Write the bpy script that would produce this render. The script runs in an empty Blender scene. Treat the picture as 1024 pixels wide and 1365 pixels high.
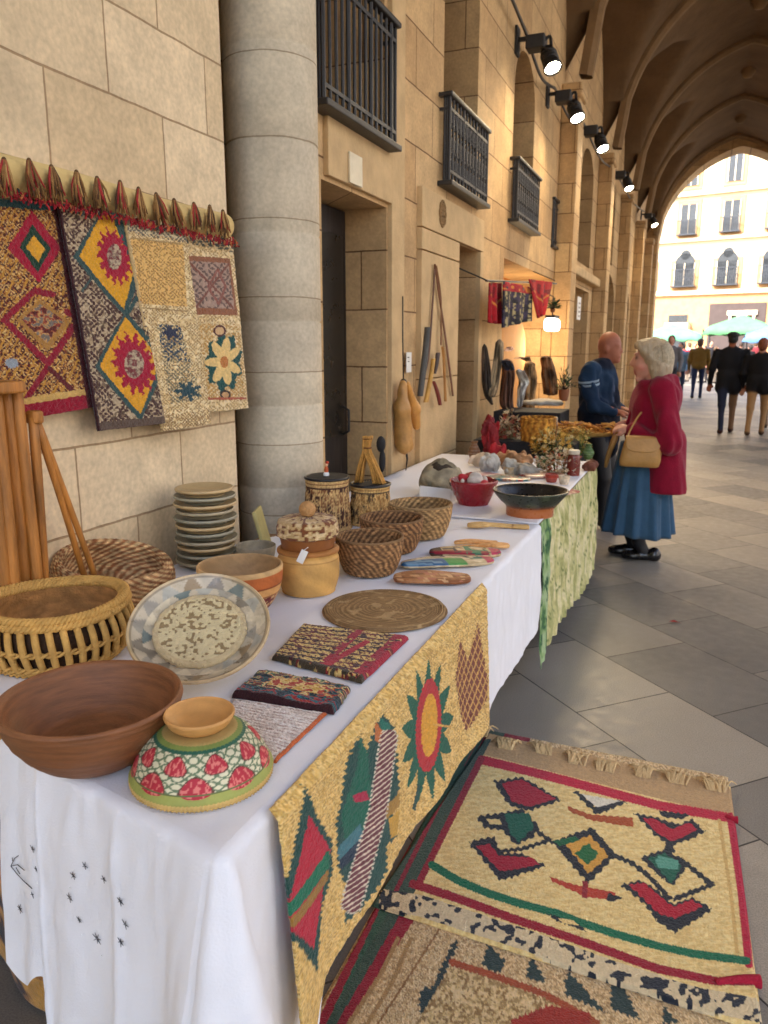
import bpy, bmesh, math, random
import numpy as np
from mathutils import Vector, Matrix
random.seed(7)
S = bpy.context.scene
COL = S.collection
R = math.radians
PI = math.pi

# ------------------------------------------------------------------ camera
F_PX, VX, VY, EYE = 1035.0, 938.0, 462.0, 1.5
PIT = math.atan((682.5 - VY) / F_PX)
YAW = math.atan((VX - 512) / (F_PX / math.cos(PIT)))
CF = np.array([-math.sin(YAW) * math.cos(PIT), math.cos(YAW) * math.cos(PIT), -math.sin(PIT)])
CR = np.array([math.cos(YAW), math.sin(YAW), 0.0])
CU = np.cross(CR, CF)
CO = np.array([0, 0, EYE])

def _ray(x, y):
    x = np.asarray(x, float); y = np.asarray(y, float)
    return CF * F_PX + CR * (x[..., None] - 512) + CU * (682.5 - y[..., None])
def at_z(x, y, z):          # where the sight line through a photo pixel meets a level plane
    d = _ray(x, y); return CO + d * ((z - EYE) / d[..., 2])[..., None]
def at_x(x, y, X):          # ... a plane parallel to the arcade wall
    d = _ray(x, y); return CO + d * (X / d[..., 0])[..., None]
def at_y(x, y, Y):          # ... a plane across the arcade
    d = _ray(x, y); return CO + d * (Y / d[..., 1])[..., None]
def to_px(P):
    q = np.asarray(P, float) - CO; k = q @ CF
    return 512 + F_PX * (q @ CR) / k, 682.5 - F_PX * (q @ CU) / k
def mpp(P):                 # metres per photo pixel at a point
    return float((np.asarray(P, float) - CO) @ CF) / F_PX

cam = bpy.data.cameras.new('camera'); co = bpy.data.objects.new('camera', cam); COL.objects.link(co)
co.location = (0, 0, EYE); co.rotation_euler = (PI / 2 - PIT, 0, YAW)
cam.sensor_fit = 'HORIZONTAL'; cam.sensor_width = 36; cam.lens = 36 * F_PX / 1024
cam.clip_start = 0.05; cam.clip_end = 2000
cam.dof.use_dof = True; cam.dof.focus_distance = 1.9; cam.dof.aperture_fstop = 9
S.camera = co

# ------------------------------------------------------------------ colour and materials
def lin(c):
    c = np.asarray(c, float) / 255.0
    return np.where(c <= 0.04045, c / 12.92, ((c + 0.055) / 1.055) ** 2.4)
def rgb(*c): return tuple(lin(c))

class NT:
    def __init__(s, name):
        s.m = bpy.data.materials.new(name); s.m.use_nodes = True
        s.t = s.m.node_tree; s.b = s.t.nodes['Principled BSDF']
    def n(s, kind, **kw):
        o = s.t.nodes.new('ShaderNode' + kind)
        for k, v in kw.items():
            if k in o.inputs: o.inputs[k].default_value = v
            else: setattr(o, k, v)
        return o
    def l(s, a, b): s.t.links.new(a, b)
    def math(s, op, a, b=None):
        o = s.t.nodes.new('ShaderNodeMath'); o.operation = op
        for i, v in enumerate((a, b)):
            if v is None: continue
            if hasattr(v, 'links'): s.l(v, o.inputs[i])
            else: o.inputs[i].default_value = v
        return o.outputs[0]
    def mix(s, fac, a, b, mode='MIX'):
        o = s.t.nodes.new('ShaderNodeMix'); o.data_type = 'RGBA'; o.blend_type = mode
        for i, v in ((0, fac), (6, a), (7, b)):
            if hasattr(v, 'links'): s.l(v, o.inputs[i])
            elif i == 0: o.inputs[i].default_value = v
            else: o.inputs[i].default_value = (*v[:3], 1)
        return o.outputs[2]
    def ramp(s, fac, stops):
        o = s.t.nodes.new('ShaderNodeValToRGB'); e = o.color_ramp.elements
        while len(e) < len(stops): e.new(0.5)
        for q, (p, c) in zip(e, stops): q.position = p; q.color = (*c[:3], 1) if hasattr(c, '__len__') else (c, c, c, 1)
        s.l(fac, o.inputs[0]); return o.outputs[0]

def material(name, base=(.5, .5, .5), rough=.65, var=.18, scale=14, bump=.15, bscale=None, vcol=False,
             stretch=(1, 1, 1), metal=0, spec=.5, weave=0, sheen=0):
    q = NT(name); tc = q.n('TexCoord')
    mp = q.n('Mapping'); mp.inputs['Scale'].default_value = stretch; q.l(tc.outputs['Object'], mp.inputs[0])
    nz = q.n('TexNoise', Scale=scale, Detail=6.0, Roughness=.6); q.l(mp.outputs[0], nz.inputs[0])
    k = q.ramp(nz.outputs[0], [(.25, 1 - var), (.75, 1 + var * .8)])
    if vcol:
        a = q.n('VertexColor'); a.layer_name = 'Col'; src = a.outputs[0]
    else: src = base
    c = q.mix(1.0, src, k, 'MULTIPLY'); q.l(c, q.b.inputs['Base Color'])
    q.b.inputs['Metallic'].default_value = metal
    q.b.inputs['Specular IOR Level'].default_value = spec
    if sheen: q.b.inputs['Sheen Weight'].default_value = sheen
    n2 = q.n('TexNoise', Scale=bscale or scale * 5, Detail=5.0); q.l(mp.outputs[0], n2.inputs[0])
    q.l(q.math('ADD', q.math('MULTIPLY', n2.outputs[0], .24), rough - .12), q.b.inputs['Roughness'])
    h = n2.outputs[0]
    if weave:
        w1 = q.n('TexWave', Scale=weave, Distortion=.6); w1.bands_direction = 'X'
        w2 = q.n('TexWave', Scale=weave, Distortion=.6); w2.bands_direction = 'Y' if weave > 0 else 'Z'
        w3 = q.n('TexWave', Scale=weave, Distortion=.6); w3.bands_direction = 'Z'
        for w in (w1, w2, w3): q.l(mp.outputs[0], w.inputs[0])
        h = q.math('ADD', h, q.math('ADD', w1.outputs[1], q.math('ADD', w2.outputs[1], w3.outputs[1])))
    if bump:
        bp = q.n('Bump', Strength=bump, Distance=.02); q.l(h, bp.inputs['Height']); q.l(bp.outputs[0], q.b.inputs['Normal'])
    return q.m

def emissive(name, color, strength):
    q = NT(name); q.b.inputs['Base Color'].default_value = (*color, 1)
    q.b.inputs['Emission Color'].default_value = (*color, 1); q.b.inputs['Emission Strength'].default_value = strength
    return q.m

def stone_blocks(name, c1, c2, mortar, row, width, zoff, yoff=0.0, msize=.006, bump=.6, stain=.25):
    q = NT(name); g = q.n('NewGeometry'); sp = q.n('SeparateXYZ'); q.l(g.outputs['Position'], sp.inputs[0])
    u = q.math('ADD', q.math('ADD', sp.outputs[1], yoff), sp.outputs[0]); v = q.math('SUBTRACT', sp.outputs[2], zoff)
    cb = q.n('CombineXYZ'); q.l(u, cb.inputs[0]); q.l(v, cb.inputs[1])
    wob = q.n('TexNoise', Scale=9.0, Detail=3.0); q.l(g.outputs['Position'], wob.inputs[0])
    va = q.n('VectorMath'); va.operation = 'MULTIPLY_ADD'; q.l(wob.outputs[1], va.inputs[0]); va.inputs[1].default_value = (.008, .008, 0); q.l(cb.outputs[0], va.inputs[2])
    br = q.n('TexBrick', Scale=1.0); br.offset = .5; br.squash = 1
    for k, val in (('Mortar Size', msize), ('Mortar Smooth', .35), ('Bias', 0.0), ('Brick Width', width), ('Row Height', row)): br.inputs[k].default_value = val
    br.inputs['Color1'].default_value = (*c1, 1); br.inputs['Color2'].default_value = (*c2, 1); br.inputs['Mortar'].default_value = (*mortar, 1)
    q.l(va.outputs[0], br.inputs[0])
    n1 = q.n('TexNoise', Scale=2.2, Detail=8.0, Roughness=.65); n2 = q.n('TexNoise', Scale=60.0, Detail=6.0); n3 = q.n('TexNoise', Scale=11.0, Detail=5.0)
    for n in (n1, n2, n3): q.l(g.outputs['Position'], n.inputs[0])
    c = q.mix(1, br.outputs[0], q.ramp(n1.outputs[0], [(.3, 1 - stain), (.7, 1 + stain * .5)]), 'MULTIPLY')
    c = q.mix(1, c, q.ramp(n2.outputs[0], [(.3, .86), (.7, 1.08)]), 'MULTIPLY')
    c = q.mix(1, c, q.ramp(n3.outputs[0], [(.35, .9), (.7, 1.06)]), 'MULTIPLY')
    q.l(c, q.b.inputs['Base Color']); q.b.inputs['Roughness'].default_value = .85; q.b.inputs['Specular IOR Level'].default_value = .25
    h = q.math('ADD', q.math('MULTIPLY', br.outputs[1], -1.0), q.math('ADD', q.math('MULTIPLY', n2.outputs[0], .18), q.math('MULTIPLY', n3.outputs[0], .25)))
    bp = q.n('Bump', Strength=bump, Distance=.012); q.l(h, bp.inputs['Height']); q.l(bp.outputs[0], q.b.inputs['Normal'])
    return q.m

# ------------------------------------------------------------------ noise and painting of textile patterns
def _hash(ix, iy, seed):
    h = (ix.astype(np.int64) * 374761393 + iy.astype(np.int64) * 668265263 + seed * 974711) & 0x7fffffff
    h = ((h ^ (h >> 13)) * 1274126177) & 0x7fffffff
    return ((h ^ (h >> 16)) & 0xffff) / 65535.0
def vnoise(x, y, s=1.0, seed=0):
    x = np.asarray(x, float) / s; y = np.asarray(y, float) / s
    ix, iy = np.floor(x), np.floor(y); fx, fy = x - ix, y - iy
    fx = fx * fx * (3 - 2 * fx); fy = fy * fy * (3 - 2 * fy)
    a, b = _hash(ix, iy, seed), _hash(ix + 1, iy, seed); c, d = _hash(ix, iy + 1, seed), _hash(ix + 1, iy + 1, seed)
    return (a * (1 - fx) + b * fx) * (1 - fy) + (c * (1 - fx) + d * fx) * fy
def fbm(x, y, s, seed=0): return .55 * vnoise(x, y, s, seed) + .3 * vnoise(x, y, s / 2, seed + 5) + .15 * vnoise(x, y, s / 4, seed + 9)

def inside(x, y, P):
    P = np.asarray(P, float); r = np.zeros(x.shape, bool)
    m = (x >= P[:, 0].min()) & (x <= P[:, 0].max()) & (y >= P[:, 1].min()) & (y <= P[:, 1].max())
    if not m.any(): return r
    xs, ys = x[m], y[m]; k = np.zeros(xs.shape, bool); j = len(P) - 1
    for i in range(len(P)):
        x1, y1 = P[i]; x2, y2 = P[j]
        if y1 != y2:
            k ^= ((y1 > ys) != (y2 > ys)) & (xs < (x2 - x1) * (ys - y1) / (y2 - y1) + x1)
        j = i
    r[m] = k; return r
def near_line(x, y, P, w):
    P = np.asarray(P, float); r = np.zeros(x.shape, bool)
    for (x1, y1), (x2, y2) in zip(P[:-1], P[1:]):
        dx, dy = x2 - x1, y2 - y1; t = np.clip(((x - x1) * dx + (y - y1) * dy) / (dx * dx + dy * dy + 1e-9), 0, 1)
        r |= (x - x1 - t * dx) ** 2 + (y - y1 - t * dy) ** 2 < (w / 2) ** 2
    return r
def saw(t): return np.abs((t % 1.0) - .5) * 2 - .5

class Paint:                # colours woven into a textile, as a function of the position on it
    def __init__(s, x, y, bg):
        s.x, s.y = x.ravel().astype(float), y.ravel().astype(float)
        s.c = np.tile(lin(bg), (s.x.size, 1))
    def co(s, jag=0, per=8):
        if not jag: return s.x, s.y
        return s.x + jag * saw(s.y / per) + .5 * jag * (vnoise(s.x, s.y, 4, 3) - .5), s.y + jag * saw(s.x / per) + .5 * jag * (vnoise(s.x, s.y, 4, 8) - .5)
    def poly(s, P, col, jag=0, per=8): x, y = s.co(jag, per); s.set(inside(x, y, P), col)
    def line(s, P, col, w, jag=0, per=8): x, y = s.co(jag, per); s.set(near_line(x, y, P, w), col)
    def ell(s, cx, cy, rx, ry, col, jag=0, per=8, rot=0, star=0, depth=.3):
        x, y = s.co(jag, per); dx, dy = x - cx, y - cy; ca, sa = math.cos(rot), math.sin(rot)
        u, v = (dx * ca + dy * sa) / rx, (-dx * sa + dy * ca) / ry
        r = np.hypot(u, v); lim = 1.0
        if star: lim = 1 - depth * (np.abs(((np.arctan2(v, u) / (2 * PI) * star) % 1) - .5) * 2)
        s.set(r < lim, col)
    def set(s, m, col): s.c[m] = lin(col)
    def mottle(s, m, cols, sc, seed=1, ax=1, ay=1):
        n = fbm(s.x * ax, s.y * ay, sc, seed); q = np.argsort(np.argsort(n)) / n.size
        k = np.minimum((q * len(cols)).astype(int), len(cols) - 1); C = lin(np.array(cols))
        s.c[m] = C[k][m]
    def strokes(s, m, col, sc, seed=1, dens=.85, th=.17, ln=.46, asp=1.0):
        # short stitches, one to a cell, each with its own slant
        for k in (0, 1):
            x, y = s.x / sc + .5 * k + .25 * vnoise(s.x, s.y, sc * 2.3, seed + 7), s.y / (sc * asp) + .5 * k; ix, iy = np.floor(x), np.floor(y); fx, fy = x - ix - .5, y - iy - .5
            a = _hash(ix, iy, seed + 11 * k) * PI; u, v = fx * np.cos(a) + fy * np.sin(a), -fx * np.sin(a) + fy * np.cos(a); w = th * (1 - (np.abs(u) / ln) ** 2)
            s.set(m & (np.abs(u) < ln) & (np.abs(v) < w) & (_hash(ix, iy, seed + 50 + k) < dens), col)
    def fleck(s, amt=.2, sc=2.0, seed=4):
        s.c *= (1 + amt * (vnoise(s.x, s.y, sc, seed) - .5) * 2)[:, None]
        s.c = np.clip(s.c, .004, .95)

# ------------------------------------------------------------------ meshes
def tag(o, label=None, cat=None, group=None, kind=None):
    for k, v in (('label', label), ('category', cat), ('group', group), ('kind', kind)):
        if v: o[k] = v
    return o
def empty(name, loc, label=None, cat=None, group=None, kind=None, rz=0):
    o = bpy.data.objects.new(name, None); COL.objects.link(o); o.location = loc; o.rotation_euler = (0, 0, rz); o.empty_display_size = .1
    return tag(o, label, cat, group, kind)
def raw(name, V, Fc, mat=None, parent=None, smooth=False, cols=None, loc=None):
    V = np.asarray(V, float).reshape(-1, 3)
    me = bpy.data.meshes.new(name)
    if isinstance(Fc, np.ndarray) and Fc.ndim == 2:
        n, k = Fc.shape
        me.vertices.add(len(V)); me.vertices.foreach_set('co', V.ravel())
        me.loops.add(n * k); me.loops.foreach_set('vertex_index', Fc.ravel().astype(np.int32))
        me.polygons.add(n); me.polygons.foreach_set('loop_start', np.arange(0, n * k, k, dtype=np.int32))
        me.update(calc_edges=True); me.validate()
    else:
        me.from_pydata([tuple(v) for v in V], [], [tuple(int(i) for i in f) for f in Fc])
    if smooth: me.polygons.foreach_set('use_smooth', [True] * len(me.polygons))
    if cols is not None:
        a = me.color_attributes.new('Col', 'FLOAT_COLOR', 'POINT')
        cc = np.ones((len(V), 4)); cc[:, :3] = cols; a.data.foreach_set('color', cc.ravel())
    if mat: me.materials.append(mat)
    o = bpy.data.objects.new(name, me); COL.objects.link(o)
    if parent is not None: o.parent = parent
    if loc is not None: o.location = loc
    return o
def grid_faces(nu, nv, wrap=False):
    i, j = np.meshgrid(np.arange(nu if wrap else nu - 1), np.arange(nv - 1), indexing='ij')
    i2 = (i + 1) % nu
    return np.stack([i * nv + j, i2 * nv + j, i2 * nv + j + 1, i * nv + j + 1], -1).reshape(-1, 4)
def sheet(name, P, mat, parent=None, cols=None, wrap=False, thick=0, smooth=True, loc=None):
    nu, nv = P.shape[:2]
    o = raw(name, P.reshape(-1, 3), grid_faces(nu, nv, wrap), mat, parent, smooth, cols, loc)
    if thick:
        m = o.modifiers.new('thickness', 'SOLIDIFY'); m.thickness = thick; m.offset = 0
    return o
class MB:                   # gathers shapes into one mesh
    def __init__(s): s.v, s.f, s.n, s.c = [], [], 0, []
    def add(s, V, Fc, col=None):
        V = np.asarray(V, float).reshape(-1, 3); s.v.append(V); s.f += [tuple(int(i) + s.n for i in f) for f in Fc]; s.n += len(V)
        s.c.append(np.tile(lin(col) if col is not None else (.5, .5, .5), (len(V), 1)))
        return s
    def box(s, c, d, rot=None, col=None, bev=0):
        x, y, z = (np.asarray(d, float) / 2)
        if bev:
            b = min(bev, .45 * min(d)); V = []; bm = bmesh.new(); bmesh.ops.create_cube(bm, size=1)
            for v in bm.verts: v.co = (v.co.x * 2 * x, v.co.y * 2 * y, v.co.z * 2 * z)
            bmesh.ops.bevel(bm, geom=list(bm.edges), offset=b, segments=2, affect='EDGES', profile=.5)
            bm.verts.index_update(); V = np.array([v.co[:] for v in bm.verts]); Fc = [[v.index for v in f.verts] for f in bm.faces]; bm.free()
        else:
            V = np.array([(i * x, j * y, k * z) for i in (-1, 1) for j in (-1, 1) for k in (-1, 1)])
            Fc = [(0, 1, 3, 2), (4, 6, 7, 5), (0, 4, 5, 1), (2, 3, 7, 6), (0, 2, 6, 4), (1, 5, 7, 3)]
        if rot is not None: V = V @ np.array(rot).T
        return s.add(V + np.asarray(c, float), Fc, col)
    def tube(s, pts, r, seg=10, cap=True, col=None):
        V, Fc = tube_geo(pts, r, seg, cap); return s.add(V, Fc, col)
    def lathe(s, prof, seg=24, c=(0, 0, 0), col=None, axis=None):
        prof = np.asarray(prof, float); t = np.arange(seg) / seg * 2 * PI
        P = np.stack([prof[None, :, 0] * np.cos(t)[:, None], prof[None, :, 0] * np.sin(t)[:, None], np.tile(prof[:, 1], (seg, 1))], -1)
        V = P.reshape(-1, 3)
        if axis is not None: V = V @ np.array(axis).T
        return s.add(V + np.asarray(c, float), grid_faces(seg, len(prof), True), col)
    def ball(s, c, r, col=None, seg=12, rows=8):
        a = np.linspace(-PI / 2, PI / 2, rows); r = np.broadcast_to(np.asarray(r, float), (3,)); t = np.arange(seg) / seg * 2 * PI
        P = np.stack([np.outer(np.cos(t), np.cos(a)) * r[0], np.outer(np.sin(t), np.cos(a)) * r[1], np.tile(np.sin(a) * r[2], (seg, 1))], -1)
        return s.add(P.reshape(-1, 3) + np.asarray(c, float), grid_faces(seg, rows, True), col)
    def build(s, name, mat, parent=None, smooth=False, loc=None, colored=False):
        V = np.concatenate(s.v); return raw(name, V, s.f, mat, parent, smooth, np.concatenate(s.c) if colored else None, loc)
def tube_geo(pts, r, seg=10, cap=True):
    P = np.asarray(pts, float); n = len(P); r = np.broadcast_to(np.asarray(r, float), (n,))
    T = np.gradient(P, axis=0); T /= np.linalg.norm(T, axis=1)[:, None] + 1e-12
    a = np.array([0, 0, 1.0]) if abs(T[0, 2]) < .9 else np.array([1.0, 0, 0]); N = np.cross(T[0], a); N /= np.linalg.norm(N)
    V = []; t = np.arange(seg) / seg * 2 * PI
    for i in range(n):
        N = N - T[i] * (N @ T[i]); N /= np.linalg.norm(N); B = np.cross(T[i], N)
        V.append(P[i] + r[i] * (np.cos(t)[:, None] * N + np.sin(t)[:, None] * B))
    Fc = []
    for i in range(n - 1):
        for k in range(seg):
            k2 = (k + 1) % seg; Fc.append((i * seg + k, i * seg + k2, (i + 1) * seg + k2, (i + 1) * seg + k))
    if cap: Fc += [tuple(range(seg))[::-1], tuple((n - 1) * seg + k for k in range(seg))]
    return np.concatenate(V), Fc
def smooth_path(pts, n=24):
    P = np.asarray(pts, float); t = np.linspace(0, len(P) - 1, n); out = []
    for u in t:
        i = min(int(u), len(P) - 2); f = u - i; p0, p1, p2, p3 = P[max(i - 1, 0)], P[i], P[i + 1], P[min(i + 2, len(P) - 1)]
        out.append(.5 * (2 * p1 + (p2 - p0) * f + (2 * p0 - 5 * p1 + 4 * p2 - p3) * f * f + (3 * p1 - p0 - 3 * p2 + p3) * f ** 3))
    return np.array(out)
def turned(name, prof, mat, parent=None, loc=(0, 0, 0), seg=72, sub=6, colf=None, disp=None, ell=(1, 1), tilt=None, wob=0, seed=0):
    """a turned or coiled vessel: profile (r, z) from the outer foot over the rim to the inner floor"""
    p = smooth_path([(a, b, 0) for a, b in prof], len(prof) * sub)[:, :2]; p[:, 0] = np.maximum(p[:, 0], 0)
    d = np.r_[0, np.cumsum(np.hypot(*np.diff(p, axis=0).T))]; sarc = d / d[-1]
    t = np.arange(seg) / seg * 2 * PI; T, Sx = np.meshgrid(t, sarc, indexing='ij')
    Rr = np.tile(p[:, 0], (seg, 1)); Z = np.tile(p[:, 1], (seg, 1))
    if wob: w = 1 + wob * (np.sin(2 * T + seed) * .6 + np.sin(3 * T + seed * 2.1) * .4); Rr = Rr * w; Z = Z * (1 + wob * .6 * np.sin(2 * T + seed * 1.7))
    if disp:
        q = np.gradient(p, axis=0); q /= np.linalg.norm(q, axis=1)[:, None] + 1e-9
        dd = disp(T, Sx, Rr, Z); Rr = Rr + dd * q[None, :, 1]; Z = Z - dd * q[None, :, 0]
    P = np.stack([Rr * np.cos(T) * ell[0], Rr * np.sin(T) * ell[1], Z], -1)
    if tilt is not None: P = P @ np.array(tilt).T
    cols = None
    if colf is not None: cols = np.asarray(colf(T, Sx, Rr, Z)).reshape(-1, 3)
    return sheet(name, P, mat, parent, cols, wrap=True, loc=loc)
def rotm(rx=0, ry=0, rz=0): return np.array(Matrix.Rotation(rz, 3, 'Z') @ Matrix.Rotation(ry, 3, 'Y') @ Matrix.Rotation(rx, 3, 'X'))
def copy_tree(o, parent=None):
    c = o.copy(); COL.objects.link(c)
    if parent is not None: c.parent = parent
    for ch in [q for q in COL.objects if q.parent == o]: copy_tree(ch, c)
    return c
def apply_mods(o):
    dg = bpy.context.evaluated_depsgraph_get(); me = bpy.data.meshes.new_from_object(o.evaluated_get(dg)); o.modifiers.clear(); o.data = me; return o
def cut(o, cutters):
    for c in cutters:
        m = o.modifiers.new('opening', 'BOOLEAN'); m.object = c; m.operation = 'DIFFERENCE'; m.solver = 'EXACT'
    bpy.context.view_layer.update(); apply_mods(o)
    for c in cutters: bpy.data.objects.remove(c)
    return o

# ---- smooth blended solids (bodies, pouches, cloth bundles)
def rcone(a, b, ra, rb): return ('c', np.array(a, float), np.array(b, float), ra, rb)
def ellip(c, r, rz=0, ry=0): return ('e', np.array(c, float), np.array(r, float), rotm(0, ry, rz))
def _sd(p, X):
    if p[0] == 'c':
        a, b, ra, rb = p[1:]; ab = b - a; t = np.clip(((X - a) @ ab) / (ab @ ab + 1e-12), 0, 1)
        return np.linalg.norm(X - a - t[..., None] * ab, axis=-1) - (ra + (rb - ra) * t)
    q = (X - p[1]) @ p[3]; k0 = np.linalg.norm(q / p[2], axis=-1); k1 = np.linalg.norm(q / p[2] ** 2, axis=-1) + 1e-9
    return k0 * (k0 - 1) / k1
def blob(name, prims, mat, parent=None, h=.012, k=.02, loc=None, colored=False, warp=0, wscale=.1, zmin=None, wz=.6):
    """prims: (shape, colour) pairs blended into ONE continuous surface"""
    shapes = [p[0] if isinstance(p[0], tuple) else p for p in prims]; colsrc = [p[1] if isinstance(p[0], tuple) else None for p in prims]
    lo, hi = np.full(3, 1e9), np.full(3, -1e9)
    for p in shapes:
        if p[0] == 'c':
            for c, r in ((p[1], p[3]), (p[2], p[4])): lo = np.minimum(lo, c - r); hi = np.maximum(hi, c + r)
        else: r = p[2].max(); lo = np.minimum(lo, p[1] - r); hi = np.maximum(hi, p[1] + r)
    lo -= 3 * h; hi += 3 * h; ax = [np.arange(lo[i], hi[i] + h, h) for i in range(3)]
    X = np.stack(np.meshgrid(*ax, indexing='ij'), -1); f = None
    for p in shapes:
        d = _sd(p, X)
        if f is None: f = d
        else: q = np.maximum(k - np.abs(f - d), 0) / k; f = np.minimum(f, d) - q * q * k * .25
    if warp: f = f + warp * (vnoise(X[..., 0] + X[..., 1] * .7, X[..., 2] * wz + X[..., 1], wscale, 2) - .5)
    if zmin is not None: f = np.maximum(f, zmin - X[..., 2])
    V, Fc = surface_nets(f, lo, h)
    cols = None
    if colored:
        D = np.stack([_sd(p, V) for p in shapes]); C = lin(np.array(colsrc)); w = np.exp(-(D - D.min(0)) / (.004)); w /= w.sum(0); cols = np.einsum('pv,pc->vc', w, C)
    return raw(name, V, Fc, mat, parent, True, cols, loc)
def surface_nets(f, o, h):
    s = f < 0; n = np.array(f.shape) - 1
    def sl(a, b, c): return (slice(a, a + n[0]), slice(b, b + n[1]), slice(c, c + n[2]))
    cnt = sum(s[sl(a, b, c)].astype(int) for a in (0, 1) for b in (0, 1) for c in (0, 1)); act = (cnt > 0) & (cnt < 8)
    acc = np.zeros((*n, 3)); num = np.zeros(n)
    for axis in range(3):
        for u in (0, 1):
            for v in (0, 1):
                a = [0, 0, 0]; others = [i for i in range(3) if i != axis]; a[others[0]] = u; a[others[1]] = v; b = list(a); b[axis] = 1
                f0, f1 = f[sl(*a)], f[sl(*b)]; cr = (f0 < 0) != (f1 < 0); t = np.where(cr, f0 / np.where(cr, f0 - f1, 1), 0)
                for i in range(3): acc[..., i] += np.where(cr, a[i] + (t if i == axis else 0), 0)
                num += cr
    idx = np.full(n, -1); idx[act] = np.arange(act.sum()); ii = np.argwhere(act)
    V = (ii + acc[act] / num[act][:, None]) * h + o; Fs = []
    for axis in range(3):
        e0 = [slice(1, -1)] * 3; e1 = [slice(1, -1)] * 3; e0[axis] = slice(0, -1); e1[axis] = slice(1, None)
        a, b = s[tuple(e0)], s[tuple(e1)]; o1, o2 = [i for i in range(3) if i != axis]
        if axis == 1: o1, o2 = o2, o1
        for sign, m in ((1, a & ~b), (-1, ~a & b)):
            q = np.argwhere(m)
            for i in range(3):
                if i != axis: q[:, i] += 1
            c = []
            for du, dv in ((-1, -1), (0, -1), (0, 0), (-1, 0)):
                p = q.copy(); p[:, o1] += du; p[:, o2] += dv; c.append(idx[p[:, 0], p[:, 1], p[:, 2]])
            c = np.stack(c if sign == 1 else c[::-1], -1)
            if len(c): Fs.append(c)
    return V, np.concatenate(Fs)

# ------------------------------------------------------------------ daylight
SUN_EL, SUN_AZ = R(42), R(218)           # sun behind and to the left of the viewer
sv = np.array([math.sin(SUN_AZ) * math.cos(SUN_EL), math.cos(SUN_AZ) * math.cos(SUN_EL), math.sin(SUN_EL)])
W = bpy.data.worlds.new('World'); S.world = W; W.use_nodes = True
bg = W.node_tree.nodes['Background']; sky = W.node_tree.nodes.new('ShaderNodeTexSky'); sky.sky_type = 'NISHITA'
sky.sun_disc = False; sky.sun_elevation = SUN_EL; sky.sun_rotation = SUN_AZ; sky.air_density = 1.0; sky.dust_density = 2.5; sky.ozone_density = 1.0
W.node_tree.links.new(sky.outputs[0], bg.inputs[0]); bg.inputs[1].default_value = .15
sl = bpy.data.lights.new('sun', 'SUN'); sl.energy = 2.6; sl.angle = R(.5); sl.color = (1, .93, .82)
so = bpy.data.objects.new('sun', sl); COL.objects.link(so); so.rotation_euler = Vector(sv).to_track_quat('Z', 'Y').to_euler()
S.view_settings.view_transform = 'Standard'; S.view_settings.look = 'None'; S.view_settings.exposure = 2.4; S.view_settings.gamma = 1
S.cycles.use_denoising = True; S.cycles.max_bounces = 10; S.cycles.diffuse_bounces = 5; S.cycles.sample_clamp_indirect = 6
S.cycles.caustics_reflective = False; S.cycles.caustics_refractive = False

# ------------------------------------------------------------------ setting materials
M = {}
M['stone_near'] = stone_blocks('pale limestone ashlar', rgb(228, 206, 170), rgb(214, 189, 150), rgb(172, 144, 110), .254, .5, .2, .42, .004, stain=.16)
M['stone_far'] = stone_blocks('limestone ashlar', rgb(212, 178, 130), rgb(190, 154, 108), rgb(122, 90, 60), .32, .62, .11, .1, .005, stain=.25)
M['stone_plain'] = material('dressed limestone', rgb(200, 170, 126), .85, .2, 6, .25, 60, spec=.2)
M['stone_grey'] = material('grey limestone', rgb(170, 152, 124), .85, .2, 5, .25, 50, spec=.2)
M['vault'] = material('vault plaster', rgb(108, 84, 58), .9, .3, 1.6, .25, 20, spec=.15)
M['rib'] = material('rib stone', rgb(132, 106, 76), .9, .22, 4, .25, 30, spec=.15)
M['iron'] = material('black iron', rgb(36, 33, 32), .5, .3, 30, .1, spec=.5)
M['darkwood'] = material('dark varnished wood', rgb(30, 20, 16), .6, .3, 12, .15, stretch=(1, 1, .1))
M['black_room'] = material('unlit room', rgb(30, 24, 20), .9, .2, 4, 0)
M['ochre'] = material('ochre plaster', rgb(196, 136, 70), .85, .12, 4, .1)
M['glass'] = material('dark window glass', rgb(20, 20, 21), .3, .2, 3, 0)
M['paper'] = material('paper', rgb(225, 222, 214), .8, .05, 20, .02)
M['plaque'] = material('white enamel plaque', rgb(222, 208, 176), .5, .1, 20, .03)

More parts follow.
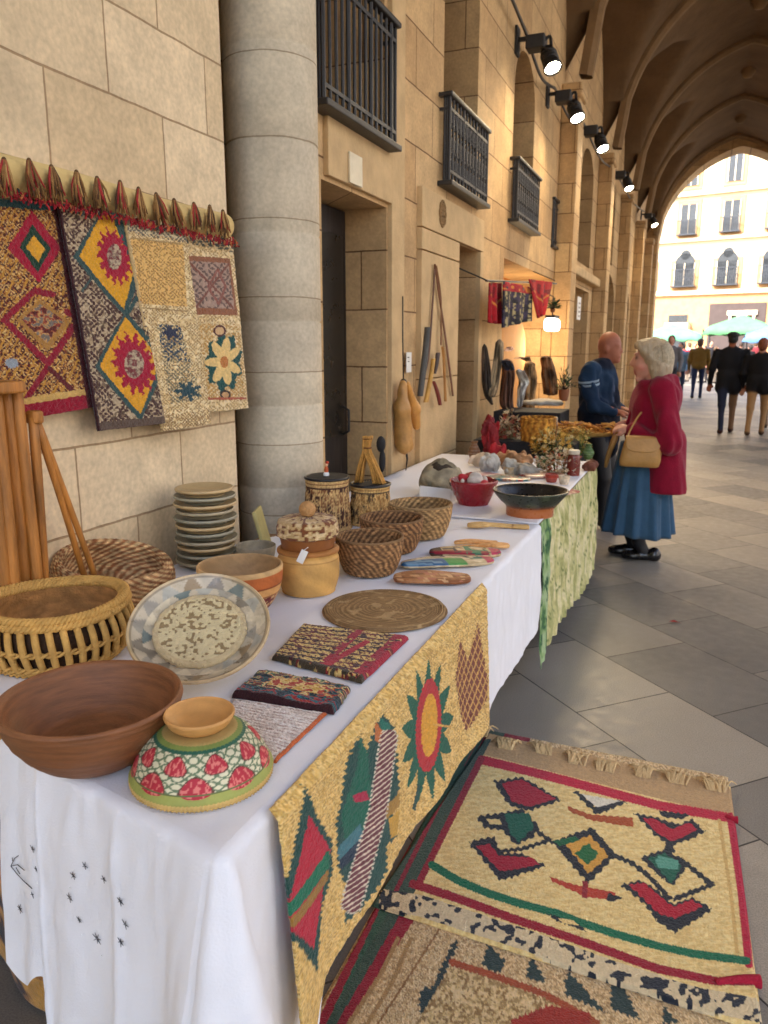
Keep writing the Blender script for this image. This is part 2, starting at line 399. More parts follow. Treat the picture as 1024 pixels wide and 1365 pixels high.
def paving():
    q = NT('stone paving'); g = q.n('NewGeometry'); mp = q.n('Mapping'); q.l(g.outputs['Position'], mp.inputs[0])
    mp.inputs['Rotation'].default_value = (0, 0, R(45)); mp.inputs['Location'].default_value = (.16, .08, 0)
    br = q.n('TexBrick', Scale=1.0); br.offset = .37; br.offset_frequency = 2
    for k, v in (('Mortar Size', .0035), ('Mortar Smooth', .2), ('Bias', 0.0), ('Brick Width', .68), ('Row Height', .5)): br.inputs[k].default_value = v
    br.inputs['Color1'].default_value = (*rgb(158, 149, 135), 1); br.inputs['Color2'].default_value = (*rgb(102, 100, 97), 1); br.inputs['Mortar'].default_value = (*rgb(48, 44, 42), 1)
    q.l(mp.outputs[0], br.inputs[0])
    n1 = q.n('TexNoise', Scale=1.1, Detail=5.0); n2 = q.n('TexNoise', Scale=230.0, Detail=2.0); n3 = q.n('TexNoise', Scale=18.0, Detail=6.0)
    for n in (n1, n2, n3): q.l(g.outputs['Position'], n.inputs[0])
    c = q.mix(1, br.outputs[0], q.ramp(n1.outputs[0], [(.3, .8), (.7, 1.12)]), 'MULTIPLY')
    c = q.mix(1, c, q.ramp(n2.outputs[0], [(.35, .78), (.65, 1.18)]), 'MULTIPLY'); c = q.mix(1, c, q.ramp(n3.outputs[0], [(.3, .92), (.7, 1.05)]), 'MULTIPLY')
    q.l(c, q.b.inputs['Base Color']); q.l(q.ramp(n3.outputs[0], [(.3, .38), (.7, .62)]), q.b.inputs['Roughness']); q.b.inputs['Specular IOR Level'].default_value = .45
    bp = q.n('Bump', Strength=.25, Distance=.006); q.l(q.math('ADD', q.math('MULTIPLY', br.outputs[1], -1.0), q.math('MULTIPLY', n2.outputs[0], .12)), bp.inputs['Height']); q.l(bp.outputs[0], q.b.inputs['Normal'])
    return q.m
M['paving'] = paving()
raw('paving', [(-400, -400, 0), (400, -400, 0), (400, 400, 0), (-400, 400, 0)], [(0, 1, 2, 3)], M['paving'])['kind'] = 'structure'

# ------------------------------------------------------------------ the arcade
XW = -1.68; WT = .46; XI = XW - WT
AR = empty('arcade_building', (XW, 0, 0), 'vaulted stone arcade with balconies, tall doorways and ribbed ceiling beside the stalls', 'arcade')
AR_OFF = np.array([XW, 0, 0])
def part(mb_or_name, name=None, mat=None, parent=AR, off=AR_OFF, smooth=False):
    return mb_or_name.build(name, mat, parent, smooth, loc=tuple(-off))
def label(o, t): o['label'] = t; return o

w1 = MB().box((XI + WT / 2, -2.41, 3.75), (WT, 10.04, 7.5)); label(part(w1, 'wall', M['stone_near']), 'pale ashlar wall behind the wooden poles and hanging rugs')

far = MB().box((XI + WT / 2, (3.05 + 23.5) / 2, 3.75), (WT, 23.5 - 3.05, 7.5)); far = part(far, 'wall', M['stone_far'])
def cutter(y0, y1, z0, z1, arch=0, x0=XI - .2, x1=XW + .3):
    pts = [(y0, z0), (y1, z0), (y1, z1)]
    if arch:
        for a in np.linspace(0, PI, 13)[1:-1]: pts.append(((y0 + y1) / 2 + (y1 - y0) / 2 * math.cos(a), z1 + arch * math.sin(a) ** .85))
    pts.append((y0, z1)); n = len(pts)
    V = [(x0, y, z) for y, z in pts] + [(x1, y, z) for y, z in pts]
    Fc = [tuple(range(n))[::-1], tuple(range(n, 2 * n))] + [(i, (i + 1) % n, n + (i + 1) % n, n + i) for i in range(n)]
    o = raw('opening', V, Fc); o.parent = AR; o.location = tuple(-AR_OFF); return o
OPEN = [(3.40, 4.21, -.1, 2.25, 0), (3.46, 4.18, 2.55, 4.6, 0), (5.52, 6.08, -.1, 2.215, 0), (5.2, 6.02, 2.55, 5.2, 0),
        (6.99, 9.44, -.1, 2.26, 0), (7.18, 8.06, 2.6, 3.66, .42), (9.95, 10.75, 2.64, 3.75, .42), (11.2, 12.4, 2.64, 3.75, .42),
        (10.1, 12.5, -.1, 2.3, 0), (13.6, 16.1, -.1, 2.3, .5), (14.2, 15.4, 2.95, 3.9, .42), (17.1, 19.4, -.1, 2.3, .5), (17.7, 18.8, 2.95, 3.9, .42), (20.6, 22.8, -.1, 2.3, .5)]
bpy.context.view_layer.update(); cut(far, [cutter(*q) for q in OPEN])
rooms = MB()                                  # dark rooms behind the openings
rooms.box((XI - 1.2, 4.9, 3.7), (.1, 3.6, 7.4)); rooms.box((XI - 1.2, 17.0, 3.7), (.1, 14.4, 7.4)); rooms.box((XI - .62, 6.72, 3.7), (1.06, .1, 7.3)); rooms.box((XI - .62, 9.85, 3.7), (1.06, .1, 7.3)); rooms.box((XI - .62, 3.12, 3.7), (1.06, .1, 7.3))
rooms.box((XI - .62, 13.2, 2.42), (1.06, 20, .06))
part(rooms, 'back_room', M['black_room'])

# half round column between the two wall faces
CX, CY, CRAD = -1.70, 2.998, .1876
prof = []
for k in range(0, 22):
    z = k * .345 - .12; prof += [(CRAD + .0, z + .004), (CRAD, z + .338), (CRAD - .006, z + .3415)]
cm = MB().lathe(prof, 56, (CX, CY, 0)); label(part(cm, 'column', stone_blocks('column drums', rgb(210, 196, 170), rgb(200, 185, 160), rgb(160, 142, 116), .3, 60.0, .2, 20.3, .003, bump=.3, stain=.15), smooth=True), 'round grey stone column built of drums')

# door 1 : dark leaf with glazing ; door 2
def leaf(y0, y1, z0, z1, x, rails, pane=True):
    d = MB(); d.box((x, (y0 + y1) / 2, (z0 + z1) / 2), (.05, y1 - y0, z1 - z0), bev=.004)
    o = part(d, 'door', M['darkwood'])
    g = MB()
    for a, b, c, e in rails: g.box((x + .03, (a + b) / 2, (c + e) / 2), (.012, b - a, e - c))
    part(g, 'pane', M['glass'], o, np.zeros(3)).location = (0, 0, 0)
    h = MB().tube([(x + .04, y1 - .09, 1.0), (x + .075, y1 - .09, 1.02), (x + .075, y1 - .09, 1.14), (x + .04, y1 - .09, 1.16)], .008); h.build('handle', M['iron'], o)
    return o
leaf(3.41, 4.2, 0, 2.24, XW - .27, [(3.47, 3.77, 1.0, 2.1), (3.84, 4.14, 1.0, 2.1)])
leaf(5.53, 6.07, 0, 2.2, XI + .02, [(5.6, 6.0, 1.1, 2.1)])
def window(y0, y1, z0, z1, x=XI + .08, arch=0):
    f = MB(); t = .05
    for yy in (y0 + t / 2, y1 - t / 2, (y0 + y1) / 2): f.box((x, yy, (z0 + z1) / 2), (.05, t, z1 - z0))
    for zz in (z0 + t / 2, z1 - t / 2, z0 + (z1 - z0) * .62): f.box((x - .003, (y0 + y1) / 2, zz), (.044, y1 - y0 - .002, t))
    o = part(f, 'window', M['darkwood']); p = MB().box((x - .03, (y0 + y1) / 2, (z0 + z1) / 2), (.01, y1 - y0, z1 - z0 + arch)); p.build('pane', M['glass'], o); return o
window(3.47, 4.17, 2.56, 4.59); window(5.21, 6.01, 2.56, 5.19); window(7.19, 8.05, 2.61, 4.05); window(9.96, 10.74, 2.65, 4.1); window(11.21, 12.39, 2.65, 4.1); window(14.21, 15.39, 2.96, 4.3)
def balcony(y0, y1, z0, z1, dep, n, scroll=False, solid=False):
    s = MB().box((XW + dep / 2 + .001, (y0 + y1) / 2, z0 - .014), (dep + .02, y1 - y0 + .05, .03), bev=.005); b = part(s, 'balcony', M['iron'])
    r = MB(); x = XW + dep - .02
    for i in range(n + 1):
        y = y0 + (y1 - y0) * i / n; r.tube([(x, y, z0), (x, y, z1)], .008 if i % 4 else .011, 6)
        if scroll and i < n:
            yc = y + (y1 - y0) / n / 2; q = (z1 - z0)
            for zc, s_ in ((z0 + q * .2, 1), (z0 + q * .45, -1), (z0 + q * .75, 1)):
                r.tube([(x, yc + s_ * .03 * math.sin(a) * (1 - a / 14), zc + .07 * math.cos(a) * (1 - a / 14)) for a in np.linspace(0, 9, 16)], .0055, 5)
    for k in (1, 2):
        for xx in (XW + .02 + (dep - .04) * k / 3,):
            for y in (y0, y1): r.tube([(xx, y, z0), (xx, y, z1)], .008, 6)
    for zz in (z0 + .06, z1 - .07): r.box((x, (y0 + y1) / 2, zz), (.014, y1 - y0, .018)); 
    for y in (y0, y1): r.box((XW + dep / 2 - .012, y, z1 - .07), (dep - .03, .014, .018))
    r.build('railing', M['iron'], b)
    h = MB().box((XW + dep - .02, (y0 + y1) / 2, z1 + .012), (.05, y1 - y0 + .06, .028), bev=.008)
    for y in (y0, y1): h.box((XW + dep / 2 - .021, y, z1 + .0125), (dep - .045, .044, .024))
    h.build('handrail', M['iron'], b)
    if solid:
        q = MB().box((XW + dep - .05, (y0 + y1) / 2, (z0 + z1) / 2), (.006, y1 - y0 - .03, z1 - z0 - .1)); q.build('mesh_panel', M['iron'], b)
balcony(3.30, 4.16, 2.55, 3.12, .09, 13); balcony(5.12, 6.06, 2.55, 3.05, .09, 12, True); balcony(7.1, 8.06, 2.6, 3.08, .09, 11, True); balcony(9.2, 10.75, 2.62, 3.1, .03, 14, solid=True)
# trims: raised slab round door 2, string, pilaster strip
tr = MB()
for y0, y1, z0, z1 in ((4.71, 5.515, 1.3, 2.08), (4.71, 5.515, .76, 1.292), (4.71, 5.515, 0, .752), (4.71, 6.17, 2.22, 2.45), (4.71, 5.515, 2.088, 2.212), (6.085, 6.17, 0, 2.212)):
    tr.box((XW + .0165, (y0 + y1) / 2, (z0 + z1) / 2), (.037, y1 - y0, z1 - z0), bev=.004)
part(tr, 'door_surround', M['stone_plain'])
st = MB().box((XW + .013, 4.325, 2.5), (.03, .2, 5.0), bev=.004); part(st, 'pilaster_strip', M['stone_plain'])
li = MB().box((XW + .02, 11.4, 2.46), (.2, 2.9, .12), bev=.02); part(MB().box((XW + .012, 3.83, 2.40), (.03, .80, .26), bev=.004), 'lintel', M['stone_plain']); part(li, 'lintel', M['stone_plain'])
em = MB()
for k in range(8):
    a = k * PI / 4; em.tube([(XW + .038, 5.10 + .035 * math.cos(a) + .03 * math.cos(t), 2.345 + .05 * math.sin(a) + .03 * math.sin(t)) for t in np.linspace(0, 2 * PI, 14)], .008, 6)
em.ball((XW + .036, 5.10, 2.345), (.012, .02, .02)); label(part(em, 'carved_emblem', material('weathered carving', rgb(140, 108, 68), .9, .3, 20)), 'carved knot ornament on the lintel')
pl = MB().box((XW + .034, 3.715, 2.345), (.012, .15, .14), bev=.003); part(pl, 'wall_plaque', M['plaque'])
pt = MB()
for yy, q in ((9.65, .36), (13.1, .4), (16.55, .4), (20.0, .4), (23.25, .38)):
    o = MB().box((XW + .101, yy, 2.1), (.2, q, 4.2), bev=.012).box((XW + .11, yy, 4.28), (.24, q + .07, .14), bev=.03).box((XW + .104, yy, .12), (.245, q + .06, .24), bev=.02)
    part(o, 'pilaster', M['stone_far'])
cb = MB().lathe([(0, 4.0), (.05, 4.02), (.09, 4.12), (.17, 4.26), (.2, 4.36), (.2, 4.44), (0, 4.45)], 24, (XW + .02, 6.2, 0)); part(cb, 'corbel', M['stone_grey'], smooth=True)

# shop behind the goods : ochre room with a bright lamp
sh = MB().box((XI - .66, 8.2, 1.12), (.06, 2.9, 2.3)).box((XI - .3, 8.2, 2.33), (.66, 2.86, .06)).box((XI - .3, 6.84, 1.15), (.64, .06, 2.3)).box((XI - .3, 9.55, 1.15), (.64, .06, 2.3)); part(sh, 'shop_room', M['ochre'])
pn = []
for y, z in [(6.99, 0), (8.5, 0), (8.5, 1.45), (8.47, 1.6), (8.38, 1.7), (8.22, 1.76), (7.9, 1.78), (6.99, 1.78)]: pn.append((y, z))
V = [(XW - .16, y, z) for y, z in pn] + [(XW - .1, y, z) for y, z in pn]; n = len(pn)
part(MB().add(V, [tuple(range(n))[::-1], tuple(range(n, 2 * n))] + [(i, (i + 1) % n, n + (i + 1) % n, n + i) for i in range(n)]), 'shop_partition', M['ochre'])

# vault, ribs, end arch, outer piers
VC, VW, VSP, VRI, BAY = .4, 1.88, 4.45, 2.42, 3.45
YB = [6.2 + BAY * k for k in range(-3, 6)]
def phi(u):
    u = np.abs(np.clip(u, -1, 1)); w, r = VW, VRI; rho = (r * r + w * w) / (2 * w)
    return np.sqrt(np.maximum(rho ** 2 - (-u * w + w - rho) ** 2, 0)) / r
vx = np.linspace(-1, 1, 49); vv = []; 
for b0 in YB[:-1]: vv += list(zip(b0 + BAY * np.linspace(0, 1, 29)[:-1], np.linspace(-1, 1, 29)[:-1]))
vv.append((YB[-1], 1.0)); vy = np.array([a for a, _ in vv]); vt = np.array([b for _, b in vv])
Z = VSP + VRI * np.maximum(phi(vx)[:, None], .8 * phi(vt)[None, :])
P = np.stack([np.repeat((VC + VW * 1.11 * vx)[:, None], len(vy), 1), np.repeat(vy[None], 49, 0), Z], -1)
P[:, :, 0] = np.where(np.abs(vx)[:, None] == 1, VC + np.sign(vx)[:, None] * VW * 1.13, VC + VW * vx[:, None])
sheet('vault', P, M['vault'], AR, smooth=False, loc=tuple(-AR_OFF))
part(MB().box((VC, 9.7, 7.6), (4.9, 27.6, .3)), 'light_block_slab', M['vault'])  # unseen slab added above the vault to block light from overhead
def rib(name, pts, w, d):
    P = np.array(pts); Tn = np.gradient(P, axis=0); Tn /= np.linalg.norm(Tn, axis=1)[:, None]
    side = np.cross(Tn, [0, 0, 1.0]); side /= np.linalg.norm(side, axis=1)[:, None] + 1e-9; up = np.cross(side, Tn)
    ring = [(-w / 2, .04), (-w / 2, -d * .5), (-w / 4, -d), (w / 4, -d), (w / 2, -d * .5), (w / 2, .04)]
    G = np.stack([P + side * a + up * b for a, b in ring], 1)
    V = G.reshape(-1, 3); k = len(ring); Fc = []
    for i in range(len(P) - 1):
        for j in range(k): Fc.append((i * k + j, i * k + (j + 1) % k, (i + 1) * k + (j + 1) % k, (i + 1) * k + j))
    return part(MB().add(V, Fc), name, M['rib'], smooth=False)
us = np.linspace(-1, 1, 40)
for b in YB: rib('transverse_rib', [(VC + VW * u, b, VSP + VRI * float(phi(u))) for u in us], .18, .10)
for b in YB[:-1]:
    for sgn in (1, -1): rib('diagonal_rib', [(VC + VW * u, b + BAY / 2 + sgn * BAY / 2 * float(np.sign(u) * iphi(phi(u) / .8)), VSP + VRI * float(phi(u)) - .01) for u in us if phi(u) <= .8], .09, .07) if 0 else None
    part(MB().lathe([(0, -.17), (.08, -.16), (.13, -.08), (.14, .06)], 16, (VC, b + BAY / 2, VSP + VRI)), 'ceiling_boss', M['rib'], smooth=True)
EC, EW, ESP, ERI, EY = .52, 1.9, 4.35, 2.22, 23.47
k = 40; ex = np.r_[-4.5, EC - EW - .001, EC + EW * np.linspace(-1, 1, k), EC + EW + .001, 5.0]
def ez(x): 
    u = (x - EC) / EW
    return 0 if abs(u) > 1.0 else ESP + ERI * float(phi(u))
V = []
for y in (EY, EY + .85):
    for x in ex: V += [(x, y, ez(x)), (x, y, 9.0)]
m_ = len(ex); Fc = []
for i in range(m_ - 1):
    a = 2 * i; b = 2 * i + 2; o2 = 2 * m_; Fc += [(a, b, b + 1, a + 1), (o2 + a + 1, o2 + b + 1, o2 + b, o2 + a), (a, a + o2, b + o2, b)]
part(MB().add(V, Fc), 'end_arch', M['stone_far'])
ob = MB().box((2.75, 9.7, 7.7), (.7, 27.6, 2.6))
for b in YB: ob.box((2.75, b, 3.2), (.7, .5, 6.4))
part(ob, 'outer_pier', M['stone_far'])  # unseen open side, its openings made taller to let in more daylight
PB = empty('bounce_block', (19, 8, 0), 'unseen block added across the plaza to bounce sunlight onto the stalls', 'building')  # out of view, added to throw bounced sunlight onto the arcade wall
MB().box((4, 8, 8), (8, 70, 16)).build('wall', material('bounce facade', rgb(206, 204, 202), .85, .1, 2, .05), PB)
for i_ in range(12): MB().box((-.02, -22 + i_ * 5.2, 6.0), (.1, 1.4, 2.4)).build('window', M['glass'], PB)
up = MB().box((-6, -2, 5.5), (5.5, 50, 11)).box((-3.0, -2, 9.2), (2.6, 50, 3.4)); up.box((-2.0, -14, 3.5), (.6, 13.5, 7)); part(up, 'sun_block_mass', M['stone_far'])  # unseen mass added to keep direct sun out of the arcade

# ------------------------------------------------------------------ spotlights on the wall
lens = emissive('lamp glass', (1.0, .86, .6), 30)
LAMPCOL = (1, .76, .45)
lamps = [((737, 90), -1.36, 'largest lit spotlight high on the wall, nearest the viewer'), ((770, 157), -1.36, 'second lit spotlight from the front in the row along the wall'),
         ((804, 198), -1.3, 'third lit spotlight in the row, just before the first tall pilaster'), ((839, 251), -1.28, 'fourth spotlight, tilted, on the shadowed pilasters'), ((873, 300), -1.26, 'farthest small spotlight beside the sunlit end arch')]
proto = None; lamp_tops = []
aim = Vector((.35, -.38, -.85)).normalized(); q = aim.to_track_quat('-Z', 'Y').to_matrix(); Q = np.array(q)
for i, ((px, py), X, lb) in enumerate(lamps):
    c = at_x(px, py, X)
    if proto is None:
        e = empty('spotlight', tuple(c), lb, 'spotlight', 'spotlights in a row along the wall'); proto = e
        b = MB().lathe([(0, .2), (.05, .2), (.062, .17), (.062, .05), (.078, .02), (.08, -.01), (.068, -.012), (.06, .02), (0, .03)], 24, axis=Q)
        for r_ in (.07, .1, .13): b.lathe([(.06, r_), (.072, r_ + .004), (.072, r_ + .012), (.06, r_ + .016)], 24, axis=Q)
        b.build('housing', M['iron'], e, True)
        MB().lathe([(0, -.004), (.045, -.006), (.066, .004), (.066, .012), (0, .012)], 24, axis=Q).build('lens', lens, e, True)
        br = MB().box((-.15, .02, .21), (.16, .15, .11), bev=.012).box((-.25, 0, .25), (.12, .03, .03)).box((-.31, 0, .24), (.025, .12, .22), bev=.005)
        br.tube(smooth_path([(-.1, 0, .2), (-.04, .02, .25), (-.02, .0, .17)], 10), .014)
        for s_ in (-1, 1): br.tube([(-.08, s_ * .075, .15), (-.0, s_ * .075, .1), (-.03, s_ * .06, .09)], .008, 6)
        br.build('bracket', M['iron'], e)
    else:
        e = copy_tree(proto); e.location = tuple(c); e['label'] = lb
    L = bpy.data.lights.new('spotlight_lamp', 'SPOT'); L.energy = 34; L.color = LAMPCOL; L.spot_size = R(125); L.spot_blend = .8; L.shadow_soft_size = .3
    lo = bpy.data.objects.new('spotlight_lamp', L); COL.objects.link(lo); lo.location = tuple(c + np.array(aim) * .03); lo.rotation_euler = q.to_euler()
    lamp_tops.append(c + np.array([-.24, 0, .30]))
cb = MB()
for a, b in zip([np.array([-1.5, 3.6, 4.6])] + lamp_tops[:-1], lamp_tops):
    mid = (a + b) / 2 - np.array([0, 0, .12]); cb.tube(smooth_path([a, mid, b], 14), .014, 6)
tag(cb.build('power_cable', M['iron']), 'black cable looping from spotlight to spotlight along the wall', 'cable')
# shop lamp
c = at_x(736, 433, -1.56)
e = empty('shop_lamp', tuple(c), 'bright white box lamp hanging in the doorway of the ochre shop', 'lamp')
MB().box((0, 0, .0), (.12, .34, .13), bev=.03).build('lamp_shade', emissive('white lamp glass', (1, .95, .85), 4), e)
MB().tube([(0, 0, .07), (0, 0, .30), (-.13, 0, .36)], .008).box((0, 0, .085), (.1, .3, .03)).build('hanger', M['iron'], e)
L = bpy.data.lights.new('shop_lamp_light', 'POINT'); L.energy = 7; L.color = (1, .72, .38); L.shadow_soft_size = .12
lo = bpy.data.objects.new('shop_lamp_light', L); COL.objects.link(lo); lo.location = (c[0] - .1, c[1] - .1, c[2] - .25)

# ------------------------------------------------------------------ sunlit plaza beyond the arch
fb_w = material('cream render', rgb(226, 206, 176), .85, .06, 2, .05); fb_s = material('orange sandstone', rgb(190, 146, 100), .85, .2, 3, .1); fb_g = material('blue grey glass', rgb(40, 46, 54), .25, .3, 3, 0); fb_i = material('blue black iron', rgb(40, 46, 56), .5, .2, 10, 0)
FB = empty('corner_building', (1.4, 60, 0), 'tall cream apartment building in full sun seen through the end arch', 'building', rz=R(-13))
MB().box((2, 4, 10), (26, 8, 20)).build('wall', fb_w, FB)
MB().box((2, -.06, 2.55), (26, .13, 5.1)).build('ground_storey', fb_s, FB)
for z, t in ((5.2, .3), (8.75, .22), (11.75, .25), (15.1, .25), (19.9, .5)): MB().box((2, -.14, z), (26, .42, t)).build('cornice', fb_w, FB)
def fwin(x, z0, z1, w, kind):
    s = MB().box((x, -.05, (z0 + z1) / 2), (w + .55, .12, z1 - z0 + .5)); o = s.build('window', fb_s, FB)
    f = MB().box((x, -.13, (z0 + z1) / 2), (w, .06, z1 - z0))
    if kind == 'ogee': f.lathe([(0, -.03), (w / 2, -.03), (w / 2, .03), (0, .03)], 20, (x, -.13, z1), axis=rotm(PI / 2)).lathe([(0, -.03), (w / 4, -.03), (w / 4, .03), (0, .03)], 12, (x, -.13, z1 + w * .42), axis=rotm(PI / 2))
    f.build('pane', fb_g, o)
    b = MB().box((x, -.18, (z0 + z1) / 2), (.05, .05, z1 - z0))
    for s_ in (-1, 1): b.box((x + s_ * w / 2, -.18, (z0 + z1) / 2), (.06, .05, z1 - z0))
    b.build('frame', fb_w, o)
    if kind != 'plain':
        r = MB().box((x, -.42, z0 + .02), (w + .3, .5, .08)); hh = .95 if kind == 'rail' else 1.15
        for k in range(13): r.box((x - w / 2 - .1 + (w + .2) * k / 12, -.63, z0 + hh / 2), (.035, .035, hh))
        r.box((x, -.63, z0 + hh), (w + .26, .06, .06))
        if kind == 'ogee':
            for k in range(6): r.lathe([(.1, -.01), (.14, -.01), (.14, .01), (.1, .01), (.1, -.01)], 10, (x - w / 2 + w * (k + .5) / 6, -.63, z0 + .5), axis=rotm(PI / 2))
        r.build('balcony', fb_i, o)
for x in (-5.9, -3.1, -.3, 2.55, 5.4, 8.3):
    fwin(x, 5.6, 7.2, 1.35, 'ogee'); fwin(x, 9.05, 11.1, 1.05, 'rail'); fwin(x, 12.3, 14.2, .9, 'plain'); fwin(x, 15.7, 17.4, .9, 'plain')
d = MB().box((.6, -.1, 2.3), (3.6, .24, 4.2)); g = d.build('gateway', material('dark opening', rgb(70, 58, 56), .8, .2, 3, 0), FB)
k = MB()
for x in (.2, .7, 1.2, 1.7): k.box((x, -.3, 3.1), (.16, .1, 1.2))
k.box((.95, -.3, 3.75), (1.9, .14, .3)).box((.95, -.3, 2.5), (1.9, .14, .14)); k.build('white_kiosk', fb_w, g)
for x in (-3.3, 5.2, 8.0): MB().box((x, -.1, 2.0), (1.3, .2, 3.4)).build('shop_door', fb_g, FB)
MB().box((-3.2, -.5, 2.9), (1.6, .8, .5)).build('shop_sign', fb_w, FB)

def canopy(x, y, w, d, z, col, lb, rz=0, rise=.55):
    e = empty('market_canopy', (x, y, 0), lb, 'canopy', 'market canopies in the plaza', rz=rz)
    n = 17; X, Y = np.meshgrid(np.linspace(-w / 2, w / 2, n), np.linspace(-d / 2, d / 2, n), indexing='ij')
    Zz = z + rise * (1 - np.maximum(np.abs(X) / w * 2, np.abs(Y) / d * 2)) + .04 * np.sin(X * 9) * (np.abs(Y) > d * .4)
    Zz[np.maximum(np.abs(X) / w * 2, np.abs(Y) / d * 2) > .99] -= .28
    sheet('canopy_cloth', np.stack([X, Y, Zz], -1), material(lb[:24], col, .8, .15, 3, .1), e, thick=.02)
    for sx in (-1, 1):
        for sy in (-1, 1): MB().tube([(sx * (w / 2 - .08), sy * (d / 2 - .08), 0), (sx * (w / 2 - .08), sy * (d / 2 - .08), z)], .03, 8).build('pole', M['iron'], e)
    MB().box((0, -d / 2 + .5, .42), (w * .8, .7, .84), bev=.03).build('counter', material(lb[:20] + ' counter', rgb(190, 170, 150), .8, .3, 8, .1), e)
canopy(-1.5, 42.5, 3.0, 2.5, 2.05, rgb(96, 160, 124), 'pale green market canopy nearest the left jamb of the arch')
canopy(1.7, 43.5, 3.4, 2.6, 2.35, rgb(84, 146, 96), 'mid green market canopy, highest of the plaza stalls', R(-8), .7)
canopy(2.9, 38.0, 2.6, 2.2, 1.95, rgb(96, 140, 190), 'light blue market canopy in front of the green ones', R(-6))
canopy(5.0, 44.0, 3.4, 2.6, 2.35, rgb(60, 140, 108), 'teal green market canopy at the right of the plaza', R(-5), .7)
canopy(3.6, 33.5, 2.0, 2.0, 1.9, rgb(170, 130, 110), 'small beige pink market canopy at the right edge', R(4), .35)

# ------------------------------------------------------------------ tables and cloths
TZ = .765
M['cloth'] = material('white cotton', rgb(232, 232, 236), .8, .04, 5, .12, 240, spec=.2, sheen=.1)
M['wood_plain'] = material('pale table timber', rgb(170, 130, 86), .6, .25, 10, .1, stretch=(1, .2, 1))
M['textile'] = material('woven wool', vcol=True, rough=.9, var=.14, scale=60, bump=.5, bscale=260, spec=.1, sheen=.2)
M['textile_fine'] = material('woven cotton', vcol=True, rough=.9, var=.10, scale=80, bump=.35, bscale=420, spec=.1, sheen=.1)
M['paint_matte'] = material('coloured craft surface', vcol=True, rough=.65, var=.14, scale=30, bump=.2, bscale=160, spec=.3)
M['glazed'] = material('glazed ceramic', vcol=True, rough=.3, var=.12, scale=22, bump=.06, bscale=70, spec=.5)

def table(loc, x0, x1, y0, y1, lb):
    e = empty('trestle_table', loc, lb, 'table'); o = -np.array(loc)
    MB().box(((x0 + x1) / 2, (y0 + y1) / 2, TZ - .03), (x1 - x0, y1 - y0, .03), bev=.004).build('tabletop', M['wood_plain'], e, loc=tuple(o))
    for x in (x0 + .07, x1 - .22):
        for y in (y0 + .25, y1 - .35): MB().tube([(x, y, 0), (x, y, TZ - .045)], .02, 10).build('leg', M['iron'], e, True, loc=tuple(o))
table((-1.1, 2.15, 0), -1.6, -.63, 1.15, 2.70, 'long trestle table under the white cloth, nearest the viewer')
table((-1.08, 4.2, 0), -1.47, -.6, 2.74, 5.1, 'second trestle table under the green cloth, beyond the first')

CN = np.array([-.612, .866]); NE = np.array([-1.19, 1.003]); FE = np.array([-.598, 3.215])
nn = np.array([(NE - CN)[1], -(NE - CN)[0]]); nn = nn / np.linalg.norm(nn); nn = nn if nn[1] < 0 else -nn
fn = np.array([1.0, 0.0])
def near_y(x): return CN[1] + (CN[0] - x) * (NE[1] - CN[1]) / (CN[0] - NE[0])
edge, nor, typ = [], [], []
for t in np.linspace(0, 1, 110)[:-1]: edge.append(NE + (CN - NE) * t); nor.append(nn); typ.append((0, t))
for t in np.linspace(0, 1, 30): v = nn * (1 - t) + fn * t; edge.append(CN); nor.append(v / np.linalg.norm(v)); typ.append((1, t))
for t in np.linspace(0, 1, 200)[1:]: edge.append(CN + (FE - CN) * t); nor.append(fn); typ.append((2, t))
edge, nor = np.array(edge), np.array(nor); ND = 80
arc = np.r_[0, np.cumsum(np.hypot(*np.diff(edge, axis=0).T) + .003)]
cl = np.zeros((len(edge), ND, 3))
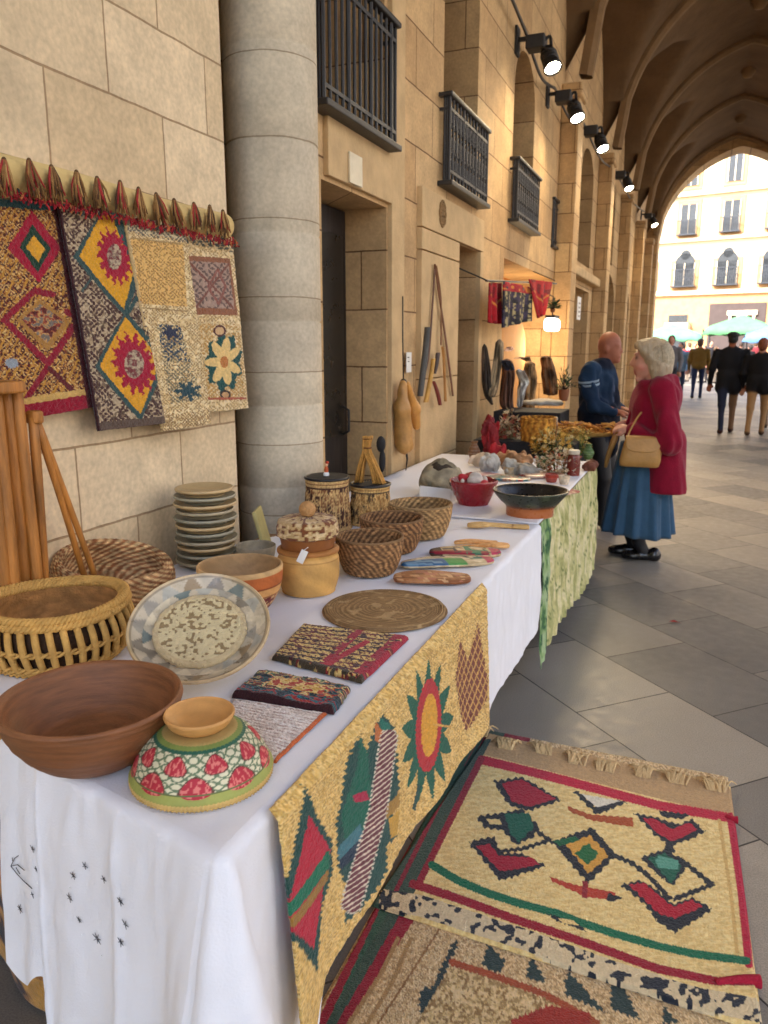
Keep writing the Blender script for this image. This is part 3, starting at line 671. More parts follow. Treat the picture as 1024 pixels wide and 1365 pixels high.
for i, (ty, t) in enumerate(typ):
    y = edge[i][1]
    if ty == 0:
        D = .49 + .03 * math.sin(t * 25) if t < .20 else .49 + .24 * min(1, (t - .20) / .06)
        D = min(D, .75)
    elif ty == 1: D = .755
    else: D = .755 - .31 * min(1, max(0, (y - 1.0) / .16)) ** .8; D -= .12 * max(0, (y - 3.08) / .135) ** 2
    dc = 0 if ty == 1 else (abs(1 - t) * .59 if ty == 0 else t * 2.35)          # distance from the corner
    for j in range(ND):
        f = j / (ND - 1); d = D * f; a = min(d / .018, PI / 2)
        out = .012 * math.sin(a) if d < .0283 else .012
        z = TZ + .0 - (.012 * (1 - math.cos(a)) if d < .0283 else .012 + d - .0283)
        fl = math.exp(-(dc / .075) ** 2)
        out += d * ((.05 if ty < 2 or y > 2.3 else .02) + .17 * fl * (.55 if ty == 2 else 1))
        s = arc[i]
        ripple = .5 + .5 * math.sin(s * (34 if ty == 0 else 13) + 2.4 * f + 1.2 * math.sin(s * 7))
        amp = .012 if ty == 0 else (.009 if y > 2.3 else .002)
        out += amp * d / .5 * ripple * (1 - fl * .6)
        if ty == 0:
            out += .010 * min(1, d / .1) * (1 if t > .235 else 0) * (1 - .6 * t) + .006 * math.exp(-((t - .235) / .012) ** 2) * min(1, d / .08)
            out += .007 * math.exp(-((t - .62 - .02 * f) / .02) ** 2) * min(1, d / .1) - .006 * math.exp(-((t - .86 + .1 * f) / .03) ** 2) * d / .4
        if ty == 1: out += d * .07 * math.sin(t * PI) - .05 * d * math.exp(-((t - .45) / .16) ** 2)
        out += min(1, d / .03) * (.004 * float(vnoise(np.array([s * 9]), np.array([d * 7]), 1, 3)[0]) + .0055 * float(vnoise(np.array([s * 24 + d * 12]), np.array([d * 15 - s * 8]), 1, 5)[0]))
        sx = .012 * math.sin(s * 11) * d / .5 if ty != 1 else 0
        p = edge[i] + nor[i] * out; tg = np.array([-nor[i][1], nor[i][0]])
        cl[i, j] = (*(p + tg * sx), max(z, .012))
CLOTH = empty('white_tablecloth', (-1.1, 2.1, TZ), 'white cotton tablecloth with small embroidered stars, hanging over the near end of the table', 'tablecloth')
CO_ = (1.1, -2.1, -TZ)
sheet('hanging_side', cl, M['cloth'], CLOTH, loc=CO_)
gx, gv = np.meshgrid(np.linspace(-1.63, CN[0], 130), np.linspace(0, 1, 200), indexing='ij')
gy = near_y(gx) * (1 - gv) + FE[1] * gv; bk = -1.63 + .155 * np.clip((gy - 2.35) / .35, 0, 1); gx2 = bk + (gx + 1.63) / 1.018 * (CN[0] + .014 * gv - bk)
edgef = np.minimum(1, np.minimum((CN[0] - gx) / .05, np.minimum((gy - near_y(gx)) / .05, (FE[1] - gy) / .05 + .2)))
gz = TZ + edgef * (.0035 * (fbm(gx, gy, .22, 3) - .4) + .0022 * (vnoise(gx + gy * .5, gy - gx, .06, 6) - .5) + .003 * np.exp(-((gy - 1.62 - .05 * gx) / .008) ** 2))
sheet('top', np.stack([gx2, gy, gz], -1), M['cloth'], CLOTH, loc=CO_)
# embroidered stars on the near side
ink = material('dark embroidery thread', rgb(58, 58, 66), .7, .1, 30, 0); silver = material('silver thread', rgb(235, 235, 235), .35, .1, 30, 0)
cpx, cpy = to_px(cl[:110]); 
def on_cloth(px, py):
    d = (cpx - px) ** 2 + (cpy - py) ** 2; i, j = np.unravel_index(np.argmin(d), d.shape); return cl[i, j] + np.array([*nor[i], 0]) * .003
tg = np.array([-nn[1], nn[0], 0])
for i_, (px, py, n, r) in enumerate([(44, 1130, 5, 6), (50, 1159, 6, 6), (45, 1192, 4, 5), (28, 1208, 7, 7), (99, 1165, 6, 7), (115, 1151, 5, 7), (141, 1169, 5, 7), (95, 1193, 6, 7), (161, 1203, 6, 7), (107, 1227, 6, 5), (170, 1232, 5, 7), (130, 1250, 7, 9), (162, 1253, 6, 7)]):
    c = on_cloth(px, py); m = mpp(c); b = MB()
    for k in range(n):
        a = 2 * PI * k / n + i_; rr = r * m * (.7 + .5 * random.random()); b.tube([c + tg * math.cos(a) * rr * .15 + np.array([0, 0, math.sin(a) * rr * .15]), c + tg * math.cos(a) * rr + np.array([0, 0, math.sin(a) * rr])], [.0009, .0004], 5)
    b.build('embroidered_star', ink, CLOTH, loc=CO_)
b = MB()
for px, py in ((50, 1177), (109, 1246), (137, 1272), (101, 1158), (93, 1184)): c = on_cloth(px, py); b.ball(c, .0016, seg=6, rows=5)
b.build('sequin', silver, CLOTH, loc=CO_)
b = MB()
for q in ([(16, 1155), (22, 1143), (27, 1139)], [(16, 1155), (26, 1150), (34, 1158)], [(16, 1155), (24, 1162), (32, 1172), (44, 1183)], [(20, 1148), (19, 1141)], [(22, 1157), (28, 1163)]):
    b.tube([on_cloth(*p) for p in q], .0008, 5)
b.build('embroidered_twig', ink, CLOTH, loc=CO_)

# green cloth on the second table
ny, nd = 260, 50
Y = np.linspace(3.235, 5.12, ny); gc = np.zeros((ny + 60, nd, 3)); cc = np.zeros((ny + 60, nd, 3))
path = [(-.585, y, 1, 0) for y in Y] + [(-.585 - .95 * t, 5.135, 0, 1) for t in np.linspace(0, 1, 60)]
for i, (x, y, a, b) in enumerate(path):
    s = y - 3.235 if i < ny else 1.9 + (-.585 - x)
    D = .66 - .05 * math.sin(s * 3.1) + .006 * math.sin(s * 23)
    for j in range(nd):
        d = D * j / (nd - 1); amp = .007 * min(1, d / .12) * (1 if s > .24 else .5)
        out = .03 * d + amp * (math.sin(s * 95 + 1.5 * math.sin(d * 9)) + .8 * math.sin(s * 47 + d * 5)) + .012 * float(vnoise(np.array([s * 16.]), np.array([d * 11.]), 1, 4)[0]) * min(1, d / .05)
        gc[i, j] = (x + a * out, y + b * out, TZ - .002 - d)
u = np.repeat(np.array([(p[1] - 3.235 if i < ny else 1.9 - .585 - p[0]) for i, p in enumerate(path)])[:, None], nd, 1); v = TZ - gc[:, :, 2]
p = Paint(u, v, (192, 190, 130))
p.mottle(np.ones(p.x.size, bool), [(172, 170, 112), (198, 192, 134), (212, 204, 150), (222, 212, 166)], .05, 3, 1.6, .5)
strip = p.x < .20; p.mottle(strip, [(70, 110, 66), (118, 152, 92), (150, 176, 120), (164, 186, 140)], .07, 12)
n1 = np.abs(fbm(p.x, p.y, .09, 21) - .5); p.set((n1 < .035) & strip, (52, 92, 60)); p.set((n1 < .012) & (p.x >= .20), (120, 132, 78))
p.fleck(.12, .01)
GC = empty('green_tablecloth', (-1.0, 4.2, TZ), 'crinkled pale green patterned cloth over the second table', 'tablecloth')
sheet('hanging_side', gc, M['textile_fine'], GC, cols=p.c, loc=(1.0, -4.2, -TZ))
gx, gy = np.meshgrid(np.linspace(-1.63, -.585, 60), np.linspace(3.19, 5.13, 90), indexing='ij')
o = sheet('white_table_runner', np.stack([np.maximum(gx, -1.63 + .155 * (gy < 3.3)), gy, TZ + .006 + .004 * (fbm(gx, gy, .2, 8) - .5)], -1), M['cloth'], thick=.002); tag(o, 'flat white cloth covering the top of the second table', 'tablecloth')

# ------------------------------------------------------------------ textiles
def z5(pts): return [(290 + a / 2.333, 780 + b / 2.333) for a, b in pts]
NAVY, RED, CRIM, GREEN, DKG, ORG, GOLD, TEAL, CREAM = (34, 40, 48), (172, 28, 52), (196, 26, 60), (22, 104, 76), (30, 72, 62), (184, 84, 44), (222, 166, 72), (96, 164, 142), (242, 212, 142)
# yellow runner on the front of the table
yy, zz = np.meshgrid(np.linspace(.972, 2.285, 300), np.linspace(0, 1, 260), indexing='ij')
hemY = [.97, 1.25, 1.45, 1.75, 2.3]; hp = np.array([at_x(a, b, -.575)[1:] for a, b in ((649, 958), (547, 1097), (470, 1215), (420, 1300))])
hz = np.interp(yy, hp[::-1, 0], hp[::-1, 1]); hz = np.where(yy < hp[-1, 0], np.minimum(hz, np.maximum(.02, hp[-1, 1] - .9 * (hp[-1, 0] - yy))), hz)
ztop = TZ + .004; Zr = ztop + (hz - ztop) * zz
px, py = to_px(np.stack([np.full_like(yy, -.58), yy, Zr], -1))
p = Paint(px, py, (214, 172, 92))
al = np.ones(p.x.size, bool); p.mottle(al, [(206, 162, 84), (220, 178, 96), (228, 188, 106), (234, 196, 116)], 2.6, 3, 1.6, .7); p.strokes(al, (188, 146, 76), 4.6, 5, .5, .14); p.strokes(al, (242, 208, 136), 5, 8, .6, .14)
p.poly(z5([(262, 625), (290, 720), (335, 790), (333, 890), (295, 990), (268, 1190), (190, 1090), (152, 1040), (140, 1000), (165, 940), (195, 880), (215, 800)]), DKG, 3.5, 8)
p.set(p.x < -1, DKG)
p.poly(z5([(265, 712), (330, 820), (290, 985), (255, 1118), (172, 1050), (182, 985), (225, 850)]), (188, 30, 52), 1.5, 6)
p.poly(z5([(158, 1012), (325, 815), (325, 872), (160, 1050)]), (18, 112, 78), 1, 5); p.poly(z5([(165, 1052), (322, 876), (318, 912), (195, 1052)]), (160, 118, 50), 1, 5)
p.line(z5([(170, 1060), (160, 1150), (152, 1255)]), (40, 50, 40), 4, 2, 6)
p.poly(z5([(505, 402), (532, 440), (540, 640), (515, 700), (525, 780), (490, 800), (488, 880), (430, 965), (365, 1045), (372, 930), (352, 870), (350, 740), (372, 640), (385, 550), (430, 460), (445, 520), (485, 420)]), DKG, 4.5, 9)
p.poly(z5([(430, 465), (450, 520), (455, 640), (430, 760), (375, 790), (365, 720), (390, 640), (420, 560)]), (20, 96, 72), 2, 7)
p.poly(z5([(490, 410), (520, 430), (528, 470), (490, 490)]), (24, 110, 90), 1, 5); p.poly(z5([(478, 420), (496, 450), (492, 492), (472, 480)]), (196, 110, 48))
p.poly(z5([(402, 650), (440, 634), (448, 662), (408, 672)]), (178, 36, 66), 1, 5)
p.poly(z5([(352, 815), (420, 735), (425, 775), (356, 850)]), (70, 120, 128), 1, 4); p.poly(z5([(355, 850), (425, 775), (420, 820), (360, 880)]), (32, 48, 66), 1, 4)
p.poly(z5([(490, 680), (542, 640), (540, 680), (495, 720)]), (170, 128, 52), 1, 4); p.poly(z5([(500, 720), (542, 690), (530, 770), (505, 780)]), (206, 158, 60), 1, 4)
br = near_line(p.x, p.y, z5([(515, 470), (470, 700), (420, 860), (382, 985)]), 20); p.set(br, (112, 52, 58)); st = br & (((p.x * .9 + p.y * 1.1) % 7) < 2.4); p.set(st, (222, 204, 178))
e2 = near_line(p.x, p.y, z5([(515, 470), (470, 700), (420, 860), (382, 985)]), 24) & ~br & ((p.y % 6) < 3.4); p.set(e2, (220, 208, 184))
p.ell(*z5([(632, 450)])[0], 33, 96, (24, 92, 66), 1, 5, rot=R(6), star=13, depth=.42); p.line(z5([(605, 620), (588, 690)]), DKG, 4, 1, 5)
p.ell(*z5([(637, 432)])[0], 15, 62, (186, 42, 44), 1.5, 6, rot=R(5)); p.ell(*z5([(640, 432)])[0], 9.5, 42, (222, 160, 44), 1, 5, rot=R(5)); p.line(z5([(655, 430), (700, 436)]), (222, 168, 80), 3)
fan = inside(*p.co(1.5, 5), z5([(742, 160), (765, 235), (800, 108), (818, 300), (812, 350), (755, 455), (738, 400), (722, 300)])); p.set(fan, (122, 58, 36)); p.set(fan & ((np.abs(((p.x - 610) * 1.0 + .35 * p.y) % 6 - 3) < .8) | (np.abs(((p.x - 610) * 1.2 - .5 * p.y) % 8 - 4) < .7)), (206, 158, 84))
p.fleck(.16, 1.6)
w_ = .006 * np.sin(yy * 14 + 2 * zz) * zz + .008 + .018 * zz + .02 * zz * np.exp(-((yy - .97) / .1) ** 2) + .004 * (vnoise(yy * 60, zz * 60, 1.0, 2) * .5 + vnoise(yy * 160, zz * 110, 1.0, 5) * .5 - .5)
drop = np.where(zz < .03, (.03 - zz) * .5, 0)
o = sheet('hanging_runner', np.stack([-.582 + w_ - drop, yy, Zr + drop * .3], -1), M['textile'], cols=p.c, thick=.005)
tag(o, 'golden wool runner with red diamond and green flower, hanging on the table front', 'textile')
# plain tan backing cloth between runner and floor
yy, zz = np.meshgrid(np.linspace(1.24, 2.27, 60), np.linspace(0, 1, 30), indexing='ij')
o = sheet('tan_backing_cloth', np.stack([-.60 + .006 * np.sin(yy * 9) * zz - .15 * zz, yy, .50 - .485 * zz], -1), material('plain tan cotton', rgb(206, 164, 92), .9, .1, 20, .2, 200), thick=.004); tag(o, 'plain tan cotton cloth showing below the golden runner', 'textile')

# rugs on the floor
def z6(pts): return [(560 + a / 2.207, 960 + b / 2.207) for a, b in pts]
def rug_grid(TL, TR, BR, BL, nu, nv):
    u, v = np.meshgrid(np.linspace(0, 1, nu), np.linspace(0, 1, nv), indexing='ij'); u, v = u[..., None], v[..., None]
    return (np.array(TL) * (1 - u) + np.array(TR) * u) * (1 - v) + (np.array(BL) * (1 - u) + np.array(BR) * u) * v
def rug_z(G, base, th, seed, edge=3):
    nu, nv = G.shape[:2]; z = base + th + .005 * (fbm(G[..., 0], G[..., 1], .25, seed) - .4) + .0022 * (vnoise(G[..., 0] * 400, G[..., 1] * 160, 1, seed) - .5)
    z[:edge] = base; z[-edge:] = base; z[:, :edge] = base; z[:, -edge:] = base
    return np.concatenate([G, z[..., None]], -1)
G = rug_grid((-.73, 2.80), (.20, 2.78), (.25, .72), (-.70, .72), 330, 560); px, py = to_px(np.concatenate([G, np.zeros(G.shape[:2] + (1,))], -1))
p = Paint(px, py, (196, 164, 112)); al = np.ones(p.x.size, bool)
p.mottle(al, [(184, 150, 104), (202, 168, 118), (214, 182, 130), (222, 192, 142)], 2.4, 6, .7, 1.3); p.strokes(al, (160, 126, 84), 5, 5, .45, .14); p.strokes(al, (236, 212, 166), 5, 9, .6, .15)
X5, Y5 = (p.x - 290) * 2.333, (p.y - 780) * 2.333
def bx(y): return 690 + (y - 600) * (310 - 690) / (1365 - 600)        # left edge of the rug in the detail sketch
def strip(o0, o1, w0, w1, col):   # a stripe running along the left border, its width given far and near
    f = np.clip((Y5 - 600) / 765, -.3, 1.6); a = bx(Y5) + o0 + (w0 - o0) * f; b = bx(Y5) + o1 + (w1 - o1) * f; p.set((X5 >= a) & (X5 <= b), col)
strip(0, 210, 0, 100, (150, 30, 50)); strip(8, 62, 34, 66, (52, 92, 72)); strip(62, 76, 34, 66, (56, 92, 74)); strip(78, 128, 34, 66, (60, 86, 72))
for c in ([(560, 1110), (500, 1230), (380, 1420)], [(600, 1110), (545, 1240), (440, 1420)]): p.line(z5(c), (176, 140, 90), 6)
p.line(z5([(690, 1080), (580, 1250), (470, 1420)]), (150, 110, 66), 3)
p.line(z5([(740, 1125), (700, 1210), (655, 1320)]), (50, 66, 64), 8, 4, 8); p.ell(*z5([(650, 1310)])[0], 10, 22, (48, 66, 66), 3, 8)
inn = inside(p.x, p.y, z6([(95, 725), (400, 830), (520, 900), (700, 1050), (-100, 1050)])); p.mottle(inn, [(170, 140, 92), (208, 178, 120), (222, 194, 140), (228, 200, 150)], 4, 16); hs = inn & (vnoise(p.x, p.y, 3.2, 31) < .3); p.set(hs, (150, 118, 72))
p.line(z6([(95, 722), (230, 765), (360, 815), (420, 845), (520, 900)]), (166, 80, 48), 9, 1.5, 6); p.poly(z6([(270, 890), (380, 850), (500, 870), (500, 960), (240, 960)]), (160, 52, 40), 3, 7)
for tri in ([(200, 668), (255, 722), (230, 755), (180, 728)], [(325, 700), (375, 785), (310, 768)], [(438, 752), (550, 872), (430, 820), (425, 780)], [(562, 772), (600, 800), (650, 894), (560, 860)], [(715, 848), (760, 900), (715, 905)]): p.poly(z6(tri), (46, 66, 64), 4, 8)
p.fleck(.18, 1.8)
o = sheet('tan_rug', rug_z(G, .002, .006, 3), M['textile'], cols=p.c); tag(o, 'long tan kilim with red and green striped border, lying under the cream rug', 'rug')

G = rug_grid((-.665, 2.75), (.205, 2.70), (.242, 1.650), (-.722, 1.695), 430, 470); px, py = to_px(np.concatenate([G, np.full(G.shape[:2] + (1,), .012)], -1))
p = Paint(px, py, CREAM); X6, Y6 = (p.x - 560) * 2.207, (p.y - 960) * 2.207; sx, sy = p.x, p.y; p.x, p.y = X6, Y6
al = np.ones(p.x.size, bool); p.mottle(al, [(232, 200, 130), (240, 210, 138), (244, 216, 146), (248, 222, 156)], 7, 4, .45, 1.5)
J, PE = 7, 20
p.poly([(-200, 0), (300, 0), (950, 215), (960, 300), (185, 105), (-60, 40)], (196, 160, 112))                     # burlap end
gl = (X6 - 185) * (480 - 110) - (Y6 - 110) * (0 - 185) < 0; p.set(gl & (Y6 > 60), (58, 84, 72)); p.set(gl & (np.abs((X6 - 128) * 370 + (Y6 - 110) * 185) < 2800) & (Y6 > 60), (140, 36, 56))
p.line([(185, 122), (440, 185), (700, 255), (925, 295)], CRIM, 27, 3, 9); p.line([(180, 118), (90, 298), (-6, 490)], (150, 30, 52), 20, 2, 9)
p.line([(915, 290), (945, 500), (968, 725)], (188, 24, 60), 26, 2, 8); p.line([(880, 300), (912, 500), (932, 690)], (222, 182, 110), 10)
p.line([(35, 432), (110, 478), (200, 516), (300, 548), (400, 575), (470, 602), (560, 632), (700, 672), (800, 694), (960, 716)], (16, 112, 78), 24, 3, 8)
p.poly([(370, 575), (405, 585), (470, 610), (492, 632), (440, 612), (400, 598)], NAVY, 4, 12); p.poly([(405, 590), (450, 596), (468, 612), (420, 606)], CREAM)
band = inside(p.x, p.y, [(-120, 500), (0, 520), (300, 618), (560, 712), (800, 790), (1010, 830), (1010, 900), (800, 858), (560, 790), (300, 682), (0, 585), (-120, 560)])
p.line([(-20, 488), (120, 535), (300, 600), (500, 668), (700, 740), (870, 775), (1000, 775)], (158, 26, 48), 26, 3, 9); p.set(band, (226, 206, 164))
sp = vnoise(X6 * 1.0, Y6 * 1.25, 22, 41) * .6 + vnoise(X6, Y6, 11, 43) * .4; p.set(band & (sp > .575), (42, 48, 58))
D_ = [([(215, 185), (300, 172), (418, 240), (320, 272), (262, 255)], NAVY, J), ([(240, 190), (300, 180), (400, 236), (322, 260), (272, 245)], RED, 3), ([(450, 214), (520, 284), (607, 248), (590, 238), (520, 262), (468, 212)], NAVY, J), ([(475, 222), (590, 242), (520, 262)], (232, 224, 204), 2),
      ([(435, 258), (500, 283), (627, 293), (627, 320), (570, 312), (500, 300), (435, 272)], (178, 84, 40), 3), ([(165, 288), (240, 278), (300, 265), (352, 320), (335, 350), (280, 374), (245, 330), (190, 322)], NAVY, J), ([(248, 280), (320, 278), (336, 320), (290, 366), (266, 340)], (20, 100, 78), 4), ([(195, 296), (235, 296), (240, 312), (205, 312)], CREAM, 2),
      ([(143, 365), (215, 348), (240, 398), (300, 398), (372, 435), (290, 462), (235, 478), (188, 420)], NAVY, J), ([(165, 376), (205, 370), (232, 405), (330, 410), (352, 430), (280, 446), (235, 450), (200, 415)], RED, 3),
      ([(505, 322), (580, 402), (495, 486), (388, 364)], NAVY, J), ([(500, 345), (556, 404), (495, 456), (428, 370)], GOLD, 5), ([(390, 362), (455, 348), (470, 360), (410, 376)], (26, 104, 64), 2), ([(492, 368), (526, 400), (495, 432), (455, 398)], (36, 110, 62), 5),
      ([(378, 465), (450, 488), (575, 513), (577, 537), (490, 527), (392, 482)], (190, 66, 44), 3), ([(556, 515), (596, 528), (560, 542), (545, 530)], NAVY, 4), ([(478, 478), (494, 478), (492, 530), (476, 530)], (150, 36, 48), 2),
      ([(628, 278), (700, 292), (760, 312), (800, 296), (838, 335), (790, 357), (735, 374), (690, 342)], NAVY, J), ([(655, 294), (690, 294), (742, 326), (790, 306), (816, 325), (780, 346), (742, 362), (695, 335)], (182, 24, 52), 3), ([(700, 270), (795, 282), (770, 296), (715, 290)], NAVY, 4),
      ([(720, 366), (745, 366), (750, 395), (722, 395)], NAVY, 4), ([(648, 410), (720, 384), (795, 430), (740, 494), (700, 462)], NAVY, J), ([(670, 412), (720, 396), (770, 435), (740, 488)], (22, 98, 76), 4), ([(692, 418), (702, 404), (760, 418), (760, 446), (700, 440)], TEAL, 2),
      ([(588, 490), (650, 478), (700, 508), (745, 548), (800, 528), (862, 562), (750, 634), (700, 602), (658, 545)], NAVY, J), ([(612, 490), (660, 485), (742, 556), (800, 535), (832, 555), (750, 590), (700, 575), (650, 525)], (182, 26, 50), 5)]
for ln, w in (([(240, 392), (300, 385), (385, 358)], 11), ([(330, 325), (390, 365)], 11), ([(565, 402), (620, 425), (662, 455), (735, 530)], 13), ([(765, 415), (860, 490), (750, 532)], 14), ([(487, 480), (487, 520)], 10)): p.line(ln, NAVY, w, 6, 18)
for q, c, j in D_: p.poly(q, c, j, PE)
p.fleck(.09, 4.0)
o = sheet('cream_rug', rug_z(G, .011, .007, 9), M['textile'], cols=p.c); tag(o, 'cream kilim with jagged red, green and navy diamonds, on top of the tan rug', 'rug'); CRUG = o
tf = material('raw jute', rgb(206, 176, 128), .95, .2, 60, .4, 200)
for (a, b) in ((178, 45), (250, 84), (365, 100), (462, 130), (545, 150), (650, 166), (760, 186), (870, 208)):
    c = at_z(560 + a / 2.207, 960 + b / 2.207, .012); m = MB(); s = .9 + .3 * random.random()
    for k in range(22):
        an = R(60 + 75 * random.random()); L = s * (.045 + .03 * random.random()); q0 = c + np.array([random.uniform(-.028, .028), -.012, .004])
        m.tube(smooth_path([q0, q0 + np.array([math.cos(an) * L * .5, math.sin(an) * L * .5, .022 + .01 * random.random()]), q0 + np.array([math.cos(an) * L * 1.1, math.sin(an) * L, .003])], 6), [.004, .004, .0035, .003, .0025, .0015], 5)
    m.build('tassel', tf, CRUG)
for q, w in (([(900, 283), (922, 292), (934, 294)], .016), ([(870, 772), (950, 765), (1002, 770)], .02)):
    P3 = [at_z(560 + a / 2.207, 960 + b / 2.207, .018) for a, b in q]; m = MB().tube(smooth_path(P3, 10), np.linspace(.5, 1, 10) * w * .8, 8)
    m.build('red_edge_knot', material('crimson wool', rgb(170, 22, 52), .95, .2, 50, .5, 200), CRUG, True)

# patterned bundle below the white cloth at the left
yy, zz = np.meshgrid(np.linspace(0, 1, 90), np.linspace(0, 1, 120), indexing='ij')
p = Paint(yy * 100, zz * 160, (30, 24, 20)); p.mottle(np.ones(p.x.size, bool), [(24, 20, 18), (60, 34, 22), (150, 100, 40), (196, 142, 60)], 12, 5); p.fleck(.2, 2)
o = sheet('hanging_dark_rug', np.stack([-1.62 + .85 * yy, 1.20 - .2 * yy + .02 * np.sin(yy * 14), .74 - .73 * zz], -1), M['textile'], cols=p.c, thick=.01); tag(o, 'black and gold patterned rug hanging below the white cloth at the lower left corner', 'rug')

# wall hangings
def z1(pts): return [(a / 2.844, 180 + b / 2.844) for a, b in pts]
def wall_textile(name, q, X, nu, nv, painter, lb, wave=.006, seed=1, curl=0):
    (tl, tr, brr, bl) = [np.array(c, float) for c in z1(q)]
    u, v = np.meshgrid(np.linspace(0, 1, nu), np.linspace(0, 1, nv), indexing='ij'); u_, v_ = u[..., None], v[..., None]
    pp = (tl * (1 - u_) + tr * u_) * (1 - v_) + (bl * (1 - u_) + brr * u_) * v_
    Pw = at_x(pp[..., 0], pp[..., 1], X); p = Paint((pp[..., 0]) * 2.844, (pp[..., 1] - 180) * 2.844, (150, 110, 70)); painter(p, u.ravel(), v.ravel()); p.fleck(.16, 4, seed)
    Pw[..., 0] += wave * np.sin(u * 5 + seed + v * 1.5) * v + .02 * v * curl + .0035 * (vnoise(u * nu / 3, v * nv / 3, 1, seed) - .5)
    o = sheet(name, Pw, M['textile'], cols=p.c, thick=.008); return tag(o, lb, 'wall hanging', 'rugs hanging on the wall')
def P1(p, u, v):
    al = np.ones(p.x.size, bool); p.mottle(al, [(92, 32, 30), (118, 56, 38), (110, 50, 36), (132, 74, 44)], 10, 3, 1, 1.3); p.strokes(al, (214, 178, 112), 17, 4, .85, .2); p.strokes(al, (186, 130, 56), 14, 9, .6, .2); p.strokes(al, (70, 24, 26), 15, 12, .5, .2)
    p.set((np.abs(((p.x + p.y * .5) % 26) - 13) < 4) & (vnoise(p.x, p.y, 20, 9) > .45), (190, 138, 56)); p.set((v < .035), (46, 74, 74))
    for q in ([(115, 285), (230, 430), (145, 560), (25, 430), (115, 285)],): p.poly(q, (160, 24, 50), 3, 12)
    p.poly([(118, 340), (190, 430), (140, 520), (72, 425)], (30, 62, 44), 2, 10); p.poly([(125, 380), (168, 430), (142, 482), (95, 425)], (220, 160, 46), 2, 9)
    p.line([(195, 605), (130, 590), (15, 700), (180, 865), (292, 700), (250, 670)], (142, 26, 46), 24, 4, 12); p.poly([(150, 625), (260, 705), (180, 820), (60, 700)], (170, 124, 62), 4, 12); p.mottle(inside(p.x, p.y, [(150, 640), (240, 705), (175, 790), (80, 700)]), [(96, 40, 34), (150, 60, 48), (196, 150, 90), (120, 110, 100)], 12, 8)
    p.line([(180, 880), (100, 1000)], (140, 26, 44), 22, 3, 12); p.line([(185, 885), (300, 1000)], (96, 30, 34), 20, 3, 12); p.ell(45, 865, 26, 18, (150, 160, 170), 4, 9)
    p.set(v > .935, (148, 20, 44)); p.set((v > .905) & (v <= .935) , (206, 168, 96)); p.set(u > .965, (84, 26, 32))
def P2(p, u, v):
    al = np.ones(p.x.size, bool); p.mottle(al, [(92, 72, 56), (124, 102, 80), (156, 134, 104), (184, 162, 128)], 16, 6, 1, .7); p.strokes(al, (196, 176, 144), 20, 5, .8, .2); p.strokes(al, (74, 44, 40), 22, 15, .7, .22)
    p.poly([(395, 262), (455, 290), (525, 530), (468, 690), (270, 462)], (54, 80, 78), 2, 10); p.line([(340, 545), (305, 590)], (54, 80, 78), 10); p.line([(468, 690), (520, 600)], (54, 80, 78), 14)
    p.poly([(385, 290), (418, 300), (500, 520), (462, 660), (295, 460)], (222, 162, 40), 2, 9)
    p.poly([(468, 668), (590, 810), (600, 900), (520, 1085), (352, 880)], (54, 80, 78), 2, 10); p.poly([(468, 690), (556, 800), (580, 890), (520, 1058), (372, 876)], (222, 160, 40), 2, 9)
    for cx, cy, rx, ry in ((428, 462, 66, 118), (498, 868, 82, 128)):
        p.ell(cx, cy, rx, ry, (164, 24, 52), 9, 22, rot=R(-14), star=14, depth=.35); m = ((p.x - cx) / (rx * .42)) ** 2 + ((p.y - cy) / (ry * .42)) ** 2 < 1; p.mottle(m, [(120, 60, 60), (150, 130, 110), (190, 170, 140)], 9, 5)
    p.set(v > .965, (96, 78, 66)); p.set(u < .03, (60, 30, 34))
def lace(p, m, light, dark, sc, seed, thr=.60): p.strokes(m, dark, sc * 1.15, seed, 1.25 - thr * .8, .2)
def P3(p, u, v):
    al = np.ones(p.x.size, bool); p.mottle(al, [(220, 192, 138), (232, 208, 156), (238, 218, 172)], 9, 4); lace(p, al, 0, (170, 136, 88), 11, 5, .66)
    m = inside(p.x, p.y, [(490, 388), (690, 410), (700, 650), (530, 640)]); p.set(m, (228, 186, 112)); lace(p, m, 0, (168, 124, 66), 12, 6, .60)
    p.line([(492, 390), (690, 414)], (170, 140, 90), 6); p.line([(530, 655), (700, 668)], (160, 130, 84), 6); p.set((v > .02) & (v < .075), (222, 206, 168)); lace(p, (v < .085), 0, (104, 100, 90), 14, 8, .52)
    m = inside(p.x, p.y, [(590, 715), (672, 722), (752, 1000), (640, 1020)]); lace(p, m, 0, (120, 112, 88), 13, 9, .54); lace(p, m & (p.y < 860), 0, (50, 68, 88), 17, 11, .64); p.ell(640, 750, 36, 30, (44, 50, 72), 4, 10, star=5, depth=.6)
    p.ell(700, 970, 56, 44, (40, 72, 80), 6, 14, star=7, depth=.7)
    p.set(u < .03, (196, 168, 118)); m = v > .93; lace(p, m, 0, (150, 118, 76), 10, 15, .55)
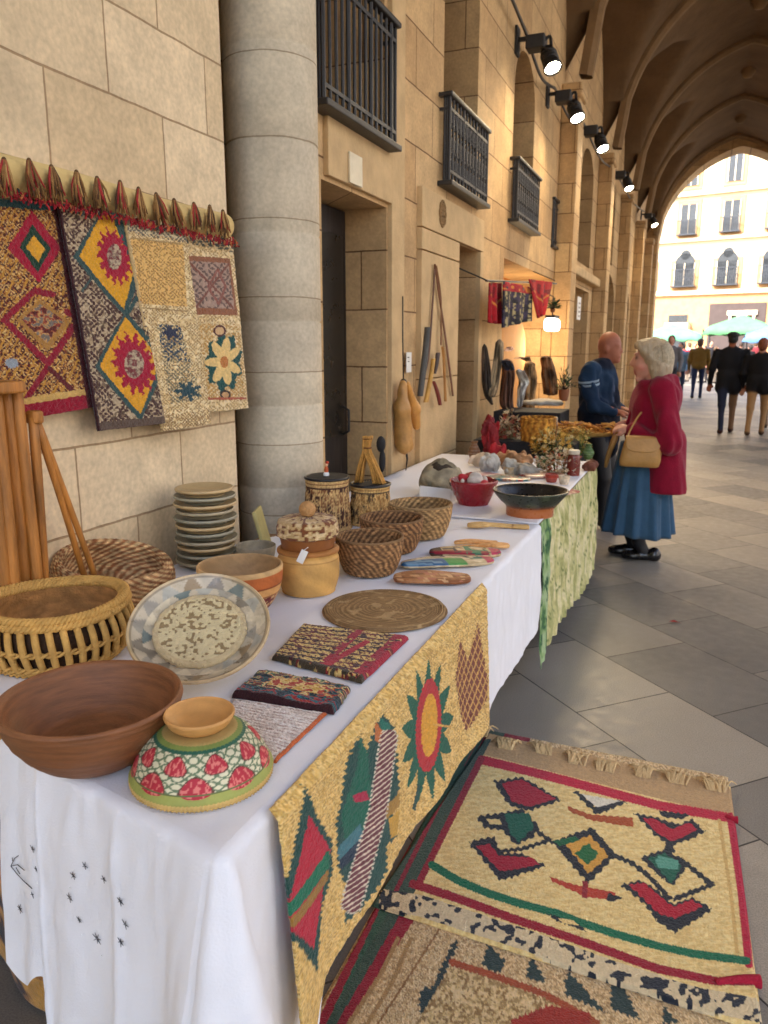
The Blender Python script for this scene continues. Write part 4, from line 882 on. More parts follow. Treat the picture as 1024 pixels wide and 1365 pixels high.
def P4(p, u, v):
    al = np.ones(p.x.size, bool); p.mottle(al, [(222, 194, 140), (234, 210, 160), (238, 218, 174)], 9, 9); lace(p, al, 0, (182, 150, 100), 12, 7, .66); lace(p, v < .09, 0, (92, 92, 84), 22, 12, .5)
    p.poly([(702, 456), (868, 468), (898, 684), (736, 680)], (150, 96, 66)); m = inside(p.x, p.y, [(712, 476), (862, 486), (886, 660), (742, 654)]); p.set(m, (176, 148, 130)); lace(p, m, 0, (110, 88, 80), 20, 5, .55)
    p.line([(742, 654), (800, 570), (862, 490)], (128, 80, 66), 8); p.line([(712, 480), (800, 570), (880, 656)], (128, 80, 66), 8); p.line([(822, 510), (850, 575), (825, 640), (785, 575), (822, 510)], (146, 92, 80), 9)
    m = inside(p.x, p.y, [(745, 715), (905, 720), (930, 1000), (780, 995)]); lace(p, m, 0, (196, 152, 84), 16, 17, .55)
    p.ell(845, 862, 76, 118, (24, 78, 74), 5, 16, star=9, depth=.25)
    for k in range(7):
        a = 2 * PI * k / 7 + .4; p.ell(845 + 34 * math.cos(a), 858 + 52 * math.sin(a), 17, 38, (234, 200, 130), 1, 6, rot=math.atan2(52 * math.sin(a), 34 * math.cos(a)) + PI / 2)
    p.ell(845, 860, 15, 22, (190, 120, 60), 2, 6); p.ell(828, 742, 24, 22, (90, 40, 36)); p.ell(828, 742, 17, 15, (216, 178, 130)); p.ell(848, 985, 20, 18, (60, 40, 36)); p.ell(848, 985, 13, 11, (200, 160, 110))
    p.line([(770, 1000), (930, 998)], (176, 90, 66), 9)
wall_textile('hanging_rug', [(-280, 218), (212, 262), (345, 1032), (-190, 1130)], -1.632, 230, 300, P1, 'dark red and gold hanging rug with a yellow centred diamond, leftmost on the wall', .006, 1)
wall_textile('hanging_rug', [(215, 255), (470, 302), (612, 1092), (366, 1122)], -1.612, 150, 330, P2, 'grey brown hanging rug with two yellow diamonds and crimson flowers', .006, 2, .4)
wall_textile('hanging_rug', [(690, 345), (876, 385), (942, 1035), (770, 1052)], -1.628, 130, 260, P4, 'cream hanging rug with a green ringed flower, rightmost on the wall', .004, 4)
wall_textile('hanging_rug', [(462, 300), (696, 345), (790, 1092), (610, 1124)], -1.606, 140, 320, P3, 'narrow cream lace patterned hanging rug overlapping its neighbour', .006, 3, .4)
BO = empty('rug_bolster', (-1.625, 1.9, 1.915), 'long cream padded roll with brown tassels on which the rugs hang', 'bolster'); off = (1.625, -1.9, -1.915)
yb = np.linspace(1.0, 2.535, 60); rr = .044 * np.minimum(1, np.sqrt(np.clip((2.54 - yb) / .03, 0.02, 1)))
MB().tube(np.stack([np.full(60, -1.63), yb, 1.918 + .003 * np.sin(yb * 8)], -1), rr, 24).build('roll', material('cream canvas', rgb(214, 186, 122), .9, .12, 12, .2, 120), BO, True, loc=off)
tm = material('brown tassel yarn', vcol=True, rough=.9, var=.25, scale=60, bump=.4, bscale=200)
for k, (zx, zy) in enumerate([(-60, 80), (15, 95), (110, 98), (195, 122), (290, 142), (368, 165), (455, 180), (525, 205), (592, 226), (660, 248), (735, 262), (795, 272), (845, 290)]):
    t0 = at_x(zx / 2.844, 180 + zy / 2.844, -1.572); m = MB(); sw = random.uniform(-.012, .014)
    for s in range(38):
        a = random.uniform(0, 2 * PI); r0 = .004; r1 = .017 * math.sqrt(random.random()); L = .055 + .034 * random.random()
        c = [(120, 84, 44), (150, 110, 60), (178, 138, 82), (92, 62, 38)][s % 4]; r1 *= 1.25; j_ = random.uniform(-.006, .006)
        m.tube([t0 + np.array([r0 * math.cos(a), r0 * math.sin(a), 0]), t0 + np.array([.004 + r1 * .5 * math.cos(a), sw * .4 + j_ + r1 * .8 * math.sin(a), -L * .45]), t0 + np.array([.006 + r1 * math.cos(a), sw + r1 * 1.2 * math.sin(a), -L])], [.003, .0034, .0018], 5, col=c if s % 9 else (160, 44, 40))
    m.ball(t0, (.006, .006, .008), (104, 74, 42)); m.build('tassel', tm, BO, True, loc=off, colored=True)
m = MB()
for k in range(420):
    y = 1.2 + 1.33 * k / 419; z = 1.862 + .004 * math.sin(k); c = np.array([-1.588 + random.uniform(-.004, .004), y, z + random.uniform(-.008, .008)])
    v_ = np.array([random.uniform(-.003, .004), random.uniform(-.006, .006), random.uniform(-.012, .012)]); m.tube([c - v_, c + v_ * .3 + np.array([.003, 0, 0]), c + v_], .0026, 5, True, [(160, 30, 42), (176, 44, 50), (130, 30, 40), (200, 120, 70), (60, 70, 66)][random.choice((0, 0, 1, 1, 2, 3, 4))])
m.build('red_trim', tm, BO, False, loc=off, colored=True)

# ------------------------------------------------------------------ goods on the table
T0 = TZ + .004
def base(px, py, z=T0): return at_z(px, py, z)
def jit(c, n, sc=1.0): return np.clip(np.asarray(c, float) * (1 + n[..., None] * sc), 0, 255)
def cnoise(T, S_, R_, Z_, s, seed=1, ax=1, az=1): return fbm(np.cos(T) * R_ * ax + 5, np.sin(T) * R_ * ax + Z_ * az * 1.7 + 3, s, seed) - .5
def tnoise(T, Z, st, sz, seed=1):      # noise round a vessel: st cells per turn, sz metres high
    k = T / (2 * PI) * st; f = np.clip((T / (2 * PI) - .9) / .1, 0, 1)
    return vnoise(k, Z / sz, 1, seed) * (1 - f) + vnoise(k - st, Z / sz, 1, seed) * f
M['bowl_wood'] = material('dark turned wood', rgb(130, 82, 48), .5, .38, 11, .2, 70, stretch=(1.2, 1.2, 11), spec=.45)
M['pale_wood'] = material('pale turned wood', rgb(206, 152, 88), .5, .25, 14, .1, 60, stretch=(1, 1, 4), spec=.35)
M['pole_wood'] = material('honey coloured pole', rgb(170, 110, 46), .5, .65, 12, .25, 60, stretch=(3, 3, .35), spec=.45)
M['reed'] = material('woven reed', vcol=True, rough=.75, var=.25, scale=40, bump=.4, bscale=170, spec=.25)
M['terracotta'] = material('hand painted pottery', vcol=True, rough=.6, var=.16, scale=16, bump=.12, bscale=90, spec=.3)
M['rush'] = material('golden rush', rgb(204, 158, 86), .75, .3, 26, .4, 150, spec=.25)
M['black_in'] = material('black lining', rgb(24, 22, 22), .8, .2, 10, .1)

# large wooden bowl
r0 = 119 * mpp(base(121, 932, T0 + .11)); c = base(121, 932, T0 + .11); c[2] = T0
b = turned('wooden_bowl', [(0, .004), (r0 * .38, 0), (r0 * .62, .012), (r0 * .86, .055), (r0 * .985, .10), (r0 * 1.0, .114), (r0 * .975, .12), (r0 * .93, .113), (r0 * .84, .078), (r0 * .62, .036), (r0 * .3, .022), (0, .02)], M['bowl_wood'], loc=tuple(c), seg=96, wob=.012, seed=2,
           disp=lambda T, Sx, Rr, Z: .0009 * np.sin(Z * 520 + 2 * np.sin(T * 2)) + .0012 * cnoise(T, Sx, Rr, Z, .03))
tag(b, 'large dark turned wooden bowl at the near corner of the white table', 'bowl')

# inverted painted bowl with a small wooden bowl on top
rb = 93 * mpp(base(270, 1032)); c = base(270, 1030)
def domecol(T, Sx, Rr, Z):
    C = np.zeros(T.shape + (3,)); C[:] = (156, 160, 84); h = Z / .088
    C[h < .13] = (206, 172, 104)
    cell = T / (2 * PI) * 13; k = np.floor(cell); fx = cell - k - .5; hc = np.where(k % 2 == 0, .42, .60)
    m = (h > .30) & (h < .93); C[m] = (214, 206, 172); ring = np.abs(np.hypot(((T / (2 * PI) * 26) % 1 - .5), (h * 8 % 1 - .5)) - .42) < .09; C[m & ring] = (104, 122, 92)
    n = vnoise(T * 40, h * 22, 1, 4)
    for st, h0, w, hh, of in ((9, .40, .30, .17, 0), (9, .72, .25, .13, .5)):
        cell = T / (2 * PI) * st + of; fx = cell - np.floor(cell) - .5; dy = (h - h0) / hh; berry = (np.abs(fx) / w * (1 + .35 * dy)) ** 2 + dy ** 2
        C[(berry < 1.25) & m] = (96, 60, 50); C[berry < 1] = (176, 46, 60); C[(berry < 1) & (n > .62)] = (214, 120, 110)
    C[(h > .92)] = (120, 136, 70); C[(np.abs(h - .90) < .02)] = (44, 92, 74); C[np.abs(h - .30) < .012] = (100, 108, 64); C[h > .97] = (176, 150, 92)
    return lin(C)
b = turned('painted_bowl', [(0, .0), (rb * .9, 0), (rb * .99, .004), (rb * 1.0, .012), (rb * .97, .02), (rb * .93, .032), (rb * .85, .05), (rb * .72, .070), (rb * .55, .084), (rb * .4, .088), (0, .088)], M['terracotta'], loc=tuple(c), seg=300, sub=14, colf=domecol,
           disp=lambda T, Sx, Rr, Z: np.where(Z < .014, .0016 * np.sin(T * 110), .0004 * np.sin(T * 60) * np.sin(Z * 500)))
tag(b, 'upturned painted bowl with red strawberry flowers and a green band, straw rim on the cloth', 'bowl')
rs = 46.5 * mpp(c + np.array([0, 0, .11])); c2 = c + np.array([0, 0, .0885])
b = turned('small_wooden_bowl', [(0, 0), (rs * .62, 0), (rs * .86, .008), (rs * .99, .021), (rs, .026), (rs * .96, .028), (rs * .9, .024), (rs * .6, .012), (rs * .3, .008), (0, .007)], M['pale_wood'], loc=tuple(c2), seg=64)
tag(b, 'small pale wooden bowl standing on top of the upturned painted bowl', 'bowl')

# platter leaning back, with crocheted centre
c = base(267, 843, T0 + .098); rp = 93 * mpp(c); az = math.atan2(-c[1], -c[0]); tl = R(30)
tiltm = rotm(0, 0, az - R(8)) @ rotm(0, tl, 0)
def platcol(T, Sx, Rr, Z):
    C = np.zeros(T.shape + (3,)); C[:] = (190, 176, 150); r = Rr / rp; up = Sx > .5
    cell = T / (2 * PI) * 15 + .5 * (r > .80); k = np.floor(cell); f = cell - k - .5; v = (r - .80) / .14
    h = _hash(k.astype(int), (r > .80).astype(int), 5); pick = np.array([(156, 148, 132), (112, 122, 116), (132, 122, 106), (210, 196, 166), (150, 128, 96), (168, 164, 150)])[(h * 5.99).astype(int)]
    tri = (np.abs(f) < .42 - .3 * np.abs(v)) & (r > .60) & (r < .93) & up; C[tri] = pick[tri]; C[(np.abs(r - .945) < .012) & up] = (150, 134, 108); C[(r > .96)] = (196, 172, 132); C[(r < .6)] = (176, 166, 146)
    return lin(jit(C, cnoise(T, Sx, Rr, Z, .02, 6), .25))
b = turned('ceramic_platter', [(0, -.012), (rp * .55, -.012), (rp * .8, -.004), (rp * .98, .018), (rp, .025), (rp * .985, .030), (rp * .95, .026), (rp * .78, .008), (rp * .6, -.001), (rp * .3, -.003), (0, -.003)], M['glazed'], loc=tuple(c), seg=220, sub=12, colf=platcol, tilt=tiltm)
tag(b, 'large cream ceramic platter with grey triangles leaning behind the wooden bowl', 'platter')
def crocol(T, Sx, Rr, Z):
    x, y = Rr * np.cos(T), Rr * np.sin(T); n = vnoise(x, y, .0066, 7); C = np.zeros(T.shape + (3,)); C[:] = (218, 200, 154); C[n < .36] = (150, 126, 86); C[Rr > rp * .58] = (206, 184, 140); return lin(C)
r1 = rp * .66
tag(turned('crocheted_mat', [(0, -.002), (r1 * .9, -.002), (r1, .003), (r1 * .97, .008), (r1 * .85, .009), (r1 * .4, .009), (0, .009)], M['textile'], b, tuple(tiltm @ np.array([-.002, .0, .003])), seg=280, sub=22, colf=crocol, tilt=tiltm,
       disp=lambda T, Sx, Rr, Z: .0036 * (vnoise(Rr * np.cos(T), Rr * np.sin(T), .0066, 7) - .5)), 'crocheted cream disc in the middle of the platter')

# openwork basket, front left
c = base(78, 868, T0); rk = 92 * mpp(c); BK = empty('openwork_basket', tuple(c), 'honey coloured openwork basket with tall vertical ribs at the left edge of the table', 'basket')
def ringpath(r, z, n=64, wob=.004, ph=0): a = np.linspace(0, 2 * PI, n + 1); return np.stack([r * np.cos(a), r * np.sin(a), z + wob * np.sin(a * 2 + ph)], -1)
def braid(mb, r, z, th, n=3, tw=40, seg=240, wob=.004, col=None):
    a = np.linspace(0, 2 * PI, seg)
    for k in range(n):
        q = a * tw + 2 * PI * k / n; mb.tube(np.stack([(r + th * .7 * np.cos(q)) * np.cos(a), (r + th * .7 * np.cos(q)) * np.sin(a), z + th * .7 * np.sin(q) + wob * np.sin(a * 2)], -1), th * .62, 6, False, col)
rim = MB()
for rr_, z_ in ((rk * .98, .136), (rk * 1.0, .122), (rk * .93, .13)): braid(rim, rr_, z_, .0085, 3, 34, 300)
rim.build('rim', M['rush'], BK, True)
ribs = MB()
for k in range(36):
    a = 2 * PI * k / 36; w_ = .0085
    pts = [(rk * 1.0, .112), (rk * 1.045, .085), (rk * 1.04, .055), (rk * .97, .022), (rk * .86, .004)]
    q = smooth_path([(r_ * math.cos(a + .02 * i), r_ * math.sin(a + .02 * i), z_) for i, (r_, z_) in enumerate(pts)], 12); ribs.tube(q, w_, 6)
ribs.build('rib', M['rush'], BK, True)['kind'] = 'stuff'
bd = MB()
for rr_, z_, t_ in ((rk * 1.05, .062, .006), (rk * .985, .022, .006), (rk * .93, .012, .006), (rk * .9, .005, .006)): braid(bd, rr_, z_, t_, 2, 30, 200)
bd.build('band', M['rush'], BK, True)
turned('lining', [(0, .006), (rk * .84, .006), (rk * .93, .03), (rk * .985, .075), (rk * .93, .12), (rk * .9, .12), (rk * .95, .075), (rk * .88, .035), (rk * .8, .016), (0, .014)], M['reed'], BK, colf=lambda T, Sx, Rr, Z: lin(np.where((Sx < .52)[..., None], (64, 44, 28), (170, 122, 70)) * (1 + .3 * (tnoise(T, Z, 60, .01, 3) - .5))[..., None]))  # outer face coloured dark to stand for the shade behind the holes

# striped oval basket behind it
def woven(name, prof, loc, cA, cB, seg=180, sub=16, row=.007, st=46, amp=.0022, tilt=None, ell=(1, 1), wob=.01, seed=1, parent=None, dark=None, diag=0):
    def dsp(T, Sx, Rr, Z): return amp * np.sin(T * st + PI * np.round(Sx * 1.0 / .0001 * .0001 / (row * 4))) * .6 + amp * .8 * np.sin(Sx * 2 * PI / (row * 3.2))
    def cf(T, Sx, Rr, Z):
        k = np.sin(T * st * .5 + diag * Z * 400 + 5 * tnoise(T, Z, 9, .03, seed)) + 1.6 * (tnoise(T, Z, 70, .006, seed + 2) - .5); m = np.clip(.5 + .6 * k, 0, 1)[..., None]
        C = np.asarray(cA) * m + np.asarray(cB) * (1 - m); C = jit(C, tnoise(T, Z, 60, .004, seed + 4) - .5, .5); return lin(C)
    return turned(name, prof, M['reed'], parent, loc, seg, sub, cf, dsp, ell, tilt, wob, seed)
c = base(152, 800, T0); r_ = 70 * mpp(c)
b = woven('striped_basket', [(0, .004), (r_ * .6, 0), (r_ * .9, .03), (r_ * 1.04, .08), (r_ * 1.0, .125), (r_ * .93, .138), (r_ * .84, .130), (r_ * .86, .09), (r_ * .72, .04), (0, .03)], tuple(c), (208, 174, 124), (140, 90, 56), row=.0045, amp=.0014, st=60, tilt=rotm(R(12), R(8), R(20)), ell=(1.08, .86), diag=1)
tag(b, 'low round basket with brown diagonal stripes, behind the openwork basket', 'basket')

# wooden poles and tripod
def pole(mb, a, b_, r): mb.tube(smooth_path([a, (np.array(a) * .5 + np.array(b_) * .5) + np.array([.003, 0, 0]), b_], 8), [r * .96, r, r * 1.02, r, r * .97, r, r * 1.03, r], 12)
st = empty('wooden_rack', tuple(base(35, 800, T0)), 'bundle of thick honey coloured wooden poles bound by a top block, at the left edge', 'rack'); off = tuple(-np.array(base(35, 800, T0)))
for (x0, x1, dy, yb) in ((-8, 20, 0, 815), (6, 36, -.022, 815), (20, 52, .0, 805), (-22, 8, -.012, 815)):
    bb = base(x1, yb, T0) + np.array([0, dy, 0]); bb = at_x(x1, 800, -1.585 + dy); bb[2] = T0; tt = at_x(x0, 512, -1.597 + dy * .6); m = MB(); pole(m, bb, tt, 8.0 * mpp(bb)); m.build('pole', M['pole_wood'], st, True, loc=off)
tt = at_x(2, 516, -1.585); MB().box(tt, (.085, .075, .03), bev=.006).build('top_block', M['pole_wood'], st, loc=off)
tp = empty('wooden_tripod', tuple(base(85, 770, T0)), 'slim wooden tripod with splayed legs standing before the wall', 'tripod'); off = tuple(-np.array(base(85, 770, T0)))
top = at_x(46, 556, -1.585)
for (x1, y1, X1, r_) in ((58, 760, -1.60, .013), (107, 752, -1.60, .009), (119, 750, -1.585, .009)):
    m = MB(); e_ = at_x(x1, y1, X1); e_ = top + (e_ - top) * ((T0 - top[2]) / (e_[2] - top[2])); pole(m, e_, top + np.array([.004 * random.random(), .012 * (random.random() - .5), 0]), r_); m.build('leg', M['pole_wood'], tp, True, loc=off)
MB().box(top, (.04, .03, .035), bev=.008).build('hinge_block', M['pole_wood'], tp, loc=off)

# stack of plates
c = base(277, 752); zt = at_y(277, 650, c[1])[2]; rP = 41.5 * mpp(c + np.array([0, 0, .12])); nP = 11; hP = (zt - T0) / nP
pm = [material('grey stoneware', rgb(164, 150, 120), .4, .2, 16, .08), material('sand stoneware', rgb(186, 158, 112), .4, .2, 16, .08), material('blue grey stoneware', rgb(146, 140, 118), .4, .2, 16, .08)]
words = ['lowest', 'second from the bottom', 'third from the bottom', 'fourth from the bottom', 'fifth from the bottom', 'sixth, middle one', 'fifth from the top', 'fourth from the top', 'third from the top', 'second from the top', 'topmost']
for k in range(nP):
    rr_ = rP * (.96 + .05 * math.sin(k * 2.3 + 1)) * (1 + .02 * (k == 8))
    p_ = turned('stoneware_plate', [(0, .0), (rr_ * .62, 0), (rr_ * .70, .004), (rr_ * .93, hP * .62), (rr_ * .985, hP * .72), (rr_, hP * .9), (rr_ * .99, hP * 1.06), (rr_ * .96, hP * 1.1), (rr_ * .9, hP * .95), (rr_ * .6, hP * .45), (0, hP * .4)], pm[(0, 2, 1, 0, 2, 1, 2, 0, 1, 2, 1)[k]], loc=(c[0] + random.uniform(-.002, .002), c[1] + random.uniform(-.002, .002), T0 + k * hP), seg=56, sub=4)
    tag(p_, 'stoneware plate in the stack by the column, %s' % words[k], 'plate', 'stacked stoneware plates')

# two tone pottery bowl
c = base(322, 812); r_ = 56 * mpp(c)
def potcol(T, Sx, Rr, Z):
    C = np.zeros(T.shape + (3,)); C[:] = (204, 152, 92); h = Z / .135; out = Sx < .55
    C[(h > .62) & (h < .9) & out] = (176, 96, 48); C[h >= .88] = (196, 160, 110); C[~out] = (168, 134, 92); n = tnoise(T, Z, 60, .010, 5)
    lo = (h < .42) & out; C[lo] = (196, 160, 112); C[lo & (n > .48)] = (96, 36, 34); z_ = (np.abs(((T / (2 * PI) * 30 + h * 3) % 1) - .5) < .14) & lo; C[z_] = (120, 40, 38); C[(np.abs(h - .43) < .02) & out] = (150, 100, 60); C[(np.abs(h - .62) < .02) & out] = (132, 70, 36)
    return lin(jit(C, cnoise(T, Sx, Rr, Z, .02, 2), .22))
b = turned('pottery_bowl', [(0, 0), (r_ * .52, 0), (r_ * .68, .012), (r_ * .86, .045), (r_ * .93, .065), (r_ * .98, .09), (r_ * 1.0, .125), (r_ * .985, .133), (r_ * .93, .13), (r_ * .9, .10), (r_ * .78, .06), (r_ * .4, .03), (0, .028)], M['terracotta'], loc=tuple(c), seg=140, sub=10, colf=potcol, wob=.008)
tag(b, 'orange and tan pottery bowl with a dark red patterned foot, behind the leaning platter', 'bowl')
c = base(346, 760); r_ = 27 * mpp(c)
b = turned('grey_bowl', [(0, 0), (r_ * .6, 0), (r_ * .9, .035), (r_, .07), (r_ * .96, .075), (r_ * .85, .04), (0, .012)], material('speckled clay', rgb(150, 136, 110), .6, .3, 40, .15), loc=tuple(c + np.array([-.03, .03, 0]))); tag(b, 'small speckled clay bowl half hidden behind the lidded jar', 'bowl')
c = base(362, 752) + np.array([-.09, .10, 0]); b = MB().box((0, 0, .085), (.012, .12, .17), rot=rotm(0, R(-14), R(20)), bev=.003).build('painted_tile', material('sage tile', rgb(160, 148, 92), .5, .2, 20, .05), loc=tuple(c)); tag(b, 'sage yellow tile standing on edge behind the lidded jar', 'tile')

# lidded jar
c = base(412, 786); m_ = mpp(c); rj = 41 * m_; zz = lambda py: at_y(412, py, c[1])[2] - T0
JR = empty('lidded_jar', tuple(c), 'ochre pottery jar with a crocheted lid, round knob and white paper tag', 'jar'); h1 = zz(728)
def jarcol(T, Sx, Rr, Z):
    C = np.zeros(T.shape + (3,)); C[:] = (202, 156, 88); C[Z > h1 * .90] = (160, 106, 54); C[(np.abs(Z - h1 * .62) < .0012)] = (170, 122, 62); C[(np.abs(Z - h1 * .76) < .001)] = (176, 130, 68); return lin(jit(C, cnoise(T, Sx, Rr, Z, .05, 9), .28))
turned('body', [(0, 0), (rj * .78, 0), (rj * .86, .006), (rj * .97, h1 * .3), (rj * 1.0, h1 * .55), (rj * .99, h1 * .74), (rj * .95, h1 * .84), (rj * 1.0, h1 * .93), (rj * .97, h1 * .98), (rj * .84, h1), (rj * .8, h1 * .9), (0, h1 * .85)], M['terracotta'], JR, seg=80, sub=8, colf=jarcol)
h2 = zz(712)
turned('neck', [(rj * .80, h1 * .97), (rj * .84, h1 * 1.02), (rj * .9, h2 * .98), (rj * .9, h2), (0, h2 * 1.01)], material('brown neck glaze', rgb(140, 86, 44), .4, .2, 10, .05), JR)
def lidcol(T, Sx, Rr, Z):
    n = tnoise(T, Z + Rr * .5, 56, .006, 3); C = np.zeros(T.shape + (3,)); C[:] = (196, 164, 112); C[n > .6] = (122, 72, 42); C[n < .3] = (222, 196, 150); return lin(C)
h3 = zz(690)
turned('lid', [(rj * .86, h2 * .985), (rj * .97, h2 * 1.0), (rj * .99, h2 * 1.04), (rj * .93, h3 * .97), (rj * .7, h3 * 1.0), (rj * .3, h3 * 1.02), (0, h3 * 1.02)], M['textile'], JR, seg=150, sub=14, colf=lidcol, disp=lambda T, Sx, Rr, Z: .0028 * (tnoise(T, Z + Rr * .5, 56, .006, 3) - .5) * 2)
kb = MB().ball((0, 0, h3 * 1.02 + 9 * m_), (11 * m_, 11 * m_, 11 * m_), seg=20, rows=14); kb.build('knob', material('straw ball', rgb(188, 140, 86), .8, .35, 60, .5, 200), JR, True)
tgp = at_y(403, 742, c[1] - rj - .004) - c; tb = MB().box(tgp + np.array([0, 0, 0]), (9 * m_, .0015, 17 * m_), rot=rotm(R(-12), R(24), R(10))); tb.tube([tgp + np.array([.004, 0, .018]), tgp + np.array([.02, 0, .03])], .0012, 5); tb.build('paper_tag', M['paper'], JR)

# canisters
def canister(px, py, w, top, cols, lb, seed, rimcol=(30, 28, 30), twob=0):
    c = base(px, py); m_ = mpp(c); r_ = w / 2 * m_; h = at_y(px, top, c[1])[2] - T0
    e = empty('canister', tuple(c), lb, 'canister')
    def cf(T, Sx, Rr, Z):
        C = np.zeros(T.shape + (3,)); C[:] = cols[0]; cell = T / (2 * PI) * 22; fx = np.abs(cell % 1 - .5); n = tnoise(T, Z, 120, .006, seed); n2 = tnoise(T, Z, 30, .02, seed + 1)
        C[(n > .5)] = cols[1]; C[(n2 > .6) & (n > .35)] = cols[2]; C[fx > .44] = cols[0]; zz_ = Z / h; C[(zz_ > .84) | (zz_ < .05)] = cols[0]; C[(np.abs(zz_ - .83) < .012)] = cols[2]; C[(np.abs(zz_ - .91) < .012)] = cols[1]
        return lin(jit(C, tnoise(T, Z, 120, .004, 7) - .5, .3))
    turned('body', [(0, 0), (r_ * .98, 0), (r_ * 1.0, .006), (r_ * .97, h * .35), (r_ * .9, h * .8), (r_ * .92, h * .97), (r_ * .9, h), (r_ * .84, h), (r_ * .84, h * .9), (0, h * .88)], M['reed'], e, seg=200, sub=14, colf=cf, disp=lambda T, Sx, Rr, Z: .0012 * np.sin(T * 44) + .001 * np.sin(Z * 900))
    rm = MB(); rm.tube(ringpath(r_ * .92, h, 48, 0), .006, 8, False); rm.build('rim', material('black lacquer rim', rgb(*rimcol), .35, .2, 20, 0), e, True)
    return e, c, r_, h
e, c, r_, h = canister(437, 702, 62, 636, [(196, 160, 106), (128, 84, 52), (72, 42, 34)], 'patterned reed canister with dark red figures and a tiny ornament on its black lid', 3)
turned('lid', [(0, h * .97), (r_ * .86, h * .975), (r_ * .9, h * 1.0), (r_ * .86, h * 1.02), (0, h * 1.03)], M['black_in'], e)
o = MB().ball((.0, -.005, h + .030), (.009, .008, .018), (190, 90, 50)).ball((0, -.005, h + .053), (.008, .008, .009), (220, 170, 130)).ball((.0, -.006, h + .012), (.013, .010, .012), (235, 235, 235)).ball((.004, -.005, h + .061), (.008, .008, .006), (180, 60, 40)); o.build('tiny_figure', M['paint_matte'], e, True, colored=True)
e, c, r_, h = canister(494, 696, 56, 645, [(206, 166, 104), (160, 118, 68), (86, 66, 46)], 'plain straw canister carrying the straw doll, right of the patterned one', 8)
turned('lid', [(0, h * .97), (r_ * .86, h * .975), (r_ * .88, h * 1.0), (0, h * 1.01)], M['black_in'], e)
# straw doll
dz = c + np.array([0, 0, h + .004]); D0 = empty('straw_doll', tuple(dz), 'bent straw doll tied at the head, standing on the straw canister', 'doll'); m = MB(); mm = mpp(dz)
Hd = at_y(482, 580, dz[1])[2] - dz[2]
for k in range(110):
    s_ = -1 if k % 2 else 1; f = random.random(); rr_ = random.uniform(-.018, .018); r2 = random.uniform(-.016, .016); o2 = -.014
    m.tube(smooth_path([(o2 + s_ * 13 * mm + rr_ * (1 + .4 * (s_ > 0)) + (.012 if s_ > 0 else 0), r2, 0), (o2 + s_ * 8 * mm + rr_ * .8, r2, Hd * .4), (o2 + rr_ * .8 - .004, r2 * .8, Hd * .72), (o2 + rr_ * .9 + .004 * s_, r2, Hd * (.92 + .08 * f))], 8), [.0022] * 7 + [.0014], 5)
m.build('straw', material('dry straw', rgb(196, 142, 66), .8, .35, 60, .3, 160), D0, True)
m = MB(); m.tube([(-.014 + .017 * math.cos(a), .014 * math.sin(a), Hd * .74) for a in np.linspace(0, 6.4, 16)], .004, 6).tube([(-.014 + .019 * math.cos(a), .016 * math.sin(a), Hd * .93) for a in np.linspace(0, 6.4, 16)], .003, 6); m.build('tie', material('brown twine', rgb(120, 76, 36), .9, .2, 50, .2), D0, True)
MB().ball((.03, .045, Hd * .80), (.02, .02, .035)).ball((.036, .045, Hd * .45), (.014, .014, .05)).build('dark_tuft', M['black_in'], D0, True)

# wicker bowls
def wbowl(px, py, w, rimpy, cA, cB, lb, seed, inner=None):
    c = base(px, py); m_ = mpp(c); r_ = w / 2 * m_; h = at_y(px, rimpy, c[1])[2] - T0
    b = woven('wicker_bowl', [(0, 0), (r_ * .62, 0), (r_ * .80, h * .14), (r_ * .95, h * .55), (r_ * 1.0, h * .93), (r_ * .98, h), (r_ * .93, h * .98), (r_ * .9, h * .6), (r_ * .75, h * .2), (0, h * .12)], tuple(c), cA, cB, seg=240, sub=18, row=.004, st=60, amp=.0016, seed=seed, diag=.6)
    rm = MB(); braid(rm, r_ * .97, h, .004, 3, 40, 260, .001); rm.build('rim', material('brown reed rim', rgb(*[int(v * .8) for v in cA]), .8, .25, 40, .3), b, True)
    if inner: turned('lining', [(0, h * .62), (r_ * .9, h * .64), (r_ * .92, h * .66), (r_ * .88, h * .6), (0, h * .6)], inner, b)
    return tag(b, lb, 'bowl', 'wicker bowls in a row')
wbowl(493, 762, 90, 715, (172, 130, 86), (104, 74, 48), 'largest wicker bowl with a plain brown inside, beside the lidded jar', 2)
wbowl(522, 733, 84, 690, (168, 124, 80), (96, 66, 44), 'middle wicker bowl of the row with a black lining', 5, M['black_in'])
wbowl(560, 714, 84, 671, (188, 150, 100), (128, 98, 64), 'farthest wicker bowl of the row, pale and dark inside', 7, M['black_in'])

